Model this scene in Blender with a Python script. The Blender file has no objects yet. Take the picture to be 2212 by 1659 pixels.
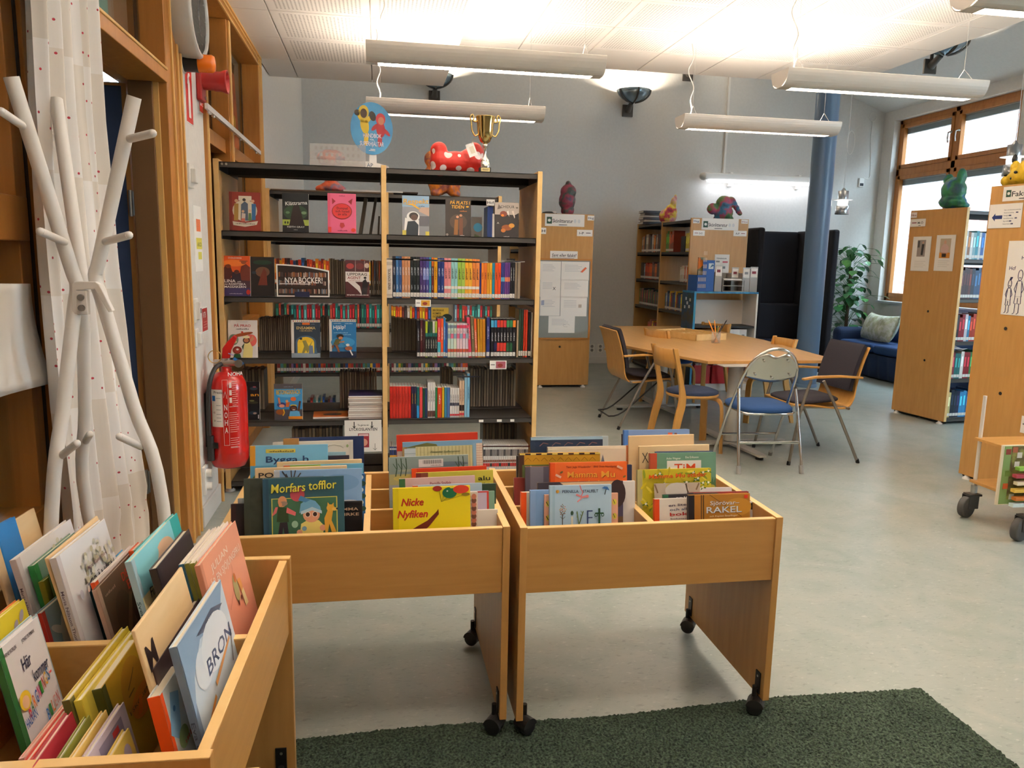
import bpy, bmesh, math, random
from mathutils import Matrix, Vector, noise
random.seed(7)
SC = bpy.context.scene
COL = SC.collection
PI = math.pi

# ------------------------------------------------------------------ camera
FPX, CX, CY = 1668.0, 1106.0, 829.5            # focal length and centre in photo pixels (2212 x 1659)
def _n(v): return Vector(v).normalized()
_dy = _n(((815 - CX) / FPX, -(552 - CY) / FPX, -1.0))
_up = _n(Vector((1, -0.0205, 0)).cross(_dy))
if _up.y < 0: _up = -_up
_dx = _n(_dy.cross(_up))
RW = Matrix((_dx, _dy, _up))                   # camera axes -> world axes
CAMP = Vector((0, 0, 1.5))
cam_d = bpy.data.cameras.new('camera')
cam_d.sensor_width = 36.0
cam_d.lens = FPX / 2212 * 36.0
cam_d.clip_start = 0.02
cam = bpy.data.objects.new('camera', cam_d)
COL.objects.link(cam)
cam.matrix_world = Matrix.Translation(CAMP) @ RW.to_4x4()
SC.camera = cam

# ------------------------------------------------------------------ world, exposure
W = bpy.data.worlds.new('overcast_sky'); SC.world = W; W.use_nodes = True
bg = W.node_tree.nodes['Background']
bg.inputs[0].default_value = (0.66, 0.85, 1.0, 1); bg.inputs[1].default_value = 11.0
SC.view_settings.view_transform = 'Standard'
try: SC.view_settings.look = 'None'
except Exception: pass
SC.view_settings.exposure = 1.0
SC.view_settings.gamma = 1.0
SC.view_settings.use_curve_mapping = False
SC.cycles.use_denoising = True
SC.cycles.max_bounces = 10
SC.cycles.diffuse_bounces = 5
SC.cycles.glossy_bounces = 4
SC.cycles.transmission_bounces = 6
SC.cycles.transparent_max_bounces = 8
SC.cycles.sample_clamp_indirect = 6.0
SC.cycles.caustics_reflective = False
SC.cycles.caustics_refractive = False

WINDOWS = [(8.34, 10.66), (5.85, 8.17), (3.36, 5.68), (0.87, 3.19)]     # window bays along the outer wall (y from, to); last two unseen, added for light
# ------------------------------------------------------------------ photo rays -> points on real planes
def ray(px, py): return RW @ Vector(((px - CX) / FPX, -(py - CY) / FPX, -1.0))
def at(px, py, ax, v):
    d = ray(px, py); return CAMP + d * ((v - CAMP[ax]) / d[ax])
def onX(px, py, v): return at(px, py, 0, v)
def onY(px, py, v): return at(px, py, 1, v)
def onZ(px, py, v): return at(px, py, 2, v)

# ------------------------------------------------------------------ materials
def lin(h):
    h = h.lstrip('#'); o = []
    for i in (0, 2, 4):
        c = int(h[i:i + 2], 16) / 255
        o.append(c / 12.92 if c <= 0.04045 else ((c + 0.055) / 1.055) ** 2.4)
    return (*o, 1.0)
_M = {}
def new_mat(name):
    m = bpy.data.materials.new(name); m.use_nodes = True
    return m, m.node_tree.nodes, m.node_tree.links, m.node_tree.nodes['Principled BSDF']
def M(h, rough=0.5, metal=0.0, emit=0.0, alpha=1.0, bump=0.0, coat=0.0):
    k = (h, rough, metal, emit, alpha, bump, coat)
    if k in _M: return _M[k]
    m, N, L, b = new_mat('paint_' + h)
    b.inputs['Base Color'].default_value = lin(h)
    b.inputs['Roughness'].default_value = rough
    b.inputs['Metallic'].default_value = metal
    if coat: b.inputs['Coat Weight'].default_value = coat
    if emit:
        b.inputs['Emission Color'].default_value = lin(h); b.inputs['Emission Strength'].default_value = emit
    if alpha < 1: b.inputs['Alpha'].default_value = alpha
    if bump or not (metal or emit):                 # faint procedural unevenness
        t = N.new('ShaderNodeTexCoord'); n = N.new('ShaderNodeTexNoise'); n.inputs['Scale'].default_value = 60
        L.new(t.outputs['Object'], n.inputs['Vector'])
        bp = N.new('ShaderNodeBump'); bp.inputs['Strength'].default_value = bump or 0.02; bp.inputs['Distance'].default_value = 0.004
        L.new(n.outputs['Fac'], bp.inputs['Height']); L.new(bp.outputs['Normal'], b.inputs['Normal'])
    _M[k] = m; return m
def ramp(N, stops, interp='LINEAR'):
    r = N.new('ShaderNodeValToRGB'); e = r.color_ramp; e.interpolation = interp
    while len(e.elements) < len(stops): e.elements.new(0.5)
    for el, (p, c) in zip(e.elements, stops): el.position = p; el.color = lin(c)
    return r
def wood(name, a, b_, stretch=(1, 1, 14), scale=3.0, rough=0.38):
    m, N, L, b = new_mat(name)
    t = N.new('ShaderNodeTexCoord'); mp = N.new('ShaderNodeMapping'); mp.inputs['Scale'].default_value = stretch
    n = N.new('ShaderNodeTexNoise'); n.inputs['Scale'].default_value = scale; n.inputs['Detail'].default_value = 6; n.inputs['Distortion'].default_value = 0.35
    L.new(t.outputs['Object'], mp.inputs['Vector']); L.new(mp.outputs['Vector'], n.inputs['Vector'])
    r = ramp(N, [(0.3, a), (0.7, b_)]); L.new(n.outputs['Fac'], r.inputs['Fac']); L.new(r.outputs['Color'], b.inputs['Base Color'])
    b.inputs['Roughness'].default_value = rough
    return m
def mottled(name, cols, scale=4.0, rough=0.5, interp='LINEAR', bump=0.25, bscale=None, detail=4):
    m, N, L, b = new_mat(name)
    t = N.new('ShaderNodeTexCoord'); n = N.new('ShaderNodeTexNoise'); n.inputs['Scale'].default_value = scale; n.inputs['Detail'].default_value = detail
    L.new(t.outputs['Object'], n.inputs['Vector'])
    k = len(cols); r = ramp(N, [(0.3 + 0.4 * i / max(1, k - 1), c) for i, c in enumerate(cols)], interp)
    L.new(n.outputs['Fac'], r.inputs['Fac']); L.new(r.outputs['Color'], b.inputs['Base Color'])
    b.inputs['Roughness'].default_value = rough
    if bump:
        n2 = N.new('ShaderNodeTexNoise'); n2.inputs['Scale'].default_value = bscale or scale * 4
        L.new(t.outputs['Object'], n2.inputs['Vector'])
        bp = N.new('ShaderNodeBump'); bp.inputs['Strength'].default_value = bump; bp.inputs['Distance'].default_value = 0.01
        L.new(n2.outputs['Fac'], bp.inputs['Height']); L.new(bp.outputs['Normal'], b.inputs['Normal'])
    return m
BEECH_Z = wood('beech_upright', 'B8884A', 'C49456', (6, 6, 0.6), 6)
BEECH_X = wood('beech_along', 'B68446', 'C29050', (0.6, 6, 9), 5)
BEECH_EDGE = wood('beech_edge', 'DDB474', 'E6C082', (3, 3, 3), 5)
FRAME = wood('oiled_pine_frame', 'A66C2C', 'B47A38', (5, 5, 0.5), 6, 0.42)
FRAME_LIGHT = wood('pine_bead', 'D2A45C', 'DCB06A', (5, 5, 0.5), 6, 0.42)
TABLE = wood('table_veneer', 'BF9054', 'CA9C60', (6, 0.5, 6), 5, 0.33)
BIRCH = wood('birch_chair', 'BD8A44', 'CA9852', (5, 5, 0.8), 6, 0.35)
BOARD = wood('birch_ply_board', 'D9B98A', 'E2C69A', (0.8, 5, 5), 5, 0.5)
WINWOOD = wood('window_wood', 'A86A30', 'B87A3C', (4, 4, 0.6), 6, 0.4)
SHELFM = M('4A4744', 0.42, 0.3)
DARKM = M('2A2826', 0.5, 0.2)
BLACK = M('1B1A1A', 0.45)
WHITE = M('ECE9E4', 0.45)
PAPER = M('F2EFEA', 0.7)
GREYTUBE = M('9A948C', 0.32, 0.85)
CHROME = M('D9D8D6', 0.12, 1.0)
STEEL = M('B9B7B2', 0.3, 1.0)
WALLM = mottled('painted_plaster', ['D3D1CD', 'D9D7D3'], 30, 0.85, bump=0.08, bscale=180)
WALLW = mottled('white_painted_plaster', ['DAD6D0', 'E0DCD6'], 30, 0.85, bump=0.08, bscale=180)
def glass_mat():
    m, N, L, b = new_mat('window_glass')
    for n in list(N):
        if n.type != 'OUTPUT_MATERIAL': N.remove(n)
    out = [n for n in N if n.type == 'OUTPUT_MATERIAL'][0]
    tr = N.new('ShaderNodeBsdfTransparent'); tr.inputs[0].default_value = (0.93, 0.96, 0.97, 1)
    gl = N.new('ShaderNodeBsdfGlossy'); gl.inputs['Roughness'].default_value = 0.02
    lw = N.new('ShaderNodeLayerWeight'); pw = N.new('ShaderNodeMath'); pw.operation = 'POWER'; pw.inputs[1].default_value = 4.0; L.new(lw.outputs['Facing'], pw.inputs[0])
    fr = N.new('ShaderNodeMath'); fr.operation = 'MULTIPLY_ADD'; fr.inputs[1].default_value = 0.4; fr.inputs[2].default_value = 0.03; L.new(pw.outputs[0], fr.inputs[0])
    mx = N.new('ShaderNodeMixShader'); L.new(fr.outputs[0], mx.inputs[0]); L.new(tr.outputs[0], mx.inputs[1]); L.new(gl.outputs[0], mx.inputs[2])
    L.new(mx.outputs[0], out.inputs['Surface']); return m
GLASS = glass_mat()

# ------------------------------------------------------------------ mesh builder
_TXT = {}
def text_mesh(s):
    if s not in _TXT:
        c = bpy.data.curves.new('t', 'FONT'); c.body = s; c.size = 1.0; c.resolution_u = 2; c.offset = 0.012
        o = bpy.data.objects.new('t', c); COL.objects.link(o)
        bpy.context.view_layer.update()
        dg = bpy.context.evaluated_depsgraph_get()
        me = bpy.data.meshes.new_from_object(o.evaluated_get(dg))
        vs = [v.co.copy() for v in me.vertices]; fs = [tuple(p.vertices) for p in me.polygons]
        bpy.data.objects.remove(o); bpy.data.curves.remove(c); bpy.data.meshes.remove(me)
        if vs:
            x0 = min(v.x for v in vs); x1 = max(v.x for v in vs)
        else: x0, x1 = 0, 1
        _TXT[s] = (vs, fs, x0, x1)
    return _TXT[s]
I4 = Matrix.Identity(4)
def T(x, y, z): return Matrix.Translation((x, y, z))
def RX(a): return Matrix.Rotation(a, 4, 'X')
def RY(a): return Matrix.Rotation(a, 4, 'Y')
def RZ(a): return Matrix.Rotation(a, 4, 'Z')
def frame(o, x, y):
    """matrix with origin o, x axis x, y axis y"""
    x = Vector(x).normalized(); y = Vector(y); z = x.cross(y).normalized(); y = z.cross(x)
    m = Matrix((x, y, z)).transposed().to_4x4(); m.translation = o; return m
class MB:
    def __init__(s): s.v = []; s.f = []; s.mi = []; s.mats = []; s.sm = []
    def k(s, m):
        if m not in s.mats: s.mats.append(m)
        return s.mats.index(m)
    def add(s, vs, fs, m, X=None, smooth=False):
        b = len(s.v); k = s.k(m)
        s.v += [tuple(X @ Vector(v)) for v in vs] if X is not None else [tuple(v) for v in vs]
        for f in fs: s.f.append(tuple(b + i for i in f)); s.mi.append(k); s.sm.append(smooth)
        return s
    def box(s, x0, x1, y0, y1, z0, z1, m, X=None):
        vs = [(x, y, z) for z in (z0, z1) for y in (y0, y1) for x in (x0, x1)]
        return s.add(vs, [(0, 2, 3, 1), (4, 5, 7, 6), (0, 1, 5, 4), (2, 6, 7, 3), (0, 4, 6, 2), (1, 3, 7, 5)], m, X)
    def prism(s, pts, h, m, X=None, z0=0.0):
        n = len(pts)
        a = sum(pts[i][0] * pts[(i + 1) % n][1] - pts[(i + 1) % n][0] * pts[i][1] for i in range(n))
        if a < 0: pts = pts[::-1]
        vs = [(x, y, z0) for x, y in pts] + [(x, y, z0 + h) for x, y in pts]
        fs = [tuple(range(n))[::-1], tuple(range(n, 2 * n))] + [(i, (i + 1) % n, n + (i + 1) % n, n + i) for i in range(n)]
        return s.add(vs, fs, m, X)
    def poly(s, pts, m, X=None): return s.add(pts, [tuple(range(len(pts)))], m, X)
    def tube(s, pts, r, m, n=10, closed=False, X=None, cap=True):
        P = [Vector(p) for p in pts]; c = len(P); rs = r if isinstance(r, (list, tuple)) else [r] * c
        vs = []; up = Vector((0.13, 0.31, 0.94))
        for i in range(c):
            a = P[(i - 1) % c] if (closed or i) else P[0]; b = P[(i + 1) % c] if (closed or i < c - 1) else P[-1]
            t = (b - a)
            t = t.normalized() if t.length > 1e-9 else Vector((0, 0, 1))
            u = t.cross(up)
            if u.length < 1e-3: u = t.cross(Vector((1, 0, 0)))
            u.normalize(); w = t.cross(u)
            up = -w
            for j in range(n):
                q = 2 * PI * j / n; vs.append(P[i] + (u * math.cos(q) + w * math.sin(q)) * rs[i])
        fs = []
        for i in range(c if closed else c - 1):
            for j in range(n):
                a = i * n + j; b = i * n + (j + 1) % n; d = ((i + 1) % c) * n
                fs.append((a, b, d + (j + 1) % n, d + j))
        s.add(vs, fs, m, X, True)
        if cap and not closed:
            s.add([vs[j] for j in range(n)], [tuple(range(n))[::-1]], m, X); s.add([vs[(c - 1) * n + j] for j in range(n)], [tuple(range(n))], m, X)
        return s
    def cyl(s, p, q, r, m, r2=None, n=16, X=None): return s.tube([p, q], [r, r if r2 is None else r2], m, n, X=X)
    def lathe(s, prof, m, n=24, X=None, smooth=True):
        vs = []; c = len(prof)
        for r, z in prof:
            for j in range(n): vs.append((r * math.cos(2 * PI * j / n), r * math.sin(2 * PI * j / n), z))
        fs = [(i * n + j, i * n + (j + 1) % n, (i + 1) * n + (j + 1) % n, (i + 1) * n + j) for i in range(c - 1) for j in range(n)]
        s.add(vs, fs, m, X, smooth)
        if prof[0][0] > 1e-5: s.add([vs[j] for j in range(n)], [tuple(range(n))[::-1]], m, X)
        if prof[-1][0] > 1e-5: s.add([vs[(c - 1) * n + j] for j in range(n)], [tuple(range(n))], m, X)
        return s
    def ball(s, c, r, m, n=16, X=None, sq=1.0):
        if not isinstance(r, (tuple, list)): r = (r, r, r)
        vs = []; k = n // 2
        def e(v): return math.copysign(abs(v) ** sq, v)
        for i in range(k + 1):
            a = PI * i / k
            for j in range(n):
                b = 2 * PI * j / n
                vs.append((c[0] + r[0] * e(math.sin(a)) * e(math.cos(b)), c[1] + r[1] * e(math.sin(a)) * e(math.sin(b)), c[2] + r[2] * e(math.cos(a))))
        fs = [(i * n + j, (i + 1) * n + j, (i + 1) * n + (j + 1) % n, i * n + (j + 1) % n) for i in range(k) for j in range(n)]
        return s.add(vs, fs, m, X, True)
    def grid(s, fn, nu, nv, m, X=None, smooth=True):
        vs = [fn(i / nu, j / nv) for j in range(nv + 1) for i in range(nu + 1)]
        fs = [(j * (nu + 1) + i, j * (nu + 1) + i + 1, (j + 1) * (nu + 1) + i + 1, (j + 1) * (nu + 1) + i) for j in range(nv) for i in range(nu)]
        return s.add(vs, fs, m, X, smooth)
    def text(s, t, X, h, m, width=None, align='l', shear=0.0):
        """t on the xy plane of X, cap height about 0.72 h; width squeezes or stretches it"""
        vs, fs, x0, x1 = text_mesh(t)
        sx = h if width is None else width / max(1e-6, x1 - x0)
        off = {'l': x0, 'c': (x0 + x1) / 2, 'r': x1}[align]
        return s.add([((v.x - off) * sx + shear * v.y * h, v.y * h, 0) for v in vs], fs, m, X)
    def build(s, name, parent=None, loc=None, rot=None, bevel=0.0, seg=2, merge=False, solid=0.0, sub=0):
        me = bpy.data.meshes.new(name); me.from_pydata(s.v, [], s.f)
        for m in s.mats: me.materials.append(m)
        me.polygons.foreach_set('material_index', s.mi); me.polygons.foreach_set('use_smooth', s.sm)
        if merge:
            b = bmesh.new(); b.from_mesh(me); bmesh.ops.remove_doubles(b, verts=b.verts, dist=1e-5); b.to_mesh(me); b.free()
        me.update()
        o = bpy.data.objects.new(name, me); COL.objects.link(o)
        if parent is not None: o.parent = parent
        if loc is not None: o.location = loc
        if rot is not None: o.rotation_euler = rot
        if solid:
            md = o.modifiers.new('thickness', 'SOLIDIFY'); md.thickness = solid; md.offset = 0
        if bevel:
            md = o.modifiers.new('edge', 'BEVEL'); md.width = bevel; md.segments = seg; md.limit_method = 'ANGLE'; md.angle_limit = 0.9
        if sub:
            md = o.modifiers.new('round', 'SUBSURF'); md.levels = sub; md.render_levels = sub
        return o
def tag(o, label, cat, group=None, kind=None):
    if label: o['label'] = label
    if cat: o['category'] = cat
    if group: o['group'] = group
    if kind: o['kind'] = kind
    return o
def struct(o): o['kind'] = 'structure'; return o
def thing(name, label, cat, loc=(0, 0, 0), rz=0.0, group=None):
    o = bpy.data.objects.new(name, None); o.empty_display_size = 0.05; COL.objects.link(o)
    o.location = loc; o.rotation_euler = (0, 0, rz)
    return tag(o, label, cat, group)
def copy_tree(o, parent=None):
    c = o.copy(); COL.objects.link(c)
    if parent is not None: c.parent = parent
    for ch in list(o.children): copy_tree(ch, c)
    return c
def relabel(o, label, group=None):
    o['label'] = label
    if group: o['group'] = group
    return o
_ONES = 'zeroth first second third fourth fifth sixth seventh eighth ninth tenth eleventh twelfth thirteenth fourteenth fifteenth sixteenth seventeenth eighteenth nineteenth'.split()
_TENS = {2: 'twent', 3: 'thirt', 4: 'fort', 5: 'fift'}
def nth(i):
    if i < 20: return _ONES[i]
    t, r = divmod(i, 10)
    return _TENS[t] + ('ieth' if r == 0 else 'y-' + _ONES[r])
def cname(h):
    import colorsys
    r, g, b = (int(h[i:i + 2], 16) / 255 for i in (0, 2, 4)); H, S, V = colorsys.rgb_to_hsv(r, g, b); H *= 360
    if V < 0.2: return 'black'
    if S < 0.14: return 'white' if V > 0.8 else 'pale grey' if V > 0.6 else 'grey' if V > 0.38 else 'dark grey'
    d = 'dark ' if V < 0.45 else 'pale ' if (S < 0.4 and V > 0.7) else ''
    if H < 14 or H >= 345: return d + ('pink' if S < 0.5 and V > 0.6 else 'red')
    if H < 40: return d + ('brown' if V < 0.62 else 'tan' if S < 0.5 else 'orange')
    if H < 66: return d + ('olive' if V < 0.6 else 'yellow')
    if H < 165: return d + 'green'
    if H < 195: return d + 'teal'
    if H < 255: return d + 'blue'
    if H < 290: return d + 'purple'
    return d + 'pink'

# ================================================================== the room
XL, YB, XR = -0.96, 10.9, 7.48
def linoleum():
    m, N, L, b = new_mat('marbled_linoleum')
    t = N.new('ShaderNodeTexCoord')
    n = N.new('ShaderNodeTexNoise'); n.inputs['Scale'].default_value = 3.2; n.inputs['Detail'].default_value = 8; n.inputs['Distortion'].default_value = 1.5
    L.new(t.outputs['Object'], n.inputs['Vector'])
    r = ramp(N, [(0.32, '8C968E'), (0.5, '9DA29C'), (0.68, 'A9AAA2')]); L.new(n.outputs['Fac'], r.inputs['Fac'])
    mp = N.new('ShaderNodeMapping'); mp.inputs['Scale'].default_value = (1, 2.2, 1); mp.inputs['Rotation'].default_value = (0, 0, 0.5)
    L.new(t.outputs['Object'], mp.inputs['Vector'])
    n2 = N.new('ShaderNodeTexNoise'); n2.inputs['Scale'].default_value = 34; n2.inputs['Detail'].default_value = 5; n2.inputs['Distortion'].default_value = 0.8
    L.new(mp.outputs['Vector'], n2.inputs['Vector'])
    r2 = ramp(N, [(0.30, '6F776F'), (0.42, '9AA29A'), (0.62, '9AA29A'), (0.74, 'CFD2C8')]); L.new(n2.outputs['Fac'], r2.inputs['Fac'])
    mx = N.new('ShaderNodeMix'); mx.data_type = 'RGBA'; mx.inputs[0].default_value = 0.42
    L.new(r.outputs['Color'], mx.inputs[6]); L.new(r2.outputs['Color'], mx.inputs[7]); L.new(mx.outputs[2], b.inputs['Base Color'])
    b.inputs['Roughness'].default_value = 0.30
    b.inputs['Specular IOR Level'].default_value = 0.45
    return m
f = MB(); f.box(-5.2, 7.6, -4, 11.1, -0.1, 0, linoleum()); struct(f.build('floor'))

# walls
w = MB()
w.box(XL - 0.16, XL, 4.28, 4.76, 0, 3.3, WALLW)
w.box(XL - 0.16, XL, 6.99, YB + 0.1, 0, 6.9, WALLW)
w.box(XL - 0.16, XL, -4, 6.99, 3.12, 6.9, WALLW)
w.box(XL - 0.16, XL, -4, 1.40, 0, 3.12, WALLW)
struct(w.build('wall_left'))
w = MB()
zc = lambda x: 3.79 + 0.345 * (XR - x)
w.prism([(-1.3, 0), (XR + 0.3, 0), (XR + 0.3, zc(XR + 0.3)), (-1.3, zc(-1.3))], 0.2, WALLM, X=frame((0, YB, 0), (1, 0, 0), (0, 0, 1)) @ T(0, 0, -0.2))
struct(w.build('wall_back'))
w = MB()
ys = [-4] + [q for a, b in WINDOWS[::-1] for q in (a, b)] + [YB + 0.1]
for i in range(0, len(ys), 2): w.box(XR, XR + 0.3, ys[i], ys[i + 1], 0, 3.85, WALLW)
for a, b in WINDOWS:
    w.box(XR, XR + 0.3, a, b, 0, 0.98, WALLW); w.box(XR, XR + 0.3, a, b, 3.6, 3.85, WALLW)
struct(w.build('wall_right'))
c = MB()
c.poly([(XR + 0.3, -4, zc(XR + 0.3)), (XR + 0.3, YB, zc(XR + 0.3)), (-1.3, YB, zc(-1.3)), (-1.3, -4, zc(-1.3))], WALLM)
struct(c.build('ceiling_slope', solid=0.08))

w = MB(); w.box(-5.2, XR + 0.3, -4.2, -4, 0, 6.9, WALLW); struct(w.build('rear_light_block'))  # unseen wall, added to keep sky light from entering behind the camera

# suspended ceiling of perforated tiles
def tile_mat(px, py, ox, oy):
    m, N, L, b = new_mat('perforated_tile')
    t = N.new('ShaderNodeTexCoord'); sp = N.new('ShaderNodeSeparateXYZ'); L.new(t.outputs['Object'], sp.inputs[0])
    def ma(op, a, b2=None):
        n = N.new('ShaderNodeMath'); n.operation = op
        for i, q in enumerate((a, b2)):
            if q is None: continue
            if isinstance(q, (int, float)): n.inputs[i].default_value = q
            else: L.new(q, n.inputs[i])
        return n.outputs[0]
    def axis(o, p, off, pitch, mar):
        u = ma('MULTIPLY', ma('FRACT', ma('DIVIDE', ma('SUBTRACT', o, off), p)), p)
        inside = ma('MULTIPLY', ma('GREATER_THAN', u, mar), ma('LESS_THAN', u, p - mar))
        d = ma('ABSOLUTE', ma('SUBTRACT', ma('FRACT', ma('DIVIDE', u, pitch)), 0.5))
        return inside, d
    ix, dx = axis(sp.outputs[0], px, ox, px / 26, 0.055); iy, dy = axis(sp.outputs[1], py, oy, py / 26, 0.055)
    dot = ma('LESS_THAN', ma('SQRT', ma('ADD', ma('MULTIPLY', dx, dx), ma('MULTIPLY', dy, dy))), 0.25)
    fac = ma('MULTIPLY', ma('MULTIPLY', dot, ix), iy)
    mx = N.new('ShaderNodeMix'); mx.data_type = 'RGBA'; L.new(fac, mx.inputs[0])
    mx.inputs[6].default_value = lin('E4DFDA'); mx.inputs[7].default_value = lin('8F8B87')
    L.new(mx.outputs[2], b.inputs['Base Color']); b.inputs['Roughness'].default_value = 0.9
    return m
def tiles(name, xs, ys_, z, mp, solid_x, solid_y):
    plain = M('E0DBD6', 0.9); bar = M('F3EFEA', 0.6)
    c = MB(); g = 0.005
    for i in range(len(xs) - 1):
        for j in range(len(ys_) - 1):
            p = plain if (i in solid_x or j in solid_y) else mp
            c.box(xs[i] + g, xs[i + 1] - g, ys_[j] + g, ys_[j + 1] - g, z, z + 0.018, p)
    c.box(xs[0], xs[-1], ys_[0], ys_[-1], z + 0.02, z + 0.03, bar)
    return struct(c.build(name))
lx = [-0.955, -0.70, -0.035, 0.63]; ly = [7.66 - 0.67 * i for i in range(18)][::-1]
tiles('ceiling_left', lx, ly, 3.09, tile_mat(0.665, 0.67, -0.70, ly[0]), {0}, {len(ly) - 2})
rx = [0.65, 1.18, 1.778, 2.376, 2.974, 3.572, 4.17, 4.53]; ry = [7.23] + [6.585 - 0.622 * i for i in range(17)]; ry = ry[::-1]
tiles('ceiling_right', rx, ry, 3.235, tile_mat(0.598, 0.622, 1.18, ry[0]), {0, len(rx) - 2}, {len(ry) - 2})
c = MB(); c.box(-5.2, XL - 0.16, -4, 7.7, 4.2, 4.3, WALLM); struct(c.build('ceiling_corridor'))

# baseboards
b_ = MB(); b_.box(XL, XL + 0.014, 4.29, 4.80, 0, 0.115, M('D9D6D2', 0.5)); struct(b_.build('baseboard_left', bevel=0.003))
b_ = MB(); b_.box(XL, XL + 0.014, 7.0, YB, 0, 0.1, M('D9D6D2', 0.5)); b_.box(XL, XR, YB - 0.014, YB, 0, 0.1, M('D9D6D2', 0.5)); struct(b_.build('baseboard_back', bevel=0.003))
b_ = MB(); b_.box(XR - 0.014, XR, -4, YB, 0, 0.1, M('D9D6D2', 0.5)); struct(b_.build('baseboard_right', bevel=0.003))

# round steel column in front of the reading booth
cb = onY(1757, 600, 8.75)
COLX = cb.x
m = MB(); m.cyl((COLX, 8.75, 0), (COLX, 8.75, zc(COLX) + 0.05), 0.135, M('5E7896', 0.32), n=40); m.lathe([(0.145, 0), (0.145, 0.03), (0.137, 0.04)], M('5E7896', 0.32), 40, T(COLX, 8.75, 0))
struct(m.build('column'))

# windows of the outer wall
def window(idx, a, b, detail):
    root = bpy.data.objects.new('window_%d' % idx, None); COL.objects.link(root); struct(root)
    x0, x1, z0, z1 = XR + 0.10, XR + 0.18, 0.98, 3.6
    ym, zt = (a + b) / 2, 2.86
    fm = MB()
    fm.box(x0, x1, a, a + 0.06, z0, z1, WINWOOD); fm.box(x0, x1, b - 0.06, b, z0, z1, WINWOOD)
    fm.box(x0, x1, a, b, z0, z0 + 0.07, WINWOOD); fm.box(x0, x1, a, b, z1 - 0.06, z1, WINWOOD)
    fm.box(x0, x1, ym - 0.04, ym + 0.04, z0, z1, WINWOOD); fm.box(x0, x1, a, b, zt - 0.05, zt + 0.05, WINWOOD)
    struct(fm.build('window_frame', root, bevel=0.004))
    for (p, q) in ((a + 0.06, ym - 0.04), (ym + 0.04, b - 0.06)):
        for (u, v) in ((z0 + 0.07, zt - 0.05), (zt + 0.05, z1 - 0.06)):
            s = MB(); t = 0.055; xs0, xs1 = x0 - 0.012, x1 - 0.03
            s.box(xs0, xs1, p, p + t, u, v, WINWOOD); s.box(xs0, xs1, q - t, q, u, v, WINWOOD)
            s.box(xs0, xs1, p, q, u, u + t, WINWOOD); s.box(xs0, xs1, p, q, v - t, v, WINWOOD)
            sash = struct(s.build('sash', root, bevel=0.004))
            g = MB(); g.box(x0 + 0.03, x0 + 0.034, p + t, q - t, u + t, v - t, GLASS); struct(g.build('pane', sash))
            bl = MB(); bl.box(x0 + 0.045, x0 + 0.075, p + t, q - t, v - t - 0.085, v - t - 0.005, M('9AA2A6', 0.5)); bl.box(x0 + 0.04, x0 + 0.08, p + t, q - t, v - t - 0.012, v - t, M('D5D8D8', 0.4))
            struct(bl.build('raised_blind', sash))
            if detail:
                h = MB()
                if v > zt:
                    yy = q - 0.03 if q < ym else p + 0.03
                    h.lathe([(0.018, 0), (0.018, 0.012), (0.01, 0.02)], STEEL, 14, T(xs0, yy, (u + v) / 2 + 0.06) @ RY(-PI / 2))
                    h.tube([(xs0 - 0.02, yy, (u + v) / 2 + 0.06), (xs0 - 0.05, yy, (u + v) / 2 + 0.05), (xs0 - 0.055, yy, (u + v) / 2 - 0.02), (xs0 - 0.045, yy, (u + v) / 2 - 0.08)], 0.009, STEEL)
                    struct(h.build('window_handle', sash))
    s = MB(); s.box(XR - 0.035, XR + 0.11, a - 0.01, b + 0.01, 0.955, 0.985, M('D8D8D8', 0.4)); struct(s.build('window_sill', root, bevel=0.004))
    return root
for i, (a, b) in enumerate(WINDOWS): window(i + 1, a, b, i < 2)

# brick house opposite, seen through the glass
def brick():
    m, N, L, b = new_mat('pale_brick')
    t = N.new('ShaderNodeTexCoord'); mp = N.new('ShaderNodeMapping'); mp.inputs['Rotation'].default_value = (0, 0, 0)
    sp = N.new('ShaderNodeSeparateXYZ'); cb_ = N.new('ShaderNodeCombineXYZ'); L.new(t.outputs['Object'], sp.inputs[0])
    L.new(sp.outputs[1], cb_.inputs[0]); L.new(sp.outputs[2], cb_.inputs[1])
    br = N.new('ShaderNodeTexBrick'); br.inputs['Scale'].default_value = 1.0; br.inputs['Brick Width'].default_value = 0.36; br.inputs['Row Height'].default_value = 0.11
    br.inputs['Mortar Size'].default_value = 0.012; br.inputs['Color1'].default_value = lin('5E4238'); br.inputs['Color2'].default_value = lin('6C4E44'); br.inputs['Mortar'].default_value = lin('646468')
    L.new(cb_.outputs[0], br.inputs['Vector']); L.new(br.outputs['Color'], b.inputs['Base Color']); b.inputs['Roughness'].default_value = 0.9
    return m
h = MB(); BR = brick()
h.box(11.0, 11.4, 2, 22, -0.5, 5.2, BR)
struct(h.build('wall_opposite_house'))
h = MB(); h.poly([(10.2, 2, 4.55), (10.2, 14.2, 5.6), (13, 14.2, 8.0), (13, 2, 7)], M('B9BFC4', 0.8)); struct(h.build('roof_opposite_house', solid=0.12))
g = MB(); g.box(7.8, 40, -10, 40, -0.6, -0.5, M('9A9D98', 0.9)); struct(g.build('ground_outside'))

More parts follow.
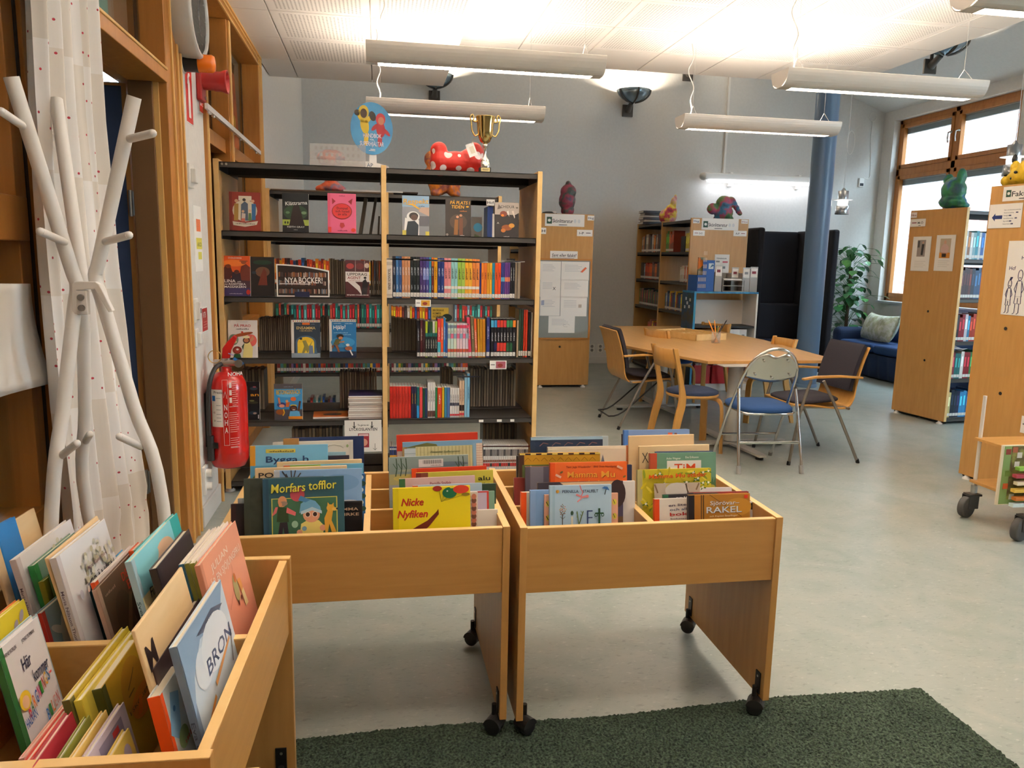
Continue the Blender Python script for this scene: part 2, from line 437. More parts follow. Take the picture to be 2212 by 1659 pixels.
# corridor seen through the doorway and the glazed partition
w = MB(); w.box(-5.2, XL - 0.16, 7.6, 7.8, 0, 2.78, M('3E4454', 0.7)); w.box(-5.2, XL - 0.16, 7.6, 7.8, 3.9, 4.3, M('8C7A66', 0.7))
for x in (-4.4, -3.5, -2.6, -1.7): w.box(x, x + 0.05, 7.62, 7.7, 2.78, 3.9, M('5A3A28', 0.6))
for z in (2.95, 3.12, 3.3, 3.48): w.box(-5.2, XL - 0.16, 7.64, 7.66, z, z + 0.012, M('4A4A4A', 0.6))
struct(w.build('wall_corridor_end'))
w = MB(); w.box(-5.4, -5.2, -4, 7.8, 0, 4.3, M('7C6A58', 0.8)); struct(w.build('wall_corridor'))

# ---- doorway in the left wall
D = XL - 0.16
m = MB()
m.box(D, XL + 0.006, 3.97, 4.25, 0, 3.12, FRAME)
for y in (4.06, 4.17, 4.235): m.box(XL + 0.004, XL + 0.016, y, y + 0.016, 0, 3.12, FRAME_LIGHT)
m.box(D, XL - 0.03, 3.965, 3.985, 0, 2.27, FRAME_LIGHT)
m.box(D, XL - 0.055, 3.95, 3.972, 0, 2.27, M('6B4A28', 0.6))
m.box(D + 0.0, XL + 0.008, 2.49, 3.98, 2.27, 2.325, FRAME); m.box(XL - 0.03, XL + 0.012, 2.49, 3.98, 2.325, 2.338, FRAME_LIGHT)
m.box(D - 0.06, D, 2.49, 4.25, 2.27, 2.33, FRAME); m.box(D, XL + 0.006, 2.49, 4.25, 3.06, 3.12, FRAME)
m.box(D, XL + 0.006, 2.44, 2.52, 0, 3.12, FRAME)
struct(m.build('trim_door_frame', bevel=0.003))
door = bpy.data.objects.new('door_1', None); COL.objects.link(door); struct(door); door.location = (D - 0.02, 4.0, 0)
m = MB(); m.box(-0.92, -0.022, 0.0, 0.04, 0.01, 2.25, M('2F3F63', 0.5)); struct(m.build('door_leaf', door, bevel=0.002))
m = MB(); m.box(-0.022, 0.0, -0.002, 0.042, 0.01, 2.25, FRAME); m.box(-0.92, 0.0, -0.002, 0.042, 2.25, 2.262, FRAME); struct(m.build('door_edging', door))
for px, py in ((302, 300), (308, 440), (335, 930), (345, 1040)):
    p = onY(px, py, 3.965); z = p.z
    m = MB(); m.box(0.0, 0.062, -0.037, -0.033, z - 0.055, z + 0.055, STEEL); m.cyl((0.002, -0.036, z - 0.06), (0.002, -0.036, z + 0.06), 0.009, STEEL)
    for q in (-0.035, 0.0, 0.035): m.cyl((0.042, -0.0385, z + q), (0.042, -0.037, z + q), 0.006, M('77746E', 0.4, 1.0))
    struct(m.build('door_hinge', door))
# transom light with a child's painting behind the glass
tr = bpy.data.objects.new('window_5', None); COL.objects.link(tr); struct(tr)
m = MB(); m.box(D + 0.055, D + 0.06, 2.52, 3.97, 2.335, 3.06, GLASS); struct(m.build('pane', tr))
m = MB(); m.box(D + 0.048, D + 0.054, 3.93, 3.97, 2.335, 3.06, BLACK); struct(m.build('glazing_bead', tr))
m = MB(); m.box(D + 0.02, D + 0.024, 2.55, 3.66, 2.34, 3.05, mottled('green_wash_painting', ['6F9A86', '84AC98', '6A9484'], 5, 0.8, bump=0))
m.box(D + 0.018, D + 0.022, 3.66, 3.93, 2.34, 3.05, M('8A6746', 0.7))
for (y, zz, ry_, rz_, c_) in ((3.17, 2.62, 0.05, 0.16, '8C4B4B'), (3.03, 2.7, 0.03, 0.2, 'B0584E'), (2.9, 2.56, 0.06, 0.1, '4E6F8E')):
    m.prism([(y + ry_ * math.cos(a), zz + rz_ * math.sin(a)) for a in [i * PI / 8 for i in range(16)]], 0.001, M(c_, 0.8), X=frame((D + 0.026, 0, 0), (0, 1, 0), (0, 0, 1)))
tag(m.build('painting'), 'green washed painting behind the glass above the doorway', 'painting')

# ---- glazed door and side light near the camera
g2 = bpy.data.objects.new('door_2', None); COL.objects.link(g2); struct(g2)
m = MB(); FW = XL - 0.01
m.box(D + 0.03, FW, 2.36, 2.44, 0, 3.12, FRAME); m.box(D + 0.03, FW, 1.40, 1.50, 0, 3.12, FRAME)
for z in (0.66, 1.52): m.box(D + 0.03, FW + 0.012, 1.50, 2.40, z, z + (0.12 if z > 1 else 0.10), FRAME)
m.box(D + 0.03, FW, 1.50, 2.40, 0, 0.2, FRAME); m.box(D + 0.03, FW, 1.5, 2.4, 3.0, 3.12, FRAME)
struct(m.build('door_frame', g2, bevel=0.003))
m = MB(); m.box(D + 0.08, D + 0.085, 1.5, 2.36, 0.2, 3.0, GLASS); struct(m.build('pane', g2))
m = MB(); m.box(FW, FW + 0.004, 2.425, 2.445, 0, 3.12, BLACK); struct(m.build('gap_shadow_strip', g2))  # black strip painted for the shadow in the gap beside the frame

# ---- timber framed glazing beside the tall bookcase
g3 = bpy.data.objects.new('window_6', None); COL.objects.link(g3); struct(g3)
m = MB(); Y0, Y1 = 4.76, 6.99
m.box(D, XL + 0.02, Y0, Y0 + 0.05, 0, 3.10, FRAME); m.box(D, XL + 0.02, Y1 - 0.16, Y1, 0, 3.10, FRAME)
m.box(D, XL + 0.02, Y0, Y1, 3.0, 3.09, FRAME); m.box(D, XL + 0.0, 5.58, 5.66, 0, 3.0, FRAME)
m.box(XL + 0.0, XL + 0.014, 5.61, 5.66, 0, 3.0, FRAME_LIGHT)
for y in (Y0, Y1 - 0.15, Y1 - 0.075, Y1 - 0.014): m.box(XL + 0.018, XL + 0.03, y, y + 0.014, 0, 3.1, FRAME_LIGHT)
for z in (3.0, 3.045, 3.078): m.box(XL + 0.018, XL + 0.03, Y0, Y1, z, z + 0.012, FRAME_LIGHT)
for z in (2.15, 0.9, 0.0): m.box(D, XL - 0.03, Y0, Y1, z, z + 0.09, FRAME)
struct(m.build('window_frame', g3, bevel=0.003))
for a, b in ((4.81, 5.58), (5.66, 6.83)):
    for z0, z1 in ((0.99, 2.15), (2.24, 3.0)):
        m = MB(); m.box(D + 0.05, D + 0.055, a, b, z0, z1, GLASS); struct(m.build('pane', g3))
        m = MB(); m.box(D + 0.045, D + 0.05, b - 0.02, b, z0, z1, BLACK); struct(m.build('glazing_bead', g3))
for k, (a, b, lab) in enumerate(((4.82, 5.57, 'orange figure painting behind glass beside the wall clock'), (5.67, 6.82, 'orange figure painting behind glass at the far end of the timber screen'))):
    m = MB(); Xf = frame((D + 0.034, 0, 0), (0, 1, 0), (0, 0, 1)); o_ = mottled('orange_paint', ['C4552E', 'D56A3A', 'B94A2A'], 7, 0.8, bump=0)
    m.box(D + 0.02, D + 0.03, a, b, 0.99, 3.0, M('8A7A66', 0.8))
    c_ = b - 0.32
    body = [(c_ - 0.16, 2.26), (c_ - 0.12, 2.62), (c_ - 0.17, 2.78), (c_ - 0.08, 2.86), (c_ + 0.0, 2.9), (c_ + 0.08, 2.84), (c_ + 0.13, 2.66), (c_ + 0.2, 2.4), (c_ + 0.22, 2.26)]
    m.prism(body, 0.002, o_, X=Xf)
    m.prism([(c_ + 0.02 + 0.05 * math.cos(i * PI / 5), 2.2 + 0.3 + 0.05 * math.sin(i * PI / 5)) for i in range(10)], 0.001, M('E8B23A', 0.8), X=Xf @ T(0, 0, 0.002))
    for i in range(4): m.tube([(0, 2.86, 0.0)] and [(D + 0.037, c_ - 0.05 + 0.03 * i, 2.86), (D + 0.037, c_ - 0.06 + 0.045 * i, 2.93)], 0.004, BLACK, 6)
    tag(m.build('painting'), lab, 'painting')

# ================================================================== lamps
TUBE = M('FFF1DF', 0.5, emit=52.0)
LOUV = M('FFF4E6', 0.5, emit=20.0)
LAMPW = M('D8D2CB', 0.4, 0.2)
def pendant_lamp():
    r = thing('pendant_lamp', '', 'lamp', group='linear pendant lamps')
    Lh = 0.65; h = MB(); prof = []
    for sgn in (-1, 1):
        pts = [(sgn * (0.034 + 0.066 * math.sin(a)), 0.092 * (1 - math.cos(a))) for a in [i * PI / 2 / 8 for i in range(9)]]
        inner = [(y - sgn * 0.004, z + 0.003) for y, z in pts][::-1]
        h.prism(pts + inner, 2 * Lh, LAMPW, X=frame((-Lh, 0, 0), (0, 1, 0), (0, 0, 1)))
    h.box(-Lh, -Lh + 0.06, -0.035, 0.035, -0.001, 0.003, LAMPW); h.box(Lh - 0.06, Lh, -0.035, 0.035, -0.001, 0.003, LAMPW)
    h.build('housing', r)
    for s in (-1, 1):
        e = MB(); pts = [(0.1 * math.sin(a), 0.092 * (1 - math.cos(a))) for a in [-PI / 2 + i * PI / 16 for i in range(17)]]
        e.prism(pts, 0.004, LAMPW, X=frame((s * Lh - 0.002, 0, 0), (0, 1, 0), (0, 0, 1))); e.build('end_cap', r)
    d = MB(); d.box(-Lh + 0.06, Lh - 0.06, -0.033, 0.033, 0.008, 0.010, LOUV); d.build('diffuser', r)
    b = MB(); n = 50
    for i in range(n + 1):
        x = -Lh + 0.06 + (2 * Lh - 0.12) * i / n
        b.box(x - 0.001, x + 0.001, -0.034, 0.034, -0.004, 0.007, M('F4EFE8', 0.25, 0.3))
    b.box(-Lh + 0.06, Lh - 0.06, -0.035, -0.033, -0.004, 0.008, LAMPW); b.box(-Lh + 0.06, Lh - 0.06, 0.033, 0.035, -0.004, 0.008, LAMPW)
    b.build('louver_slats', r)
    for y in (-0.045, 0.045):
        t = MB(); t.cyl((-Lh + 0.04, y, 0.062), (Lh - 0.04, y, 0.062), 0.011, TUBE, n=8); t.build('fluorescent_tube', r)
    for s in (-1, 1):
        t = MB(); x = s * (Lh - 0.1)
        t.tube([(x - 0.0, -0.09, 0.085), (x, 0, 0.17), (x, 0.09, 0.085)], 0.0018, STEEL, 6); t.tube([(x, 0, 0.17), (x, 0, 0.64)], 0.0012, STEEL, 6); t.build('suspension_wire', r)
    t = MB(); x = -Lh + 0.06
    pts = [(x + 0.03, 0.05, 0.07), (x + 0.045, 0.03, 0.15), (x + 0.01, 0.0, 0.22), (x + 0.05, 0.01, 0.31), (x - 0.02, 0.01, 0.42), (x + 0.03, 0, 0.52), (x, 0, 0.64)]
    P = []
    for i in range(len(pts) - 1):
        for k in range(6): P.append(Vector(pts[i]).lerp(Vector(pts[i + 1]), k / 6))
    for _ in range(4): P = [P[0]] + [(P[i - 1] + P[i] * 2 + P[i + 1]) / 4 for i in range(1, len(P) - 1)] + [P[-1]]
    t.tube(P, 0.0045, M('C9C7C4', 0.4), 6); t.build('power_cable', r)
    return r
lamp0 = pendant_lamp()
LZ = 2.515
lamps = [((0.60, 4.42), 'linear pendant lamp nearest the viewer above the tall bookcase', 0.0),
         ((0.58, 5.92), 'linear pendant lamp hanging over the round poster and the trophy', 0.0),
         ((2.97, 4.40), 'linear pendant lamp hanging closest to the outer window', 0.0),
         ((2.95, 5.88), 'linear pendant lamp crossing the blue column', 0.0)]
for i, ((x, y), lab, _) in enumerate(lamps):
    o = lamp0 if i == 0 else copy_tree(lamp0)
    o.location = (x, y, LZ); relabel(o, lab)
for y in (2.92, 1.42, -0.08):  # lamp rows continued out of view, added to light the room
    for x in (0.6, 2.96):
        o = copy_tree(lamp0); o.location = (x, y, LZ); relabel(o, 'linear pendant lamp added in unseen rows behind the photographer to light the room', 'unseen pendant lamps added to light the room')

# long white batten lamp on the far wall
a, b = onY(1516, 385, 10.82), onY(1762, 393, 10.82)
r = thing('wall_batten_lamp', 'long white tube lamp mounted on the far wall behind the column', 'lamp', (0, 0, 0))
m = MB(); m.box(a.x, b.x, 10.70, 10.80, a.z - 0.03, a.z + 0.07, WHITE); m.build('housing', r, bevel=0.015)
m = MB(); m.ball((a.x, 10.75, a.z + 0.02), (0.07, 0.05, 0.055), M('C8C2B8', 0.4), 12); m.build('end_cap', r)
m = MB(); m.box(a.x + 0.06, b.x, 10.69, 10.78, a.z - 0.055, a.z - 0.03, M('F6F8FF', 0.5, emit=5.0)); m.build('diffuser', r)
for q in (0.25, 0.85):
    m = MB(); x = a.x + (b.x - a.x) * q; m.box(x - 0.02, x + 0.02, 10.80, 10.9, a.z - 0.1, a.z + 0.1, WHITE); m.build('wall_bracket', r)
m = MB(); x = onY(1568, 300, 10.88).x; m.box(x - 0.014, x + 0.014, 10.86, 10.9, a.z + 0.07, 6.0, WHITE)
tag(m.build('cable_duct'), 'thin white cable duct running up the far wall from the tube lamp', 'cable duct')

# bowl shaped uplights
BOWL = M('55504B', 0.35, 0.4)
def uplight():
    r = thing('wall_uplight', '', 'lamp', group='bowl uplights')
    m = MB(); m.box(-0.075, 0.075, -0.03, 0, -0.13, 0.03, BOWL); m.build('wall_plate', r, bevel=0.004)
    m = MB(); m.tube([(0, -0.03, -0.05), (0.0, -0.1, -0.01), (0.0, -0.18, 0.03)], [0.045, 0.035, 0.03], BOWL, 10); m.build('arm', r)
    m = MB(); prof = [(0.02, 0.02), (0.09, 0.035), (0.15, 0.07), (0.2, 0.12), (0.235, 0.18), (0.23, 0.18), (0.19, 0.125), (0.14, 0.08), (0.08, 0.048), (0.001, 0.035)]
    m.lathe(prof, M('8FA3AE', 0.25, 0.6), 36, T(0, -0.24, 0)); m.build('glass_bowl', r)
    m = MB()
    for q in (-1.2, 0, 1.2):
        pts = [(0.236 * math.sin(t) * math.cos(q - PI / 2), -0.24 + 0.236 * math.sin(t) * math.sin(q - PI / 2), 0.015 + 0.17 * (1 - math.cos(t))) for t in [0.1 + i * 0.18 for i in range(9)]]
        m.tube(pts, 0.012, BOWL, 6)
    m.build('band', r)
    m = MB(); m.lathe([(0.0005, 0.10), (0.1, 0.10), (0.1, 0.106), (0.0005, 0.106)], M('FFEBD2', 0.5, emit=190.0), 20, T(0, -0.24, 0)); m.build('lamp_bulb', r)
    return r
u0 = uplight()
for i, ((px, py), lab) in enumerate((((1355, 240), 'grey bowl uplight in the middle of the far wall'), ((938, 210), 'grey bowl uplight partly hidden by the corner of the perforated ceiling'), ((1485, 163), 'grey bowl uplight mostly hidden behind the ceiling edge and a lamp cable'))):
    o = u0 if i == 0 else copy_tree(u0); p = onY(px, py, YB); o.location = (p.x, YB, p.z + 0.05); relabel(o, lab)
p = onX(2030, 120, 5.6)
o = copy_tree(u0); q = at(2035, 125, 0, 6.1); o.location = (6.1, q.y + 0.2, q.z + 0.0); relabel(o, 'grey bowl uplight under the sloping ceiling above the window')
m = MB(); m.cyl((6.1, q.y + 0.17, q.z), (6.1, q.y + 0.17, zc(6.1) + 0.02), 0.02, BOWL)
m.build('drop_rod', o).matrix_parent_inverse = Matrix.Translation((-6.1, -q.y - 0.2, -q.z))

# small metal pendants by the column and by the outer window
ALU = M('BFC0C2', 0.3, 0.9)
def small_pendant():
    r = thing('spool_pendant_lamp', '', 'lamp')
    m = MB(); m.lathe([(0.06, 0.0), (0.075, 0.0), (0.085, -0.10), (0.08, -0.105)], ALU, 28, T(0, 0, 0.02)); m.lathe([(0.115, 0.0), (0.117, 0.004), (0.06, 0.012)], M('E6E6E8', 0.4), 28, T(0, 0, 0.09)); m.lathe([(0.062, 0), (0.062, 0.10), (0.03, 0.105), (0.008, 0.14)], ALU, 28, T(0, 0, 0.1)); m.build('shade', r)
    m = MB(); m.lathe([(0.058, 0.02), (0.06, 0.09)], M('FFF6EA', 0.5, emit=5.0), 24); m.lathe([(0.0005, -0.07), (0.075, -0.072)], M('FFF6EA', 0.5, emit=4.0), 24); m.build('diffuser', r)
    m = MB(); m.cyl((0, 0, 0.23), (0, 0, 1.85), 0.003, WHITE, n=6); m.build('cord', r)
    return r
s0 = small_pendant(); p = onY(1820, 443, 9.0); s0.location = (p.x, 9.0, p.z - 0.03); relabel(s0, 'small metal spool pendant lamp hanging beside the blue column')
lp = MB(); pts = [(p.x + 0.04 + 0.05 * math.sin(t), 9.0, p.z + 0.75 + 0.14 * math.cos(t)) for t in [i * PI / 8 for i in range(16)]]; lp.tube(pts, 0.003, WHITE, 6, closed=True)
o = lp.build('cord_loop'); o.parent = s0; o.matrix_parent_inverse = Matrix.Translation((-p.x, -9.0, -p.z + 0.03))
s1 = copy_tree(s0); p1 = onY(2188, 356, 6.6); s1.location = (p1.x, 6.6, p1.z - 0.02); relabel(s1, 'small metal spool pendant lamp in front of the window, above the yellow animal')

# ================================================================== book bins
def book_bin():
    r = thing('book_bin', '', 'book bin', group='wheeled book bins')
    Wd, Dp = 0.855, 0.67
    for x in (0, Wd - 0.022):
        m = MB(); m.box(x, x + 0.022, 0, Dp, 0.065, 0.697, BEECH_Z); m.box(x, x + 0.022, 0, Dp, 0.697, 0.70, BEECH_EDGE); m.box(x, x + 0.022, -0.0015, 0, 0.065, 0.70, BEECH_Z); m.build('side_panel', r, bevel=0.0015)
    m = MB(); m.box(0.022, Wd - 0.022, 0.006, 0.026, 0.487, 0.692, BEECH_X); m.box(0.022, Wd - 0.022, 0.006, 0.026, 0.692, 0.695, BEECH_EDGE); m.build('front_panel', r, bevel=0.001)
    m = MB(); m.box(0.022, Wd - 0.022, Dp - 0.022, Dp - 0.002, 0.487, 0.692, BEECH_X); m.box(0.022, Wd - 0.022, Dp - 0.022, Dp - 0.002, 0.692, 0.695, BEECH_EDGE); m.lathe([(0.004, 0), (0.004, 0.002)], BLACK, 10, T(0.1, Dp - 0.022, 0.63) @ RX(PI / 2)); m.build('rear_panel', r, bevel=0.001)
    m = MB(); m.box(0.022, Wd - 0.022, 0.026, Dp - 0.022, 0.487, 0.50, BEECH_X); m.build('bottom_board', r)
    m = MB(); m.box(Wd / 2 - 0.01, Wd / 2 + 0.01, 0.026, Dp - 0.022, 0.50, 0.686, BEECH_X); m.box(Wd / 2 - 0.01, Wd / 2 + 0.01, 0.026, Dp - 0.022, 0.686, 0.689, BEECH_EDGE); m.build('centre_divider', r)
    for y in (0.275, 0.50):
        for x0, x1 in ((0.022, Wd / 2 - 0.01), (Wd / 2 + 0.01, Wd - 0.022)):
            m = MB(); m.box(x0, x1, y, y + 0.012, 0.50, 0.672, BEECH_X); m.box(x0, x1, y, y + 0.012, 0.672, 0.675, BEECH_EDGE); m.build('cross_divider', r)
    for s, x in ((1, 0.022), (-1, Wd - 0.022)):
        for y in (0.035, Dp - 0.06):
            m = MB(); m.box(min(x, x + s * 0.004), max(x, x + s * 0.004), y - 0.014, y + 0.016, 0.075, 0.15, BLACK); m.cyl((x + s * 0.012, y, 0.05), (x + s * 0.012, y, 0.10), 0.008, BLACK)
            for q in (0.09, 0.135): m.cyl((x + s * 0.004, y, q), (x + s * 0.006, y, q), 0.004, STEEL, n=8)
            c = m.build('caster', r)
            wv = MB(); A = 0.6
            for off in (-0.013, 0.013):
                X = T(x + s * 0.012, y - 0.012, 0.036) @ RZ(A * s + PI / 2) @ T(off, 0, 0) @ RY(PI / 2)
                wv.lathe([(0.004, -0.011), (0.022, -0.011), (0.026, -0.008), (0.026, 0.008), (0.022, 0.011), (0.004, 0.011)], BLACK, 20, X)
            X = T(x + s * 0.012, y - 0.012, 0.037) @ RZ(A * s + PI / 2)
            pts = [(-0.0, 0.0)] + [(0.029 * math.cos(t), 0.029 * math.sin(t)) for t in [0.1 + i * 0.29 for i in range(11)]]
            wv.prism(pts, 0.05, M('232120', 0.4), X @ frame((-0.025, 0, 0), (0, 1, 0), (0, 0, 1)))
            wv.build('wheel', c)
    return r
BM_X, BM_Y = -0.465, 2.20
BR_X, BR_Y = 0.418, 2.185
binM = book_bin(); binM.location = (BM_X, BM_Y, 0); relabel(binM, 'wheeled beech book bin with the fairy tale and yellow balloon picture books')
binR = copy_tree(binM); binR.location = (BR_X, BR_Y, 0); relabel(binR, 'wheeled beech book bin standing closest to the reading table, floor visible beneath')
BA_ROT = math.radians(87.6)
BA_LOC = Vector((-0.272, 1.19, 0))
binA = copy_tree(binM); binA.location = BA_LOC; binA.rotation_euler = (0, 0, BA_ROT); relabel(binA, 'wheeled beech book bin seen from its end under the coat rack')
binD = copy_tree(binM); binD.location = (-0.225, 0.30, 0); binD.rotation_euler = (0, 0, BA_ROT); relabel(binD, 'wheeled beech book bin of which only a top corner shows at the lower edge')

# ================================================================== bookcases
def bookcase(name, bays, bay_w, depth, H, levels, label, loc, rz=0.0, end_full=True, ut=0.03, cat='bookcase', group=None, single=False):
    """front faces -y; origin at the front corner of the first upright"""
    r = thing(name, label, cat, loc, rz, group)
    for i in range(bays + 1):
        x = i * bay_w
        m = MB(); m.box(x, x + ut, 0, depth, 0.03, H, BEECH_Z); m.box(x, x + ut, -0.002, 0, 0.03, H, FRAME_LIGHT if 0 else BEECH_EDGE)
        m.build('upright', r, bevel=0.002)
        for y in (0.06, depth - 0.06):
            m = MB(); m.lathe([(0.03, 0), (0.03, 0.008), (0.018, 0.016), (0.012, 0.03)], WHITE, 16, T(x + ut / 2, y, 0)); m.build('levelling_foot', r)
    hd = depth / 2 - 0.02
    for i in range(bays):
        x0, x1 = i * bay_w + ut + 0.002, (i + 1) * bay_w - 0.002
        for z in levels:
            for (y0, y1, s) in (((0.006, hd, 1), (depth - hd, depth - 0.006, -1)) if not single else ((0.006, depth - 0.006, 1),)):
                m = MB(); m.box(x0, x1, y0, y1, z - 0.006, z, SHELFM)
                yl = y0 if s > 0 else y1 - 0.003
                m.box(x0, x1, yl, yl + 0.003, z - 0.032, z, SHELFM)
                yb = y1 - 0.02 if s > 0 else y0
                m.box(x0, x1, yb, yb + 0.02, z - 0.05, z - 0.006, DARKM)
                for xx in (x0, x1 - 0.004): m.box(xx, xx + 0.004, y0, y1, z - 0.05, z - 0.006, DARKM)
                m.build('shelf', r, bevel=0.001)
    return r
ML = [2.03, 1.63, 1.236, 0.856, 0.458, 0.075]
MS_X, MS_Y = -0.95, 4.93
shelf1 = bookcase('tall_bookcase', 2, 0.977, 0.64, 2.045, ML, 'tall two bay bookcase with charcoal metal shelves standing nearest, trophy on top', (MS_X, MS_Y, 0))
m = MB()
for dx in (0.02, 0.044): m.cyl((dx, -0.001, 0), (dx, -0.006, 0), 0.007, STEEL, n=10)
m.build('shelf_screw', shelf1, loc=(0.03, 0.006, 2.016))
m = MB()
for x, ww in ((1.60, 0.03), (1.72, 0.032), (1.81, 0.026)): m.box(x, x + ww, 0.002, 0.006, 0.432, 0.448, PAPER)
m.build('shelf_label', shelf1)
shelf2 = bookcase('tall_bookcase', 2, 1.0, 0.62, 2.045, [2.03, 1.63, 1.236, 0.856, 0.458, 0.075], 'tall two bay bookcase standing behind the nearest one, flat cardboard on top', (-0.93, 6.98, 0))
LV = [2.0, 1.62, 1.25, 0.88, 0.46, 0.07]
H90 = PI / 2
shelf3 = bookcase('tall_bookcase', 2, 0.98, 0.64, 2.015, LV, 'tall bookcase whose beech end panel carries the grey notice board', (2.463, 8.80, 0), H90)
_l, _r = onY(1494, 470, 8.88), onY(1617.5, 474, 8.88)
S4X0, S4X1 = _l.x, _r.x
shelf4 = bookcase('tall_bookcase', 2, 0.965, S4X1 - S4X0, 2.02, LV, 'tall bookcase with an end panel behind the blue painted craft shelf', (S4X1, 8.88, 0), H90)
LV5 = [2.02, 1.575, 1.205, 0.80, 0.44, 0.06]
R5 = math.radians(7.6)
shelf5 = bookcase('tall_bookcase', 1, 1.0, 0.66, 2.05, LV5, 'tall bookcase by the window with two photo sheets on its end panel', (5.356, 6.46, 0), R5)
R6 = math.radians(6.6)
shelf6 = bookcase('tall_bookcase', 1, 1.0, 0.66, 2.05, LV5, 'tall bookcase with a line drawing and a blue arrow notice on its end panel', (4.216, 4.135, 0), R6)
for sh, spots in ((shelf5, ((0.32, 1.07), (0.30, 0.59))), (shelf6, ((0.42, 1.10), (0.40, 0.66)))):
    m = MB()
    for y, z in spots: m.lathe([(0.0005, 0.0), (0.011, 0.0), (0.012, 0.002)], BLACK, 12, T(-0.001, y, z) @ RY(-PI / 2))
    m.build('bolt_cap', sh)

# ================================================================== reading table
TZ = 0.72
r = thing('reading_table', 'large beech veneer reading table with two grey column legs', 'table')
m = MB(); m.prism([(2.60, 5.77), (3.77, 5.80), (3.94, 7.4), (3.86, 9.0), (2.66, 8.95), (2.22, 7.05)], 0.025, TABLE, z0=TZ - 0.025)
m.build('table_top', r, bevel=0.003)
FOOT = M('C9C7C2', 0.35, 0.4)
for (x, y) in ((2.88, 5.84), (2.86, 7.45)):
    m = MB(); m.cyl((x, y, 0.05), (x, y, TZ - 0.03), 0.06, FOOT, n=28); m.box(x - 0.2, x + 0.2, y - 0.2, y + 0.2, TZ - 0.031, TZ - 0.025, FOOT); m.build('column_leg', r)
    for k in range(4):
        a = k * PI / 2 + 0.06
        m = MB(); X = T(x, y, 0) @ RZ(a)
        m.prism([(0, -0.05), (0.47, -0.035), (0.49, -0.03), (0.49, 0.03), (0.47, 0.035), (0, 0.05)], 0.02, FOOT, X @ T(0, 0, 0.025)); c = m.build('foot', r, bevel=0.003)
        q = MB(); q.lathe([(0.03, 0), (0.03, 0.026)], BLACK, 14, X @ T(0.44, 0, 0)); q.build('glide', c)

# ================================================================== chairs
DKFAB = M('2B2730', 0.9, bump=0.3); NAVY = M('1F2C47', 0.9, bump=0.3); BLUEFAB = M('1C4478', 0.85, bump=0.3)
def curve_pts(pts, n=8):
    P = [Vector(p) for p in pts]; out = []
    for i in range(len(P) - 1):
        p0, p1, p2, p3 = P[max(0, i - 1)], P[i], P[i + 1], P[min(len(P) - 1, i + 2)]
        for k in range(n):
            t = k / n
            out.append(0.5 * ((2 * p1) + (p2 - p0) * t + (2 * p0 - 5 * p1 + 4 * p2 - p3) * t * t + (3 * p1 - p0 - 3 * p2 + p3) * t ** 3))
    return out + [P[-1]]
def ribbon(mb, prof, thick, y0, y1, m):
    """a bent sheet: profile in xz, extruded along y"""
    P = prof; off = []
    for i, p in enumerate(P):
        a, b = P[max(0, i - 1)], P[min(len(P) - 1, i + 1)]; t = (Vector(b) - Vector(a)); t.normalize(); off.append((p[0] - t[2] * thick, p[2] + t[0] * thick))
    pts = [(p[0], p[2]) for p in P] + off[::-1]
    n = len(P)
    vs = [(x, y0, z) for x, z in pts] + [(x, y1, z) for x, z in pts]; k = len(pts); fs = []
    for i in range(n - 1):
        a, b, c, d = i, i + 1, k - 2 - i, k - 1 - i
        fs += [(a, b, c, d), (k + d, k + c, k + b, k + a)]
    for i in range(k): fs.append((i, k + i, k + (i + 1) % k, (i + 1) % k))
    mb.add(vs, fs, m)
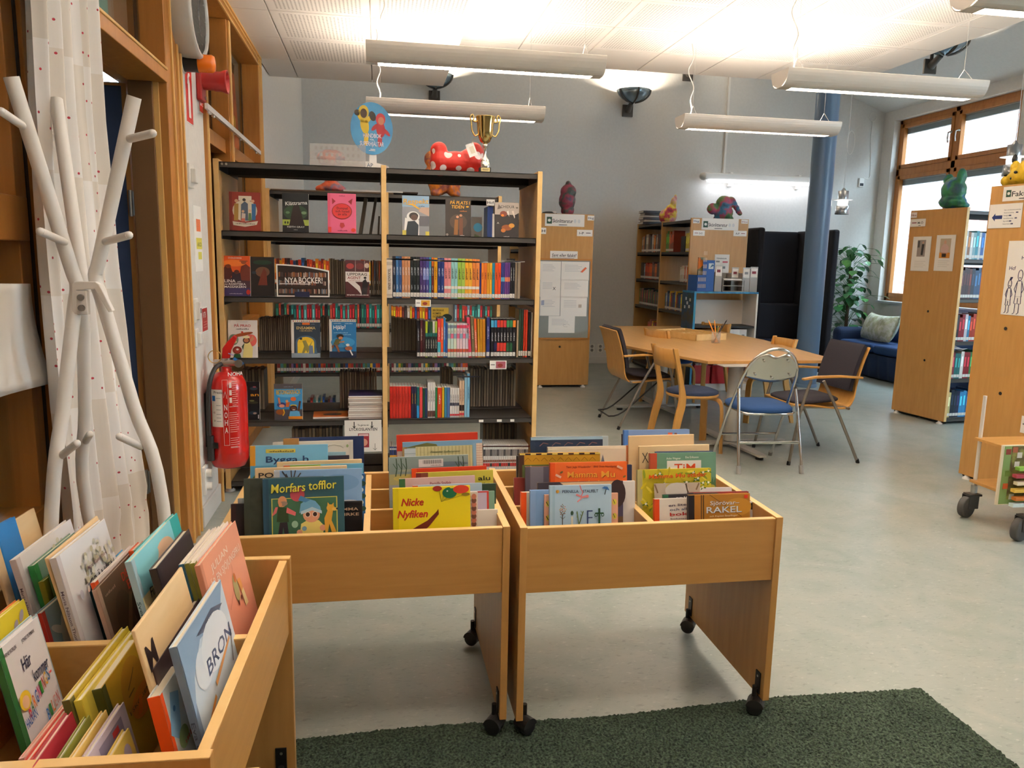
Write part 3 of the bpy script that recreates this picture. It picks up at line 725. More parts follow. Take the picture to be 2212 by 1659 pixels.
def shell_armchair():                                     # faces +x, origin under the seat centre
    r = thing('shell_armchair', '', 'chair', group='upholstered shell armchairs')
    prof = curve_pts([(0.235, 0, 0.455), (0.1, 0, 0.452), (-0.1, 0, 0.43), (-0.2, 0, 0.432), (-0.245, 0, 0.49), (-0.265, 0, 0.62), (-0.30, 0, 0.76), (-0.335, 0, 0.865), (-0.35, 0, 0.89)], 6)
    m = MB(); ribbon(m, prof, 0.012, -0.235, 0.235, BIRCH); m.build('plywood_shell', r, bevel=0.003)
    seat = MB(); seat.add(*rounded_pad(0.205, 0.222, 0.03), DKFAB, T(0.025, 0, 0.462) @ RY(0.06), True); seat.build('seat_pad', r)
    up = prof[27:]; q = MB(); ribbon(q, [(p[0] + 0.014, 0, p[2]) for p in up][::-1], 0.03, -0.225, 0.225, DKFAB); q.build('back_pad', r, bevel=0.012)
    for s in (-1, 1):
        y = s * 0.265
        m = MB(); m.tube(curve_pts([(0.27, y * 1.05, 0.0), (0.2, y, 0.40), (0.13, y, 0.648)], 5), 0.0115, GREYTUBE); m.cyl((0.27, y * 1.05, 0), (0.268, y * 1.05, 0.03), 0.014, BLACK); m.build('leg', r)
        m = MB(); m.tube(curve_pts([(-0.31, y * 1.03, 0.0), (-0.12, y, 0.38), (0.03, y, 0.64)], 5), 0.0115, GREYTUBE); m.cyl((-0.31, y * 1.03, 0), (-0.3, y * 1.03, 0.03), 0.014, BLACK); m.build('leg', r)
        m = MB(); X = frame((0, y - 0.02, 0), (1, 0, 0), (0, 0, 1))
        m.prism([(-0.285, 0.655), (-0.1, 0.665), (0.1, 0.66), (0.2, 0.645), (0.2, 0.66), (0.1, 0.677), (-0.1, 0.682), (-0.285, 0.67)], 0.04, BIRCH, frame((0, y + 0.02, 0), (1, 0, 0), (0, 0, 1))); m.build('armrest', r, bevel=0.004)
        m = MB(); m.tube([(-0.2, y, 0.425), (-0.2, s * 0.2, 0.425)], 0.01, GREYTUBE); m.tube([(0.18, y, 0.425), (0.18, s * 0.2, 0.425)], 0.01, GREYTUBE); m.tube([(-0.2, s * 0.2, 0.425), (0.18, s * 0.2, 0.43)], 0.01, GREYTUBE); m.build('seat_frame', r)
    return r
def rounded_pad(a, b, h, n=28, e=0.45):
    vs = []; rings = [(0.0, 1.0, True), (0.35, 1.0, 0), (0.92, 0.9, 0), (1.0, 0.55, 0), (1.0, 0.2, 0), (0.97, 0.0, 0)]
    for rr, zz, _ in rings:
        for j in range(n):
            t = 2 * PI * j / n; c, s_ = math.cos(t), math.sin(t)
            vs.append((a * rr * math.copysign(abs(c) ** e, c), b * rr * math.copysign(abs(s_) ** e, s_), h * zz))
    fs = [(i * n + j, (i + 1) * n + j, (i + 1) * n + (j + 1) % n, i * n + (j + 1) % n) for i in range(len(rings) - 1) for j in range(n)]
    fs.append(tuple((len(rings) - 1) * n + j for j in range(n)))
    return vs, fs
sa = shell_armchair(); sa.location = (2.42, 6.80, 0); sa.rotation_euler = (0, 0, math.radians(2)); relabel(sa, 'shell armchair with pale plywood back towards the notice board side of the table')
o = copy_tree(sa); o.location = (3.32, 5.50, 0); o.rotation_euler = (0, 0, math.radians(180)); relabel(o, 'shell armchair showing its dark cloth back pad, at the sofa corner of the table')
m = MB()
for y in (-0.15, 0.15): m.tube(curve_pts([(0.12, y, 0.43), (-0.22, y, 0.14), (-0.36, y, 0.10)], 4), 0.007, BLACK)
m.tube([(-0.36, -0.15, 0.10), (-0.36, 0.15, 0.10)], 0.007, BLACK)
m.build('stacking_rod', sa)

def wood_chair(fab):                                      # bent birch chair, faces +x
    r = thing('bentwood_chair', '', 'chair', group='birch bentwood chairs')
    m = MB(); m.lathe([(0.001, 0.0), (0.185, 0.0), (0.195, 0.008), (0.195, 0.02), (0.185, 0.026), (0.001, 0.026)], BIRCH, 40, T(0, 0, 0.425)); m.build('seat', r)
    m = MB(); m.lathe([(0.193, 0.0), (0.19, 0.016), (0.15, 0.03), (0.001, 0.034)], fab, 40, T(0, 0, 0.450)); m.build('seat_pad', r)
    def leg(a, foot, up=None):
        pass
    for s in (-1, 1):                                     # front legs: bent L shape under the seat
        a = s * 0.62; d = Vector((math.cos(a), math.sin(a), 0)); w = Vector((-d.y, d.x, 0))
        pr = curve_pts([d * 0.05 + Vector((0, 0, 0.412)), d * 0.15 + Vector((0, 0, 0.412)), d * 0.2 + Vector((0, 0, 0.395)), d * 0.222 + Vector((0, 0, 0.34)), d * 0.228 + Vector((0, 0, 0.2)), d * 0.235], 5)
        m = MB(); vs = []
        for i, p in enumerate(pr):
            t = (pr[min(i + 1, len(pr) - 1)] - pr[max(i - 1, 0)]).normalized(); nn = w.cross(t)
            for q, u in ((-1, -1), (1, -1), (1, 1), (-1, 1)): vs.append(p + w * (0.026 * q) + nn * (0.012 * u))
        fs = [(i * 4 + j, i * 4 + (j + 1) % 4, i * 4 + 4 + (j + 1) % 4, i * 4 + 4 + j) for i in range(len(pr) - 1) for j in range(4)] + [(0, 1, 2, 3), tuple(len(vs) - 1 - i for i in range(4))]
        m.add(vs, fs, BIRCH); m.build('leg', r, bevel=0.003)
    for s in (-1, 1):                                     # rear legs run up into the back
        pr = curve_pts([(-0.26, s * 0.185, 0.0), (-0.205, s * 0.17, 0.28), (-0.175, s * 0.165, 0.43), (-0.205, s * 0.165, 0.60), (-0.255, s * 0.165, 0.80)], 5)
        m = MB(); vs = []
        for i, p in enumerate(pr):
            k = i / (len(pr) - 1); hw = 0.017 + 0.012 * math.sin(PI * min(1, k * 1.5))
            for q, u in ((-1, -1), (1, -1), (1, 1), (-1, 1)): vs.append(p + Vector((hw * q, 0.0125 * u + s * 0.012, 0)))
        fs = [(i * 4 + j, i * 4 + (j + 1) % 4, i * 4 + 4 + (j + 1) % 4, i * 4 + 4 + j) for i in range(len(pr) - 1) for j in range(4)] + [(3, 2, 1, 0), tuple(len(vs) - 4 + i for i in range(4))]
        m.add(vs, fs, BIRCH); m.build('leg', r, bevel=0.003)
    m = MB(); n = 14
    def back(u, v):
        y = -0.165 + 0.33 * u; x = -0.245 - 0.035 * math.sin(PI * u) + (0.66 - v * 0.13 - 0.66) * -0.0; z = 0.655 + 0.135 * v
        return (x - 0.03 * (z - 0.72) * 2 + 0.0, y, z)
    m.grid(back, n, 2, BIRCH); m.build('backrest', r, solid=0.014)
    return r
wc = wood_chair(NAVY); wc.scale = (1.06, 1.06, 1.06); wc.location = (2.47, 5.74, 0); wc.rotation_euler = (0, 0, math.radians(6)); relabel(wc, 'birch bentwood chair with navy seat, between the plywood shell chair and chrome chair')
wb = wood_chair(BLUEFAB); wb.location = (3.62, 6.85, 0); wb.rotation_euler = (0, 0, math.radians(184)); relabel(wb, 'birch bentwood chair with a bright blue seat, behind the chrome folding chair')
o = copy_tree(wb); o.location = (3.10, 7.75, 0); o.rotation_euler = (0, 0, math.radians(20)); relabel(o, 'birch bentwood chair pushed far under the table, only its blue seat rim and legs showing')
o = copy_tree(wb); o.location = (3.72, 8.40, 0); o.rotation_euler = (0, 0, math.radians(215)); relabel(o, 'birch bentwood chair of which only the back rail shows behind the pencils')

# chrome folding chair, back towards the viewer
r = thing('folding_chair', 'chrome folding chair with a bright blue seat and metal back plate', 'chair', (2.80, 5.24, 0), math.radians(-4))
def hoop(t):                                               # main frame: front feet -> hoop over the back
    return t
P = [(-0.235, 0.29, 0.0), (-0.225, 0.10, 0.36), (-0.205, -0.10, 0.66)]
arc = [(0.205 * math.cos(a) * -1, -0.10 - 0.12 * math.sin(a) , 0.66 + 0.25 * math.sin(a)) for a in [i * PI / 16 for i in range(17)]]
P = [Vector(p) for p in P[:2]] + [Vector(p) for p in arc] + [Vector((0.225, 0.10, 0.36)), Vector((0.235, 0.29, 0.0))]
for _ in range(2): P = [P[0]] + [(P[i - 1] + P[i] * 4 + P[i + 1]) / 6 for i in range(1, len(P) - 1)] + [P[-1]]
m = MB(); m.tube(P, 0.0115, CHROME, 12)
m.build('hoop_frame', r)
m = MB()
for i in range(1): pass
for sx in (-1, 1): m.cyl((sx * 0.235, 0.29, 0.0), (sx * 0.232, 0.272, 0.035), 0.016, M('8F8B86', 0.5))
m.build('rubber_foot', r)
for sx in (-1, 1):
    m = MB(); m.tube([(sx * 0.238, -0.24, 0.0), (sx * 0.222, -0.13, 0.45), (sx * 0.215, -0.09, 0.60)], 0.0115, CHROME, 12); c = m.build('leg', r)
    q = MB(); q.cyl((sx * 0.238, -0.24, 0.0), (sx * 0.235, -0.226, 0.06), 0.0165, M('8F8B86', 0.5)); q.build('rubber_foot', c)
m = MB(); m.tube([(-0.23, -0.185, 0.22), (0.23, -0.185, 0.22)], 0.0115, CHROME, 12); m.tube([(-0.228, 0.19, 0.20), (0.228, 0.19, 0.20)], 0.009, CHROME, 12); m.build('cross_bar', r)
m = MB(); m.add(*rounded_pad(0.215, 0.225, 0.045, e=0.55), BLUEFAB, T(0, 0.05, 0.435), True); m.build('seat_pad', r)
m = MB(); m.tube([(-0.19, -0.135, 0.43), (-0.17, -0.155, 0.425), (0.17, -0.155, 0.425), (0.19, -0.135, 0.43), (0.2, 0.2, 0.43), (-0.2, 0.2, 0.43)], 0.010, CHROME, 10, closed=True); m.build('seat_frame', r)
m = MB(); n = 24
def plate(u, v):
    x = (u - 0.5) * 0.37; top = 0.705 + 0.2 * math.sqrt(max(0, 1 - (x / 0.195) ** 2)); top -= 0.045 * math.exp(-(x / 0.055) ** 2)
    bot = 0.655 - 0.04 * math.cos(x / 0.185 * PI / 2) + 0.04
    z = bot + (top - 0.012 - bot) * v
    return (x, -0.115 - 0.10 * (z - 0.66) / 0.25 - 0.015 * math.cos(x / 0.19 * PI / 2), z)
m.grid(plate, n, 8, M('C9C7BE', 0.22, 0.9)); m.build('back_plate', r, solid=0.006)
m = MB()
for x, z in ((-0.09, 0.82), (0.09, 0.82), (-0.13, 0.715), (0.13, 0.715), (0, 0.69)): m.ball((x, -0.14 - 0.10 * (z - 0.66) / 0.25 - 0.015 * math.cos(x / 0.19 * PI / 2) + 0.01, z), 0.008, STEEL, 10)
m.build('rivet', r)

# on the table: compartment tray, pencil cup, pencils
a, b_, c, = onZ(1450, 722, TZ), onZ(1503, 737, TZ), onZ(1569, 734, TZ)
tray = thing('wooden_tray', 'flat compartmented wooden game box lying on the reading table', 'wooden box', (b_.x, b_.y, TZ), math.atan2(c.y - b_.y, c.x - b_.x))
Lx = (c - b_).length; Ly = 0.62; TR = wood('tray_wood', 'D2AC6C', 'DCB87A', (4, 4, 4), 5, 0.5)
m = MB(); m.box(0, Lx, 0, Ly, 0, 0.006, TR); m.build('bottom', tray)
m = MB()
m.box(0, Lx, 0, 0.012, 0, 0.065, TR); m.box(0, Lx, Ly - 0.012, Ly, 0, 0.065, TR); m.box(0, 0.012, 0, Ly, 0, 0.065, TR); m.box(Lx - 0.012, Lx, 0, Ly, 0, 0.065, TR); m.build('rim', tray, bevel=0.002)
m = MB()
for i in range(1, 6): m.box(Lx * i / 6 - 0.003, Lx * i / 6 + 0.003, 0.012, Ly - 0.012, 0.006, 0.055, TR)
m.box(0.012, Lx - 0.012, Ly * 0.5, Ly * 0.5 + 0.006, 0.006, 0.055, TR); m.build('partition_slats', tray)
pc = onZ(1546, 741, TZ)
cup = MB(); cup.lathe([(0.001, 0.0), (0.042, 0.0), (0.045, 0.11), (0.043, 0.11), (0.040, 0.004), (0.001, 0.004)], M('DFD9D4', 0.1, alpha=0.28), 28)
tag(cup.build('pencil_cup', loc=(pc.x, pc.y, TZ)), 'clear plastic cup holding pencils on the reading table', 'pencil cup')
for i, (dx, dy, hh, col, lab, bl) in enumerate(((-0.075, 0.02, 0.21, 'E58A1E', 'orange pencil leaning farthest out of the clear cup towards the shell chair', 0), (-0.012, 0.03, 0.21, 'E8932A', 'orange pencil standing most upright in the clear cup', 0), (0.012, -0.01, 0.16, '7C8A3A', 'short olive pencil in the clear cup', 0), (0.055, 0.0, 0.175, '2A2622', 'black pencil leaning in the clear cup beside the longest one', 1), (0.09, -0.01, 0.215, '1D1A1A', 'longest black pencil leaning out of the clear cup towards the chrome chair', 1), (0.05, 0.03, 0.15, 'D9772A', 'short orange pencil leaning in the clear cup', 0))):
    p0 = Vector((-dx * 0.25, -dy * 0.3, 0.008)); p1 = Vector((dx, dy, hh)); t = (p1 - p0).normalized()
    m = MB(); m.cyl(p0, p1, 0.0055, M(col, 0.4), n=8); m.cyl(p1, p1 + t * 0.018, 0.0055, M('D8B27C' if not bl else '3A2E24', 0.6), r2=0.001, n=8)
    tag(m.build('pencil', loc=(pc.x, pc.y, TZ)), lab, 'pencil', 'pencils in the clear cup')

# ================================================================== craft shelf with files and trays
cx0, cx1 = onY(1499, 632, 8.5).x, onY(1637, 634, 8.5).x; CY0, CY1 = 8.48, 8.84; CZ = onY(1560, 634, 8.5).z
PB = mottled('blue_paint_splashes', ['2E77B0', '3E9AC8', '2A6FA8', '58A8CC'], 9, 0.5)
PD = mottled('dark_painted_side', ['1C3A64', '243B2C', '21486E', '4A4436', '1F5A3A'], 4, 0.5)
r = thing('craft_shelf', 'white shelf unit with hand painted blue edges and dark painted side', 'shelf unit', (cx0, CY0, 0)); cw = cx1 - cx0; cd = CY1 - CY0
m = MB(); m.box(0, 0.02, 0.004, cd, 0, CZ, PD); m.box(-0.001, 0.024, 0, 0.004, 0, CZ, mottled('green_blue_edge', ['2E8CBE', '2E8CBE', '2A7A4A'], 2.5, 0.5)); m.build('side_panel', r)
m = MB(); m.box(cw - 0.02, cw, 0, cd, 0, CZ, WHITE); m.build('side_panel', r)
m = MB(); m.box(0, cw, 0, cd, CZ, CZ + 0.02, PB); m.build('top_board', r)
m = MB(); m.box(0.02, cw - 0.02, 0.01, cd, CZ - 0.40, CZ - 0.38, mottled('black_white_edge', ['232323', '1E1E1E', 'D8D8D4'], 8, 0.5, 'CONSTANT')); m.build('shelf', r)
m = MB(); m.box(0.02, cw - 0.02, cd - 0.02, cd, CZ - 0.38, CZ - 0.09, M('E4DCD2', 0.6)); m.build('back_panel', r)
m = MB(); m.box(0.02, cw - 0.02, 0.01, cd, 0.06, 0.08, WHITE); m.box(0.02, cw - 0.02, 0.01, 0.03, 0.0, 0.06, WHITE); m.build('base_shelf', r)
m = MB()
for i, (u, v) in enumerate(((0.12, 0.08), (0.24, 0.07), (0.14, 0.16), (0.27, 0.17), (0.2, 0.12))): m.box(-0.003, 0, u - 0.022 + 0.0, u + 0.015, CZ - v - 0.02, CZ - v + 0.015, M('D4DAE4', 0.7))
m.build('painted_spots', r)
def cxp(px): return onY(px, 600, CY0).x
CT = CZ + 0.021
# blue slotted magazine file
BF = M('1F56A8', 0.45); xa, xb = cxp(1508), cxp(1544)
r = thing('magazine_file', 'blue plastic magazine file with slotted side standing on the craft shelf', 'magazine file', (xa, CY0 + 0.02, CT)); fw = 0.115; fh = onY(1530, 562, CY0).z - CT
m = MB(); fx = xb - xa; X = frame((0, 0, 0), (0, 1, 0), (0, 0, 1))
m.box(0.11, fx, 0, 0.004, 0, fh, BF); m.box(0.0, fx, 0, 0.27, 0, 0.004, BF); m.box(fx - 0.004, fx, 0, 0.27, 0, fh * 0.55, BF)
m.box(0, 0.004, 0.0, 0.27, 0, fh * 0.52, BF); m.box(0.0, 0.11, -0.0, 0.003, 0, fh * 0.52, M('1C4E9C', 0.45)); m.box(0.06, 0.11, 0, 0.003, fh * 0.52, fh, M('1C4E9C', 0.45))
m.build('file_body', r, bevel=0.001)
m = MB()
for j in range(6):
    for i in range(6 if j < 3 else 3):
        x = 0.012 + i * 0.017 if j < 3 else 0.064 + i * 0.016
        m.box(x, x + 0.006, -0.001, 0.0, 0.04 + j * 0.075, 0.085 + j * 0.075, M('E0C6A4', 0.6))
m.build('slots', r)
m = MB(); m.box(0.13, fx - 0.015, -0.002, 0, fh - 0.1, fh - 0.035, M('C9D8E2', 0.5)); m.prism([(0.145, fh - 0.09), (0.17, fh - 0.045), (0.2, fh - 0.06), (0.165, fh - 0.075)], 0.001, M('2C5C8C', 0.5), frame((0, -0.002, 0), (1, 0, 0), (0, 0, 1))); m.build('sticker', r)
m = MB(); m.box(0.02, 0.10, 0.03, 0.05, 0.005, fh + 0.03, mottled('comic_cover', ['D97A1E', '6C6A4A', 'E3B21E', '5A4B48'], 5, 0.4, 'CONSTANT', bump=0))
tag(m.build('magazine', loc=(xa, CY0 + 0.03, CT)), 'orange and grey magazine sticking out of the blue magazine file', 'magazine')
# clear magazine files, grey letter tray
CLEAR = M('CFCBC6', 0.15, alpha=0.45)
for px0, px1, top, lab in ((1546, 1562, 572, 'clear magazine file with a white label, beside the blue one'), (1590, 1606, 577, 'clear magazine file holding patterned papers behind the letter tray'), (1606, 1622, 577, 'clear magazine file with a grey mark on its white label'), (1622, 1639, 575, 'clear magazine file with a red mark at the outer end of the craft shelf')):
    x0, x1 = cxp(px0), cxp(px1); zt = onY(1560, top, CY0).z - CT
    r = thing('magazine_file', lab, 'magazine file', (x0, CY0 + (0.12 if px0 == 1590 else 0.02), CT), 0, 'clear magazine files on the craft shelf'); w_ = x1 - x0 - 0.004
    m = MB(); m.box(0, w_, 0, 0.003, 0, zt, CLEAR); m.box(0, 0.003, 0, 0.25, 0, zt * 0.6, CLEAR); m.box(w_ - 0.003, w_, 0, 0.25, 0, zt * 0.6, CLEAR); m.box(0, w_, 0, 0.25, 0, 0.003, CLEAR); m.build('file_body', r)
    m = MB()
    for k in range(5): m.box(0.006 + k * (w_ - 0.02) / 5, 0.006 + k * (w_ - 0.02) / 5 + 0.008, 0.02, 0.22, 0.004, zt * 0.72, M(['8A7E78', 'B5ADA6', '6E6660', '9C948C', 'A59A90'][k], 0.7))
    m.build('paper_filling', r)
    m = MB(); m.box(0.006, w_ - 0.006, -0.002, 0, zt * 0.58, zt * 0.94, PAPER); m.box(0.02, w_ - 0.025, -0.003, -0.002, zt * 0.72, zt * 0.82, M(['8E3A4A', '8A8F94'][px0 == 1606], 0.6)); m.build('label', r)
x0, x1 = cxp(1563), cxp(1611); zt = onY(1560, 590, CY0).z - CT
r = thing('letter_tray', 'grey plastic letter tray with two slots on the craft shelf', 'letter tray', (x0, CY0 + 0.01, CT)); w_ = x1 - x0; GP = M('8C8A86', 0.45)
m = MB(); X = frame((0, 0, 0), (0, 1, 0), (0, 0, 1))
for x in (0, w_ - 0.008): m.prism([(0.0, 0), (0.27, 0), (0.27, zt), (0.08, zt), (0.0, zt * 0.62)], 0.008, GP, X @ T(0, 0, x))
m.box(0, w_, 0.262, 0.27, 0, zt, GP); m.build('tray_body', r)
for q in (0.0, 0.30, 0.60):
    m = MB(); m.box(0.008, w_ - 0.008, 0.0, 0.262, zt * q, zt * q + 0.008, GP); m.build('tray_shelf', r)
m = MB(); m.box(0.02, w_ - 0.03, 0.02, 0.25, zt * 0.6 + 0.009, zt * 0.6 + 0.02, PAPER); tag(m.build('paper_stack', loc=(x0, CY0 + 0.01, CT)), 'thin stack of papers on top of the grey letter tray', 'papers')
# three white file boxes on the lower shelf, drawing leaning at their side
zs = CZ - 0.78
for i, (px0, px1, lab, c_) in enumerate(((1578, 1594, 'white file box with a dark red mark, closest to the pencils', '7A2A40'), (1594, 1609, 'white file box with a red line of print, middle of three', 'C0394A'), (1609, 1624, 'white file box with a grey mark, outermost of three', '8A8F94'))):
    x0, x1 = cxp(px0), cxp(px1); m = MB(); m.box(0, x1 - x0 - 0.002, 0, 0.26, 0, 0.36, M('E9E8EA', 0.5)); m.box(0.025, x1 - x0 - 0.028, -0.001, 0, 0.26, 0.3, M(c_, 0.6)); m.box(0.03, x1 - x0 - 0.04, -0.001, 0, 0.215, 0.225, M('9A9A9A', 0.6))
    tag(m.build('file_box', loc=(x0, CY0 + 0.03, zs)), lab, 'file box', 'white file boxes in the craft shelf')
m = MB(); m.box(0.02, cw - 0.02, 0.01, cd, zs - 0.02, zs - 0.001, WHITE); m.build('shelf', bpy.data.objects['craft_shelf'])
# red crates on the base shelf
RC = M('C8242A', 0.4)
for px0, px1, lab in ((1513, 1550, 'red plastic crate at the painted side of the craft shelf'), (1552, 1602, 'red plastic crate behind the table column leg')):
    x0, x1 = cxp(px0), cxp(px1); r = thing('red_crate', lab, 'crate', (x0, CY0 + 0.02, 0.081), 0, 'red crates'); w_ = x1 - x0 - 0.01
    m = MB(); d_ = 0.28; hh = 0.22
    for (a0, a1, b0, b1) in ((0, w_, 0, 0.006), (0, w_, d_ - 0.006, d_), (0, 0.006, 0, d_), (w_ - 0.006, w_, 0, d_)): m.box(a0, a1, b0, b1, 0, hh, RC)
    m.box(0, w_, 0, d_, 0, 0.005, RC); m.box(-0.006, w_ + 0.006, -0.006, 0.0, hh - 0.02, hh, RC); m.build('crate_body', r, bevel=0.002)
    m = MB(); m.box(0.02, w_ - 0.02, 0.03, d_ - 0.03, 0.006, hh + 0.02, mottled('crate_filling', ['C9A46A', 'A23A3A', 'D8D0C4', '5A4A40'], 14, 0.7)); m.build('contents', r)

# ================================================================== booth, sofa, cushion, plant
BOOTHF = M('1C1B22', 0.95, bump=0.3)
bx0, bx1 = onY(1641, 492, 9.35).x, onY(1817, 490, 9.35).x; bz = onY(1680, 492, 9.35).z
r = thing('reading_booth', 'black high backed fabric reading booth behind the blue column', 'booth', (bx0, 9.35, 0)); bw = bx1 - bx0
tl = 0.40
m = MB(); m.box(0, 0.09, 0, 0.95, 0.06, bz, BOOTHF); m.build('side_screen', r, bevel=0.03, seg=3)
m = MB(); m.box(bw - 0.09, bw, 0, 0.95, 0.06, bz, BOOTHF); m.build('side_screen', r, bevel=0.03, seg=3)
m = MB(); m.box(0.09, bw - 0.09, 0.84, 0.95, 0.06, bz - 0.01, BOOTHF); m.build('back_screen', r, bevel=0.03, seg=3)
m = MB(); m.box(0.09, bw - 0.09, 0.1, 0.83, 0.28, 0.46, M('1B2A4A', 0.9, bump=0.3)); m.build('seat_cushion', r, bevel=0.03, seg=3)
m = MB(); m.box(0.1, bw - 0.1, 0.68, 0.84, 0.46, 0.95, BOOTHF); m.build('back_cushion', r, bevel=0.03, seg=3)
m = MB(); m.box(0.09, bw - 0.09, 0.15, 0.83, 0.1, 0.28, BOOTHF); m.build('base', r)
for x in (0.045, bw - 0.045):
    for y in (0.06, 0.89):
        m = MB(); m.cyl((x, y, 0), (x, y, 0.06), 0.02, STEEL); m.build('leg', r)

SOFA = M('1B2E4E', 0.9, bump=0.3); SX = 6.52
r = thing('sofa', 'dark blue loose covered sofa standing under the window', 'sofa', (SX, 8.35, 0))
SL = 1.95
def soft(name, x0, x1, y0, y1, z0, z1, m_, bev=0.06):
    m = MB(); m.box(x0, x1, y0, y1, z0, z1, m_); return m.build(name, r, bevel=bev, seg=4)
soft('seat_base', 0.03, 0.92, 0.0, SL, 0.02, 0.33, SOFA, 0.02)
for i in range(2): soft('seat_cushion', 0.0, 0.70, 0.2 + i * 0.78, 0.97 + i * 0.78, 0.33, 0.46, M('1E3F70', 0.85, bump=0.3), 0.05)
soft('armrest', 0.0, 0.92, SL - 0.18, SL, 0.3, 0.62, SOFA, 0.08); soft('armrest', 0.0, 0.92, 0.0, 0.18, 0.3, 0.62, SOFA, 0.08)
soft('backrest', 0.74, 0.92, 0.0, SL, 0.3, 0.72, SOFA, 0.07)
soft('back_cushion', 0.56, 0.78, 0.2, 0.96, 0.42, 0.93, M('1E3F70', 0.85, bump=0.3), 0.1); soft('back_cushion', 0.56, 0.78, 0.98, 1.75, 0.42, 0.74, M('1E3F70', 0.85, bump=0.3), 0.09)
def skirt(u, v): return (0.0 + 0.012 * math.sin(u * 60) + 0.03 * (1 - v), SL * u, 0.02 + 0.31 * v)
m = MB(); m.grid(skirt, 120, 4, SOFA); m.build('skirt', r, solid=0.006)
CUSH = mottled('leafy_cushion_cloth', ['D8DCC8', 'BFC6A0', 'E4E6DA', 'C9D0AE'], 11, 0.85, bump=0.3)
m = MB()
def pil(u, v):
    a, b = 2 * u - 1, 2 * v - 1; e = (1 - abs(a) ** 2.6) * (1 - abs(b) ** 2.6)
    return a, b, max(0.0, e) ** 0.5
def pf(s):
    def f(u, v):
        a, b, e = pil(u, v); t = s * (0.11 * e + 0.012 * math.sin(9 * a + 2) * math.cos(5 * b) * e)
        return (t, 0.40 * a * (1 - 0.05 * b * b), 0.21 * b * (1 - 0.12 * a * a + 0.05 * a * a * a * a) - 0.05 * (1 - a * a) * (b > 0) * b)
    return f
m.grid(pf(1), 40, 24, CUSH); m.grid(pf(-1), 40, 24, CUSH)
pc_ = onX(1890, 712, SX + 0.32)
tag(m.build('cushion', merge=True, loc=(SX + 0.36, pc_.y - 0.05, 0.665), rot=(0, 0.35, -0.12)), 'pale green leaf patterned cushion lying on the blue sofa', 'cushion')

# climbing plant in a pot by the far corner
r = thing('climbing_plant', 'tall climbing house plant with glossy leaves between booth and window', 'plant', (onY(1838, 640, 10.62).x - 0.05, 10.6, 0))
m = MB(); m.lathe([(0.001, 0), (0.13, 0), (0.17, 0.3), (0.155, 0.3), (0.15, 0.27), (0.001, 0.27)], M('5A5654', 0.5), 24); m.build('flower_pot', r)
m = MB(); m.cyl((0, 0, 0.25), (0, 0, 1.45), 0.025, M('4A3A28', 0.9)); m.build('moss_pole', r)
LEAF = [mottled('leaf_a', ['1F4A2A', '2E6A38', '245832'], 8, 0.28, bump=0.1), mottled('leaf_b', ['3E7E3A', '5A9A4A', '2F6E3C'], 8, 0.3, bump=0.1)]
rnd = random.Random(3); st = MB(); lf = MB()
for i in range(170):
    z = 0.28 + 1.5 * rnd.random() ** 0.9; a = rnd.uniform(0, 2 * PI); rr = (0.10 + 0.26 * rnd.random()) * (1.0 if z < 1.5 else 0.85)
    if i % 9 == 0: rr += 0.16
    p0 = Vector((0.03 * math.cos(a), 0.03 * math.sin(a), z - 0.1)); tip = Vector((rr * math.cos(a), rr * math.sin(a), z + 0.03)); end = tip + Vector((0.05 * math.cos(a), 0.05 * math.sin(a), -0.04))
    st.tube([p0, p0.lerp(tip, 0.6) + Vector((0, 0, 0.06)), tip], 0.003, M('3A6A34', 0.5), 5)
    L_ = rnd.uniform(0.085, 0.15); d = Vector((math.cos(a + rnd.uniform(-.5, .5)), math.sin(a + rnd.uniform(-.5, .5)), -rnd.uniform(0.2, 1.3))).normalized(); w = d.cross(Vector((0, 0, 1))).normalized(); n_ = w.cross(d)
    prof = [(0, 0.0), (0.12, 0.33), (0.35, 0.45), (0.6, 0.36), (0.85, 0.15), (1.0, 0.0)]
    vs = []
    for t, h_ in prof:
        c = tip + d * (L_ * t) - n_ * (0.12 * L_ * t * t)
        vs += [c + w * (h_ * L_) + n_ * (0.12 * L_ * h_), c, c - w * (h_ * L_) + n_ * (0.12 * L_ * h_)]
    fs = []
    for k in range(len(prof) - 1):
        b = k * 3; fs += [(b, b + 1, b + 4, b + 3), (b + 1, b + 2, b + 5, b + 4)]
    lf.add(vs, fs, LEAF[i % 3 == 0], smooth=True)
st.build('stems', r); lf.build('foliage', r)

# ================================================================== rug
def pile():
    m, N, L, b = new_mat('green_carpet_pile')
    t = N.new('ShaderNodeTexCoord'); n = N.new('ShaderNodeTexNoise'); n.inputs['Scale'].default_value = 130; n.inputs['Detail'].default_value = 3
    n2 = N.new('ShaderNodeTexNoise'); n2.inputs['Scale'].default_value = 5; n2.inputs['Detail'].default_value = 3
    L.new(t.outputs['Object'], n.inputs['Vector']); L.new(t.outputs['Object'], n2.inputs['Vector'])
    r = ramp(N, [(0.36, '202A22'), (0.5, '3A4838'), (0.64, '526250')]); L.new(n.outputs['Fac'], r.inputs['Fac'])
    r2 = ramp(N, [(0.3, 'B8C4C0'), (0.7, 'FFFFFF')]); L.new(n2.outputs['Fac'], r2.inputs['Fac'])
    mx = N.new('ShaderNodeMix'); mx.data_type = 'RGBA'; mx.blend_type = 'MULTIPLY'; mx.inputs[0].default_value = 0.8
    L.new(r.outputs['Color'], mx.inputs[6]); L.new(r2.outputs['Color'], mx.inputs[7]); L.new(mx.outputs[2], b.inputs['Base Color']); b.inputs['Roughness'].default_value = 1.0
    return m
RX0, RX1, RY0, RY1 = -0.9, 1.915, 0.5, 2.285
rr_ = random.Random(5); NU, NV = 470, 290; vs = []
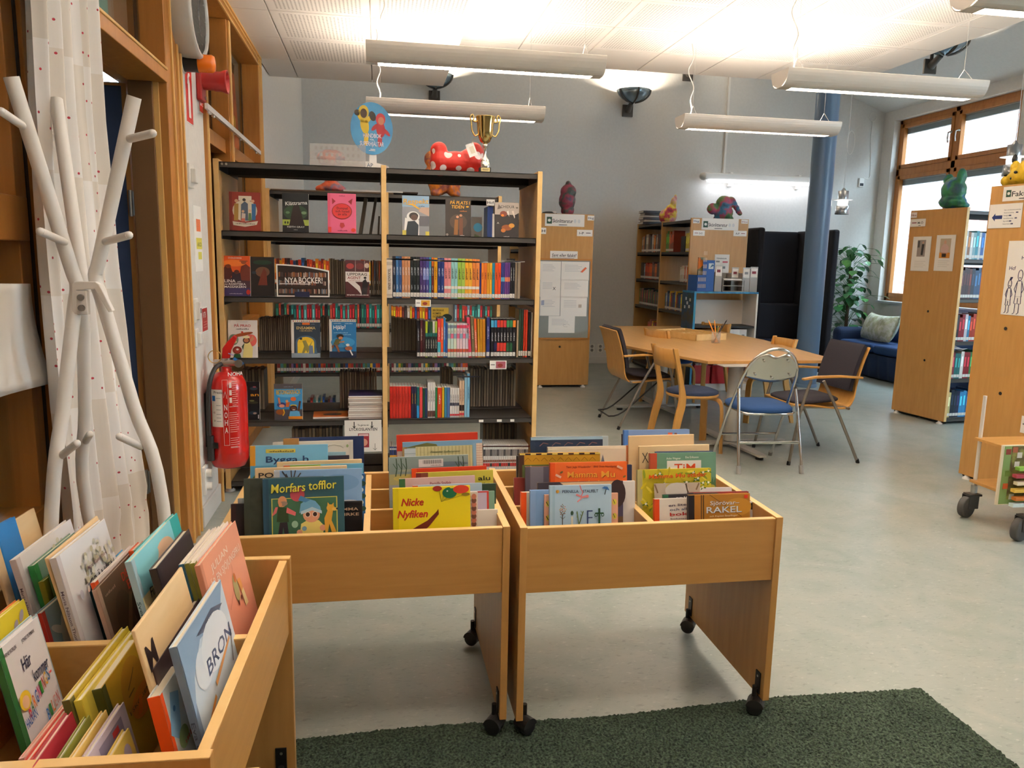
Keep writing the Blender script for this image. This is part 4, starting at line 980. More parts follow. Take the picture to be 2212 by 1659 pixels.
for j in range(NV + 1):
    for i in range(NU + 1):
        u, v = i / NU, j / NV; x = RX0 + (RX1 - RX0) * u; y = RY0 + (RY1 - RY0) * v
        edge = min(i, NU - i, j, NV - j)
        y += (0.012 * math.sin(5.5 * x + 0.6) - 0.006 * math.sin(2.1 * x)) * max(0, (v - 0.8) / 0.2)
        y += rr_.uniform(-.003, .003); x += rr_.uniform(-.003, .003)
        vs.append((x, y, 0.001 if edge == 0 else 0.004 + 0.007 * rr_.random()))
fs = [(j * (NU + 1) + i, j * (NU + 1) + i + 1, (j + 1) * (NU + 1) + i + 1, (j + 1) * (NU + 1) + i) for j in range(NV) for i in range(NU)]
m = MB(); m.add(vs, fs, pile()); tag(m.build('rug'), 'dark green cut pile rug lying in front of the book bins', 'rug')

# ================================================================== coat rack and curtain
RACK = M('E8E4DF', 0.4)
r = thing('coat_rack', 'white tubular coat rack of three crossing bent poles in front of the curtain', 'coat rack', (-0.78, 2.12, 0))
R0 = Vector((-0.78, 2.12, 0))
def pole(top, mid, low, ydt, ydm, ydl, foot, pegs, rad=0.0165):
    a, b2, c = onY(*top, ydt), onY(*mid, ydm), onY(*low, ydl)
    pts = [a, a.lerp(b2, 0.45), a.lerp(b2, 0.9), b2, b2.lerp(c, 0.12), b2.lerp(c, 0.55), c, Vector(foot)]
    m = MB(); m.tube([p - R0 for p in curve_pts(pts, 5)], rad, RACK, 16); o = m.build('pole', r)
    for (p0, y0, p1, y1) in pegs:
        q = MB(); u, v = onY(*p0, y0) - R0, onY(*p1, y1) - R0; q.cyl(u, v, 0.0095, RACK, n=14); q.ball(v, 0.0095, RACK, 10); q.build('peg', o)
    f_ = MB(); f_.cyl(Vector(foot) - R0, Vector(foot) - R0 + Vector((0, 0, 0.02)), rad + 0.002, M('D8D4CE', 0.5)); f_.build('foot_cap', o)
pole((24, 166), (166, 618), (112, 1100), 2.0, 2.10, 2.02, (-0.91, 1.98 + 0.09, 0.0), [((57, 277), 2.02, (3, 241), 1.95), ((140, 523), 2.07, (87, 500), 1.98), ((132, 985), 2.03, (166, 958), 1.96)])
pole((290, 209), (206, 600), (352, 1090), 2.08, 2.12, 2.12, (-0.545, 2.125, 0.0), [((280, 300), 2.07, (330, 288), 1.98), ((228, 522), 2.1, (279, 508), 2.0), ((305, 965), 2.12, (258, 943), 2.05)])
pole((121, 215), (178, 610), (188, 1100), 2.30, 2.16, 2.26, (-0.72, 2.32, 0.0), [((112, 297), 2.3, (118, 290), 2.4), ((152, 508), 2.22, (149, 503), 2.32), ((184, 955), 2.24, (194, 938), 2.12)])
c = onY(190, 618, 2.10) - R0
m = MB(); X = T(c.x, c.y - 0.025, c.z)
m.prism([(-0.034, -0.068), (-0.022, -0.068), (-0.018, -0.01), (0.022, -0.006), (0.052, -0.064), (0.062, -0.06), (0.034, 0.006), (0.026, 0.012), (-0.022, 0.012), (-0.029, 0.004)], 0.02, RACK, X @ frame((0, 0.02, 0), (1, 0, 0), (0, 0, 1)))
m.box(-0.022, 0.004, 0.0, 0.02, -0.07, -0.01, RACK, X)
m.build('clamp_bracket', r, bevel=0.002)
m = MB()
for z in (-0.027, -0.053): m.cyl((-0.009, 0.0, z), (-0.009, -0.006, z), 0.008, M('8A8A8A', 0.3, 1.0), X=X, n=14)
m.build('bolt', r)

def dotted():
    m, N, L, b = new_mat('dotted_white_curtain')
    t = N.new('ShaderNodeTexCoord'); mp = N.new('ShaderNodeMapping'); mp.inputs['Scale'].default_value = (1, 13, 9); L.new(t.outputs['UV'], mp.inputs['Vector'])
    mp.inputs['Scale'].default_value = (16, 42, 1)
    v = N.new('ShaderNodeTexVoronoi'); v.voronoi_dimensions = '2D'; v.inputs['Scale'].default_value = 1.0; L.new(mp.outputs['Vector'], v.inputs['Vector'])
    lt = N.new('ShaderNodeMath'); lt.operation = 'LESS_THAN'; lt.inputs[1].default_value = 0.05; L.new(v.outputs['Distance'], lt.inputs[0])
    ck = N.new('ShaderNodeTexChecker'); mp2 = N.new('ShaderNodeMapping'); mp2.inputs['Scale'].default_value = (6, 9, 1); L.new(t.outputs['UV'], mp2.inputs['Vector']); L.new(mp2.outputs['Vector'], ck.inputs['Vector'])
    ck.inputs['Scale'].default_value = 1.0; ck.inputs['Color1'].default_value = lin('EEEBE8'); ck.inputs['Color2'].default_value = lin('E2DBD2')
    mx = N.new('ShaderNodeMix'); mx.data_type = 'RGBA'; L.new(lt.outputs[0], mx.inputs[0]); L.new(ck.outputs['Color'], mx.inputs[6]); mx.inputs[7].default_value = lin('B43A4A')
    L.new(mx.outputs[2], b.inputs['Base Color']); b.inputs['Roughness'].default_value = 0.9
    b.inputs['Subsurface Weight'].default_value = 0.0
    return m
rows = [(-60, 52, 190), (0, 58, 193), (200, 66, 206), (380, 76, 224), (580, 90, 240), (756, 105, 262), (900, 116, 277), (1113, 140, 303), (1300, 150, 330)]
CXW = XL + 0.085
pr_ = []
for py, l, rt in rows:
    a, b2 = onX(l, py, CXW), onX(rt, py, CXW); pr_.append((a.z, a.y, b2.y, b2.z))
pr_.append((0.05, 2.29, 2.93, 0.05)); pr_.sort()
def lerp_row(z):
    for i in range(len(pr_) - 1):
        if pr_[i][0] <= z <= pr_[i + 1][0]:
            t = (z - pr_[i][0]) / (pr_[i + 1][0] - pr_[i][0]); return [pr_[i][k] + (pr_[i + 1][k] - pr_[i][k]) * t for k in (1, 2)]
    return pr_[-1][1:3] if z > pr_[-1][0] else pr_[0][1:3]
def cur(u, v):
    z = 0.05 + 2.98 * v; l, rt = lerp_row(z); am = 0.032 - 0.012 * (v < 0.2)
    ph = u * 2 * PI * 4.5 + 0.5 * math.sin(v * 3) + 0.8 * u
    return (CXW + am * math.sin(ph) + 0.008 * math.sin(ph * 2.3 + v * 5), l + (rt - l) * (u + 0.018 * math.sin(ph * 1.0 + 1)), z)
m = MB(); NU, NV = 110, 50; m.grid(cur, NU, NV, dotted()); o = m.build('curtain')
uv = o.data.uv_layers.new(name='UVMap')
for p in o.data.polygons:
    for li in p.loop_indices:
        vi = o.data.loops[li].vertex_index; uv.data[li].uv = ((vi % (NU + 1)) / NU, (vi // (NU + 1)) / NV)
tag(o, 'white curtain with small red dots hanging beside the doorway', 'curtain')
m = MB(); m.box(XL + 0.05, XL + 0.085, 1.6, 2.75, 3.03, 3.055, WHITE); m.box(XL, XL + 0.07, 1.9, 1.93, 3.03, 3.055, WHITE); m.box(XL, XL + 0.07, 2.5, 2.53, 3.03, 3.055, WHITE); tag(m.build('curtain_rail'), 'white curtain rail above the dotted curtain', 'curtain rail')

# papers on the glazed door
XF = XL + 0.004
def wall_quad(mb, X0, y0, y1, z0, z1, m_, t=0.002): mb.box(X0, X0 + t, y0, y1, z0, z1, m_)
def WT(x, y, z): return frame((x, y, z), (0, 1, 0), (0, 0, 1))       # text on the left wall, reading towards +y
m = MB(); a, b2 = onX(-20, 290, XF), onX(68, 350, XF); wall_quad(m, XL - 0.074, a.y + 0.02, b2.y - 0.02, 1.70, 1.80, PAPER)
m.text('elevråd', WT(XL - 0.071, a.y + 0.03, 1.738), 0.05, M('3A3A44', 0.6), width=0.16)
tag(m.build('paper_notice'), 'handwritten paper strip on the glass beside the curtain', 'notice')
m = MB(); a, b2 = onX(-40, 640, XF + 0.02), onX(104, 860, XF + 0.02)
vs = [(XF + 0.02, onX(-60, 612, XF + 0.02).y, onX(-60, 612, XF + 0.02).z), (XF + 0.02, onX(73, 613, XF + 0.02).y, onX(73, 613, XF + 0.02).z), (XF + 0.03, onX(105, 828, XF + 0.03).y, onX(105, 828, XF + 0.03).z), (XF + 0.03, onX(-60, 880, XF + 0.03).y, onX(-60, 880, XF + 0.03).z)]
def pq(u, v): 
    p = Vector(vs[0]).lerp(Vector(vs[1]), u).lerp(Vector(vs[3]).lerp(Vector(vs[2]), u), v); p.x += 0.012 * math.sin(u * 4 + v * 3); return p
m.grid(pq, 12, 12, PAPER); tag(m.build('blank_poster', solid=0.0015), 'large blank white paper hanging on the glazed door behind the coat rack', 'poster')
m = MB()
for (px, py, c_) in ((30, 375, 'E86A4A'), (42, 402, 'E86A4A')): a = onX(px, py, XL - 0.07); wall_quad(m, XL - 0.074, a.y - 0.025, a.y + 0.02, a.z - 0.045, a.z + 0.03, M(c_, 0.7))
tag(m.build('sticky_note'), 'orange sticky notes on the glass beside the curtain', 'sticky note')
m = MB(); a = onX(66, 430, XL - 0.07); wall_quad(m, XL - 0.074, a.y - 0.025, a.y + 0.025, a.z - 0.05, a.z + 0.04, M('CDB68E', 0.7)); tag(m.build('sticky_note'), 'beige sticky note on the glass next to the curtain edge', 'sticky note')
m = MB(); a = onX(4, 420, XL - 0.07); wall_quad(m, XL - 0.074, a.y - 0.06, a.y + 0.03, a.z - 0.10, a.z + 0.06, M('D9D2C6', 0.7)); tag(m.build('paper_notice'), 'pale paper on the glass under the handwritten strip', 'notice')

# ================================================================== on the white wall beside the doorway
p = onX(428, 32, XL + 0.09)
r = thing('wall_clock', 'round grey wall clock with deep case above the alarm lamp', 'clock', (XL, p.y - 0.02, p.z))
m = MB(); X = RY(PI / 2)
m.lathe([(0.205, 0.0), (0.21, 0.03), (0.212, 0.09), (0.204, 0.105), (0.19, 0.105), (0.19, 0.09), (0.001, 0.09)], M('C9C5BF', 0.35), 56, X); m.build('case', r)
m = MB(); m.lathe([(0.001, 0.092), (0.186, 0.092)], M('E7E4DF', 0.4), 48, X); m.build('dial', r)
m = MB()
for i in range(12):
    a = i * PI / 6; y, z = 0.16 * math.sin(a), 0.16 * math.cos(a); m.box(0.093, 0.0945, -0.004, 0.004, -0.014, 0.014, BLACK, T(0, y, z) @ RX(-a))
m.build('hour_markings', r)
for a, l, w_ in ((2.7, 0.10, 0.006), (0.5, 0.15, 0.004)):
    m = MB(); m.box(0.095, 0.097, -w_, w_, -0.02, l, BLACK, RX(-a)); m.build('clock_hand', r)
m = MB(); m.lathe([(0.001, 0.1), (0.19, 0.1)], GLASS, 40, X); m.build('clock_glass', r)

p = onX(392, 126, XL); q = onX(446, 124, XL + 0.2)
r = thing('alarm_beacon', 'orange alarm beacon on a black base below the wall clock', 'alarm lamp', (XL, p.y + 0.03, p.z - 0.012))
m = MB(); m.lathe([(0.052, 0.0), (0.054, 0.006)], WHITE, 28, RY(PI / 2)); m.lathe([(0.045, 0.006), (0.045, 0.075)], BLACK, 28, RY(PI / 2)); m.build('base', r)
m = MB(); m.lathe([(0.043, 0.075), (0.043, 0.14), (0.036, 0.152), (0.001, 0.156)], M('E8761A', 0.25), 28, RY(PI / 2)); m.build('lens', r)
p = onX(425, 172, XL)
r = thing('alarm_siren', 'red alarm siren horn on the wall beside the orange beacon', 'siren', (XL, p.y + 0.02, p.z))
RED = M('A8201E', 0.35)
m = MB(); m.box(0, 0.03, -0.05, 0.06, -0.11, 0.06, RED); m.build('mounting_base', r, bevel=0.008)
m = MB(); m.lathe([(0.048, 0.03), (0.048, 0.085), (0.052, 0.09), (0.052, 0.12), (0.062, 0.15), (0.062, 0.158), (0.052, 0.156), (0.03, 0.11), (0.001, 0.10)], RED, 32, RY(PI / 2)); m.build('horn', r)
m = MB(); m.lathe([(0.001, 0), (0.01, 0), (0.01, 0.004)], STEEL, 10, T(0.03, 0.035, -0.085) @ RY(PI / 2)); m.build('screw', r)

a = onX(406, 204, XL)
r = thing('extinguisher_sign', 'red pictogram sign of a fire extinguisher hanging below the siren', 'sign', (XL, a.y + 0.012, a.z))
SR = M('D2281F', 0.35)
m = MB(); m.box(0, 0.002, -0.075, 0.075, -0.145, 0.145, PAPER); m.box(0.002, 0.003, -0.07, 0.07, -0.14, 0.14, SR); m.build('sign_plate', r)
m = MB(); Xs = frame((0.0035, 0, 0), (0, 1, 0), (0, 0, 1))
m.prism([(-0.022, -0.115), (0.022, -0.115), (0.022, 0.055), (0.012, 0.075), (-0.012, 0.075), (-0.022, 0.055)], 0.0008, PAPER, Xs); m.prism([(-0.008, 0.075), (0.008, 0.075), (0.008, 0.09), (0.03, 0.1), (0.02, 0.112), (-0.012, 0.105), (-0.03, 0.08), (-0.034, 0.05), (-0.026, 0.05), (-0.022, 0.075), (-0.008, 0.088)], 0.0008, PAPER, Xs); m.build('sign_marking', r)
a = onX(434, 225, XL)
r = thing('small_fire_sign', 'small red and white sign next to the extinguisher pictogram', 'sign', (XL, a.y, a.z))
m = MB(); m.box(0, 0.002, -0.05, 0.05, -0.048, 0.048, PAPER); m.box(0.002, 0.003, -0.046, 0.046, -0.044, 0.044, SR); m.prism([(-0.035, -0.01), (-0.005, -0.01), (-0.005, 0.01), (-0.012, 0.028), (-0.03, 0.028)], 0.0008, PAPER, T(0.003, 0, 0) @ frame((0, 0, 0), (0, 1, 0), (0, 0, 1)))
for z in (0.02, 0.005, -0.01): m.box(0.003, 0.0035, 0.003, 0.04, z, z + 0.006, M('E8B8B0', 0.5))
m.build('sign_plate', r)

def switch(px, py, w_, h_, lab, kind, d=0.03, name='light_switch', cat='switch'):
    p = onX(px, py, XL); r = thing(name, lab, cat, (XL, p.y, p.z)); m = MB(); m.box(0, d * 0.4, -w_ / 2, w_ / 2, -h_ / 2, h_ / 2, M('E6E3DC', 0.35)); m.build('wall_plate', r, bevel=0.004)
    m = MB()
    if kind == 's': m.box(d * 0.4, d, -w_ * 0.3, w_ * 0.3, -h_ * 0.3, h_ * 0.3, M('F0EEE8', 0.3)); m.build('rocker', r, bevel=0.004)
    elif kind == 'd': m.box(d * 0.4, d, -w_ * 0.35, w_ * 0.35, -h_ * 0.35, h_ * 0.35, M('EAE7E2', 0.3)); m.box(d, d + 0.001, -w_ * 0.1, w_ * 0.2, -h_ * 0.1, h_ * 0.1, M('3A3A38', 0.3)); m.build('display', r, bevel=0.003)
    else:
        for z in ((0,) if h_ < 0.1 else (-h_ * 0.24, h_ * 0.24)): m.lathe([(0.022, d), (0.024, d * 0.4)], M('F0EEE8', 0.3), 24, T(0, 0, z) @ RY(PI / 2)); m.lathe([(0.001, d * 0.5), (0.02, d * 0.5), (0.022, d + 0.002)], M('D8D5CE', 0.4), 24, T(0, 0, z) @ RY(PI / 2))
        for z in ((0,) if h_ < 0.1 else (-h_ * 0.24, h_ * 0.24)):
            for y in (-0.009, 0.009): m.box(d * 0.5, d * 0.52, y - 0.0025, y + 0.0025, z - 0.0025, z + 0.0025, BLACK)
        m.build('socket_well', r)
    return r
switch(408, 380, 0.10, 0.12, 'white box shaped room sensor on the wall under the extinguisher sign', 's', 0.04, 'room_sensor', 'sensor')
switch(421, 671, 0.075, 0.13, 'white wall control with a dark window below the notice sheet', 'd', 0.03, 'wall_control', 'wall control')
switch(423, 730, 0.06, 0.10, 'white light switch below the wall control, nearest the red water sign', 's', 0.03)
switch(440, 1036, 0.085, 0.16, 'white double wall socket above the skirting by the fire extinguisher', 'o', 0.045, 'wall_socket', 'socket')
for px, lab in ((1278, 'white wall socket on the far wall nearest the notice board case'), (1296, 'white wall socket on the far wall, middle of three')):
    p = onY(px, 752, YB); r = thing('wall_socket', lab, 'socket', (p.x, YB, p.z), 0, 'far wall sockets'); m = MB(); m.box(-0.04, 0.04, -0.015, 0, -0.06, 0.06, M('E6E3DC', 0.35)); m.build('wall_plate', r, bevel=0.004)
    m = MB()
    for z in (-0.028, 0.028): m.lathe([(0.001, 0), (0.02, 0), (0.022, 0.004)], M('8A8782', 0.5), 18, T(0, -0.016, z) @ RX(PI / 2))
    m.build('socket_well', r)
p = onY(1312, 753, YB); m = MB(); m.box(-0.04, 0.04, -0.015, 0, -0.04, 0.05, M('E6E3DC', 0.35)); tag(m.build('wall_plate_cover', loc=(p.x, YB, p.z), bevel=0.004), 'blank white cover plate beside the far wall sockets', 'cover plate')
p = onY(1859, 394, YB); r = thing('thermostat', 'white thermostat with a dark display on the far wall by the window', 'thermostat', (p.x, YB, p.z)); m = MB(); m.box(-0.04, 0.04, -0.03, 0, -0.07, 0.06, WHITE); m.build('housing', r, bevel=0.006); m = MB(); m.box(-0.028, 0.03, -0.032, -0.03, -0.055, -0.015, M('3E444A', 0.3)); m.build('display', r)
m = MB(); a, b2 = onY(1885, 262, YB - 0.01), onY(1866, 384, YB - 0.01); m.tube(curve_pts([b2, (b2.x + 0.10, b2.y, b2.z + 0.03), (a.x, a.y, a.z - 0.3), a], 6), 0.004, WHITE, 6); m.tube([(a.x + 0.06 * math.cos(t), a.y, a.z + 0.06 + 0.06 * math.sin(t)) for t in [i * PI / 8 for i in range(16)]], 0.004, WHITE, 6, closed=True); tag(m.build('thermostat_cable'), 'thin white cable with a loop running up from the thermostat', 'cable')

a = onX(428, 514, XL)
r = thing('notice_sheet', 'white sheet with an orange and two yellow note squares on the wall by the bookcase', 'notice', (XL, a.y, a.z))
m = MB(); m.box(0, 0.002, -0.095, 0.085, -0.18, 0.17, PAPER); m.build('sheet', r)
m = MB(); m.box(0.002, 0.003, -0.04, 0.055, 0.035, 0.10, M('D9764A', 0.7)); m.box(0.002, 0.003, -0.055, 0.075, -0.06, 0.0, M('D9CF5A', 0.7)); m.box(0.002, 0.003, -0.02, 0.06, -0.115, -0.075, M('D9CF5A', 0.7)); m.text('. . :', WT(0.0035, -0.03, 0.06), 0.03, BLACK); m.text('ABCD', WT(0.0035, -0.04, -0.045), 0.03, M('6A6A3A', 0.6), width=0.10); m.build('note_squares', r)
a = onX(442, 690, XL)
r = thing('water_sign', 'red sign with white print on the wall by the bookcase, above the extinguisher', 'sign', (XL, a.y, a.z))
m = MB(); m.box(0, 0.002, -0.075, 0.065, -0.068, 0.068, PAPER); m.box(0.002, 0.003, -0.07, 0.06, -0.063, 0.063, M('B02A2A', 0.4)); m.build('sign_plate', r)
m = MB(); m.text('VATTEN', WT(0.0035, -0.055, 0.012), 0.045, PAPER, width=0.075)
for z in (-0.015, -0.03, -0.045): m.box(0.003, 0.0036, -0.045, 0.045, z, z + 0.004, M('D89A94', 0.5))
m.build('lettering', r)

# fire extinguisher
EY, ER = 4.50, 0.108
e0 = onY(497, 1006, EY); e1 = onY(497, 802, EY); EXX = e0.x
r = thing('fire_extinguisher', 'red powder fire extinguisher with black hose mounted on the white wall', 'fire extinguisher', (EXX, EY, e0.z)); H_ = e1.z - e0.z
ERED = M('C21A16', 0.22, coat=0.5)
m = MB(); m.lathe([(0.001, 0.03), (0.03, 0.012), (0.07, 0.0), (0.095, 0.012), (ER - 0.002, 0.05), (ER, 0.09), (ER + 0.001, 0.095), (ER, 0.10), (ER, H_ - 0.10), (0.103, H_ - 0.06), (0.085, H_ - 0.025), (0.055, H_ - 0.006), (0.03, H_), (0.028, H_ + 0.03)], ERED, 48); m.build('cylinder', r)
m = MB(); m.cyl((0, 0, H_ + 0.025), (0, 0, H_ + 0.075), 0.024, STEEL); m.cyl((-0.06, 0.0, H_ + 0.05), (0.07, -0.02, H_ + 0.05), 0.018, STEEL); m.lathe([(0.001, 0), (0.02, 0), (0.022, 0.02)], STEEL, 16, T(0.075, -0.03, H_ + 0.05) @ RX(PI / 2)); m.build('valve', r)
m = MB(); m.prism([(-0.02, 0), (0.02, 0.0), (0.03, 0.05), (0.065, 0.12), (0.05, 0.135), (0.015, 0.10), (-0.015, 0.06)], 0.035, M('C21A16', 0.35), frame((-0.0, 0.02, H_ + 0.07), (1, 0, 0), (0, 0, 1))); m.build('handle', r, bevel=0.005)
m = MB(); m.tube([(-0.055 + 0.035 * math.cos(t), -0.02, H_ + 0.085 + 0.035 * math.sin(t)) for t in [i * PI / 10 for i in range(20)]], 0.0025, M('C8A05A', 0.3, 0.9), 6, closed=True); m.build('pull_ring', r)
m = MB(); m.tube([(0.02, -0.03, H_ + 0.105), (0.05, -0.035, H_ + 0.095)], 0.003, M('A8A0D8', 0.4), 6); m.box(0.04, 0.10, -0.036, -0.030, -0.008, 0.008, M('2F7AC8', 0.4), T(0.015, 0, H_ + 0.10) @ RY(0.6)); m.build('safety_seal', r)
m = MB(); hs = curve_pts([(-0.02, -0.025, H_ + 0.045), (-0.05, -0.07, H_ + 0.02), (-0.075, -0.105, H_ - 0.08), (-0.085, -0.105, H_ - 0.3), (-0.085, -0.10, 0.20), (-0.08, -0.10, 0.12)], 6); m.tube(hs, 0.0125, M('2A2624', 0.45), 12); m.cyl((-0.08, -0.10, 0.06), (-0.08, -0.10, 0.2), 0.019, BLACK); m.box(-0.07, -0.04, -0.115, -0.09, 0.13, 0.16, BLACK); m.build('hose', r)
def on_cyl(mb, a0, a1, z0, z1, m_, rr=ER + 0.0012, n=8):
    vs = []
    for i in range(n + 1):
        a = a0 + (a1 - a0) * i / n; vs += [(rr * math.cos(a), rr * math.sin(a), z0), (rr * math.cos(a), rr * math.sin(a), z1)]
    mb.add(vs, [(2 * i, 2 * i + 2, 2 * i + 3, 2 * i + 1) for i in range(n)], m_)
def text_cyl(mb, s, a, z, h, m_, width=None, vert=False, rr=ER + 0.0016):
    vs, fs, x0, x1 = text_mesh(s); sx = h if width is None else width / (x1 - x0)
    mb.add([((rr) * math.cos(a + (v.x - x0) * sx / rr), rr * math.sin(a + (v.x - x0) * sx / rr), z + v.y * h) for v in vs], fs, m_)
A0 = -PI / 2 - 0.05
m = MB(); on_cyl(m, A0 - 0.62, A0 - 0.02, 0.25, 0.46, PAPER); m.build('service_label', r)
m = MB(); text_cyl(m, 'Presto', A0 - 0.45, 0.437, 0.021, M('3A4048', 0.5)); on_cyl(m, A0 - 0.56, A0 - 0.38, 0.395, 0.425, M('1C6AB8', 0.5), ER + 0.0018)
for z in (0.28, 0.30, 0.32, 0.345, 0.37, 0.41): on_cyl(m, A0 - 0.34, A0 - 0.1, z, z + 0.003, M('9AA0A4', 0.6), ER + 0.0018)
text_cyl(m, '15', A0 - 0.52, 0.325, 0.015, M('7A4A3A', 0.5)); text_cyl(m, '21', A0 - 0.5, 0.28, 0.014, M('3A3A3A', 0.5)); m.build('label_print', r)
m = MB()
a0, a1, z0, z1 = A0 + 0.0, A0 + 0.27, 0.145, 0.515
for (p0, p1, q0, q1) in ((a0, a0 + 0.012, z0, z1), (a1 - 0.012, a1, z0, z1), (a0, a1, z0, z0 + 0.0015), (a0, a1, z1 - 0.0015, z1)): on_cyl(m, p0, p1, q0, q1, PAPER)
for i, ch in enumerate('NOHA'): text_cyl(m, ch, A0 + 0.065, 0.345 - i * 0.043, 0.045, PAPER, width=0.016)
m.tube([((ER + 0.001) * math.cos(A0 + 0.13 + t), (ER + 0.001) * math.sin(A0 + 0.13 + t), z) for t, z in ((-0.07, 0.415), (-0.04, 0.435), (0, 0.45), (0.05, 0.43), (0.07, 0.41))], 0.001, PAPER, 4)
text_cyl(m, 'NOHA', A0 + 0.30, 0.535, 0.03, PAPER)
for (u0, u1, v0, v1) in ((0.31, 0.75, 0.37, 0.52), (0.31, 0.75, 0.135, 0.20), (0.31, 0.75, 0.22, 0.35)):
    for q in range(int((v1 - v0) / 0.012)): on_cyl(m, A0 + u0 + (0.16 if v0 > 0.36 else 0), A0 + u1 - 0.08 * (q % 3 == 0), v0 + q * 0.012, v0 + q * 0.012 + 0.0028, M('E8B4AC', 0.5))
for q in range(3): on_cyl(m, A0 + 0.33, A0 + 0.45, 0.385 + q * 0.042, 0.415 + q * 0.042, M('E8D4CE', 0.5))
on_cyl(m, A0 + 0.31, A0 + 0.75, 0.362, 0.364, PAPER); on_cyl(m, A0 + 0.31, A0 + 0.75, 0.13, 0.132, PAPER); m.build('printed_lettering', r)
m = MB(); m.box(-0.005, 0.03, -0.03, 0.03, 0.12, H_ - 0.12, BLACK, T(XL - EXX + 0.005, 0, 0)); m.build('wall_bracket', r)

# white slanting curtain track in front of the timber screen
a, b2 = onX(445, 223, XL + 0.05), onX(562, 336, XL + 0.05)
r = thing('curtain_track', 'white curtain track without curtain across the timber screen', 'curtain track', (XL + 0.05, 0, 0))
m = MB(); z = (a.z + b2.z) / 2; m.box(-0.008, 0.008, a.y, b2.y, z - 0.012, z + 0.018, M('DAD8D4', 0.35)); m.build('rail', r)
m = MB()
for q in (0.15, 0.5, 0.85): m.box(-0.03, -0.006, a.y + (b2.y - a.y) * q - 0.01, a.y + (b2.y - a.y) * q + 0.01, z - 0.005, z + 0.012, M('DAD8D4', 0.35))
m.build('wall_bracket', r)
m = MB()
for y in (a.y + 0.06, a.y + 0.10, a.y + 0.2, (a.y + b2.y) / 2 + 0.1, b2.y - 0.2): m.ball((0, y, z - 0.02), 0.008, M('C8C4BE', 0.4), 8)
m.build('glider', r)

# ================================================================== papier-mache figures and other things on top of the cases
def mache(name, label, cat, mat, loc, parts, voxel=0.01, rough=0.012):
    m = MB()
    for c, rr in parts: m.ball(c, rr, mat, 18)
    o = m.build(name, loc=loc)
    md = o.modifiers.new('skin', 'REMESH'); md.mode = 'VOXEL'; md.voxel_size = voxel; md.use_smooth_shade = True
    t = bpy.data.textures.new('lumps', 'CLOUDS'); t.noise_scale = 0.05
    d = o.modifiers.new('lumps', 'DISPLACE'); d.texture = t; d.strength = rough; d.mid_level = 0.5
    s = o.modifiers.new('even', 'SMOOTH'); s.iterations = 2
    return tag(o, label, cat)
def pz(px, py, Y): return onY(px, py, Y)
# orange toadstool on the second case
o_ = pz(716, 413, 7.15); q = lambda px, py: (pz(px, py, 7.15) - o_)
MO = mottled('orange_red_paint', ['B8301C', 'D84A22', 'C43A1E', '8A3A4A'], 12, 0.55, bump=0.5)
MC = mottled('orange_blue_blots', ['D2502E', 'D86A44', '7A6E86', 'D2502E'], 9, 0.55, 'LINEAR', bump=0.4)
mache('papier_mache_figure', 'orange papier-mache toadstool behind the clear acrylic holder, on the second case', 'sculpture', MC, (o_.x, 7.15, 2.036), [((0, 0, 0.30), (0.125, 0.11, 0.07)), ((0, 0, 0.26), (0.11, 0.1, 0.03)), ((0.0, 0, 0.17), (0.07, 0.06, 0.12)), ((0, 0, 0.05), (0.10, 0.08, 0.05)), ((-0.08, 0, 0.035), (0.06, 0.06, 0.035)), ((0.07, 0, 0.035), (0.06, 0.06, 0.035))])
# many coloured animal on the second case
o_ = pz(948, 424, 7.2)
mache('papier_mache_figure', 'orange and blue papier-mache animal on the second case, seen under the top shelf', 'sculpture', mottled('orange_blue_animal', ['C85A1A', 'E08A2A', '8A4A4A', 'D87A22', '2F5A8A'], 7, 0.55, 'LINEAR', 0.5), (o_.x, 7.2, 2.036), [((0, 0, 0.12), (0.10, 0.08, 0.11)), ((0.12, 0, 0.13), (0.08, 0.07, 0.12)), ((-0.17, 0, 0.16), (0.08, 0.06, 0.05)), ((-0.09, 0, 0.2), (0.06, 0.05, 0.05)), ((-0.08, 0, 0.33), (0.055, 0.05, 0.07)), ((-0.06, 0, 0.25), (0.05, 0.05, 0.08)), ((-0.03, -0.03, 0.03), (0.05, 0.05, 0.035)), ((0.15, 0, 0.035), (0.05, 0.05, 0.035))])
# red animal with white dots on the nearest case
o_ = pz(985, 372, 5.12); ZT = 2.032
def spots():
    m, N, L, b = new_mat('red_with_white_dots')
    t = N.new('ShaderNodeTexCoord'); v = N.new('ShaderNodeTexVoronoi'); v.inputs['Scale'].default_value = 11.5; v.inputs['Randomness'].default_value = 0.55; L.new(t.outputs['Object'], v.inputs['Vector'])
    lt = N.new('ShaderNodeMath'); lt.operation = 'LESS_THAN'; lt.inputs[1].default_value = 0.30; L.new(v.outputs['Distance'], lt.inputs[0])
    mx = N.new('ShaderNodeMix'); mx.data_type = 'RGBA'; L.new(lt.outputs[0], mx.inputs[0]); mx.inputs[6].default_value = lin('C4261C'); mx.inputs[7].default_value = lin('EADCD8'); L.new(mx.outputs[2], b.inputs['Base Color']); b.inputs['Roughness'].default_value = 0.5
    return m
mache('papier_mache_figure', 'red papier-mache animal with white dots beside the trophy', 'sculpture', spots(), (o_.x, 5.13, ZT), [((-0.11, 0, 0.14), (0.055, 0.06, 0.055)), ((-0.10, 0, 0.07), (0.07, 0.08, 0.09)), ((0, 0, 0.065), (0.12, 0.085, 0.075)), ((0.09, 0, 0.075), (0.09, 0.085, 0.085)), ((0.12, 0, 0.13), (0.06, 0.06, 0.07)), ((-0.13, 0, 0.02), (0.035, 0.06, 0.03)), ((0.12, 0, 0.02), (0.06, 0.06, 0.03))], 0.007, 0.004)
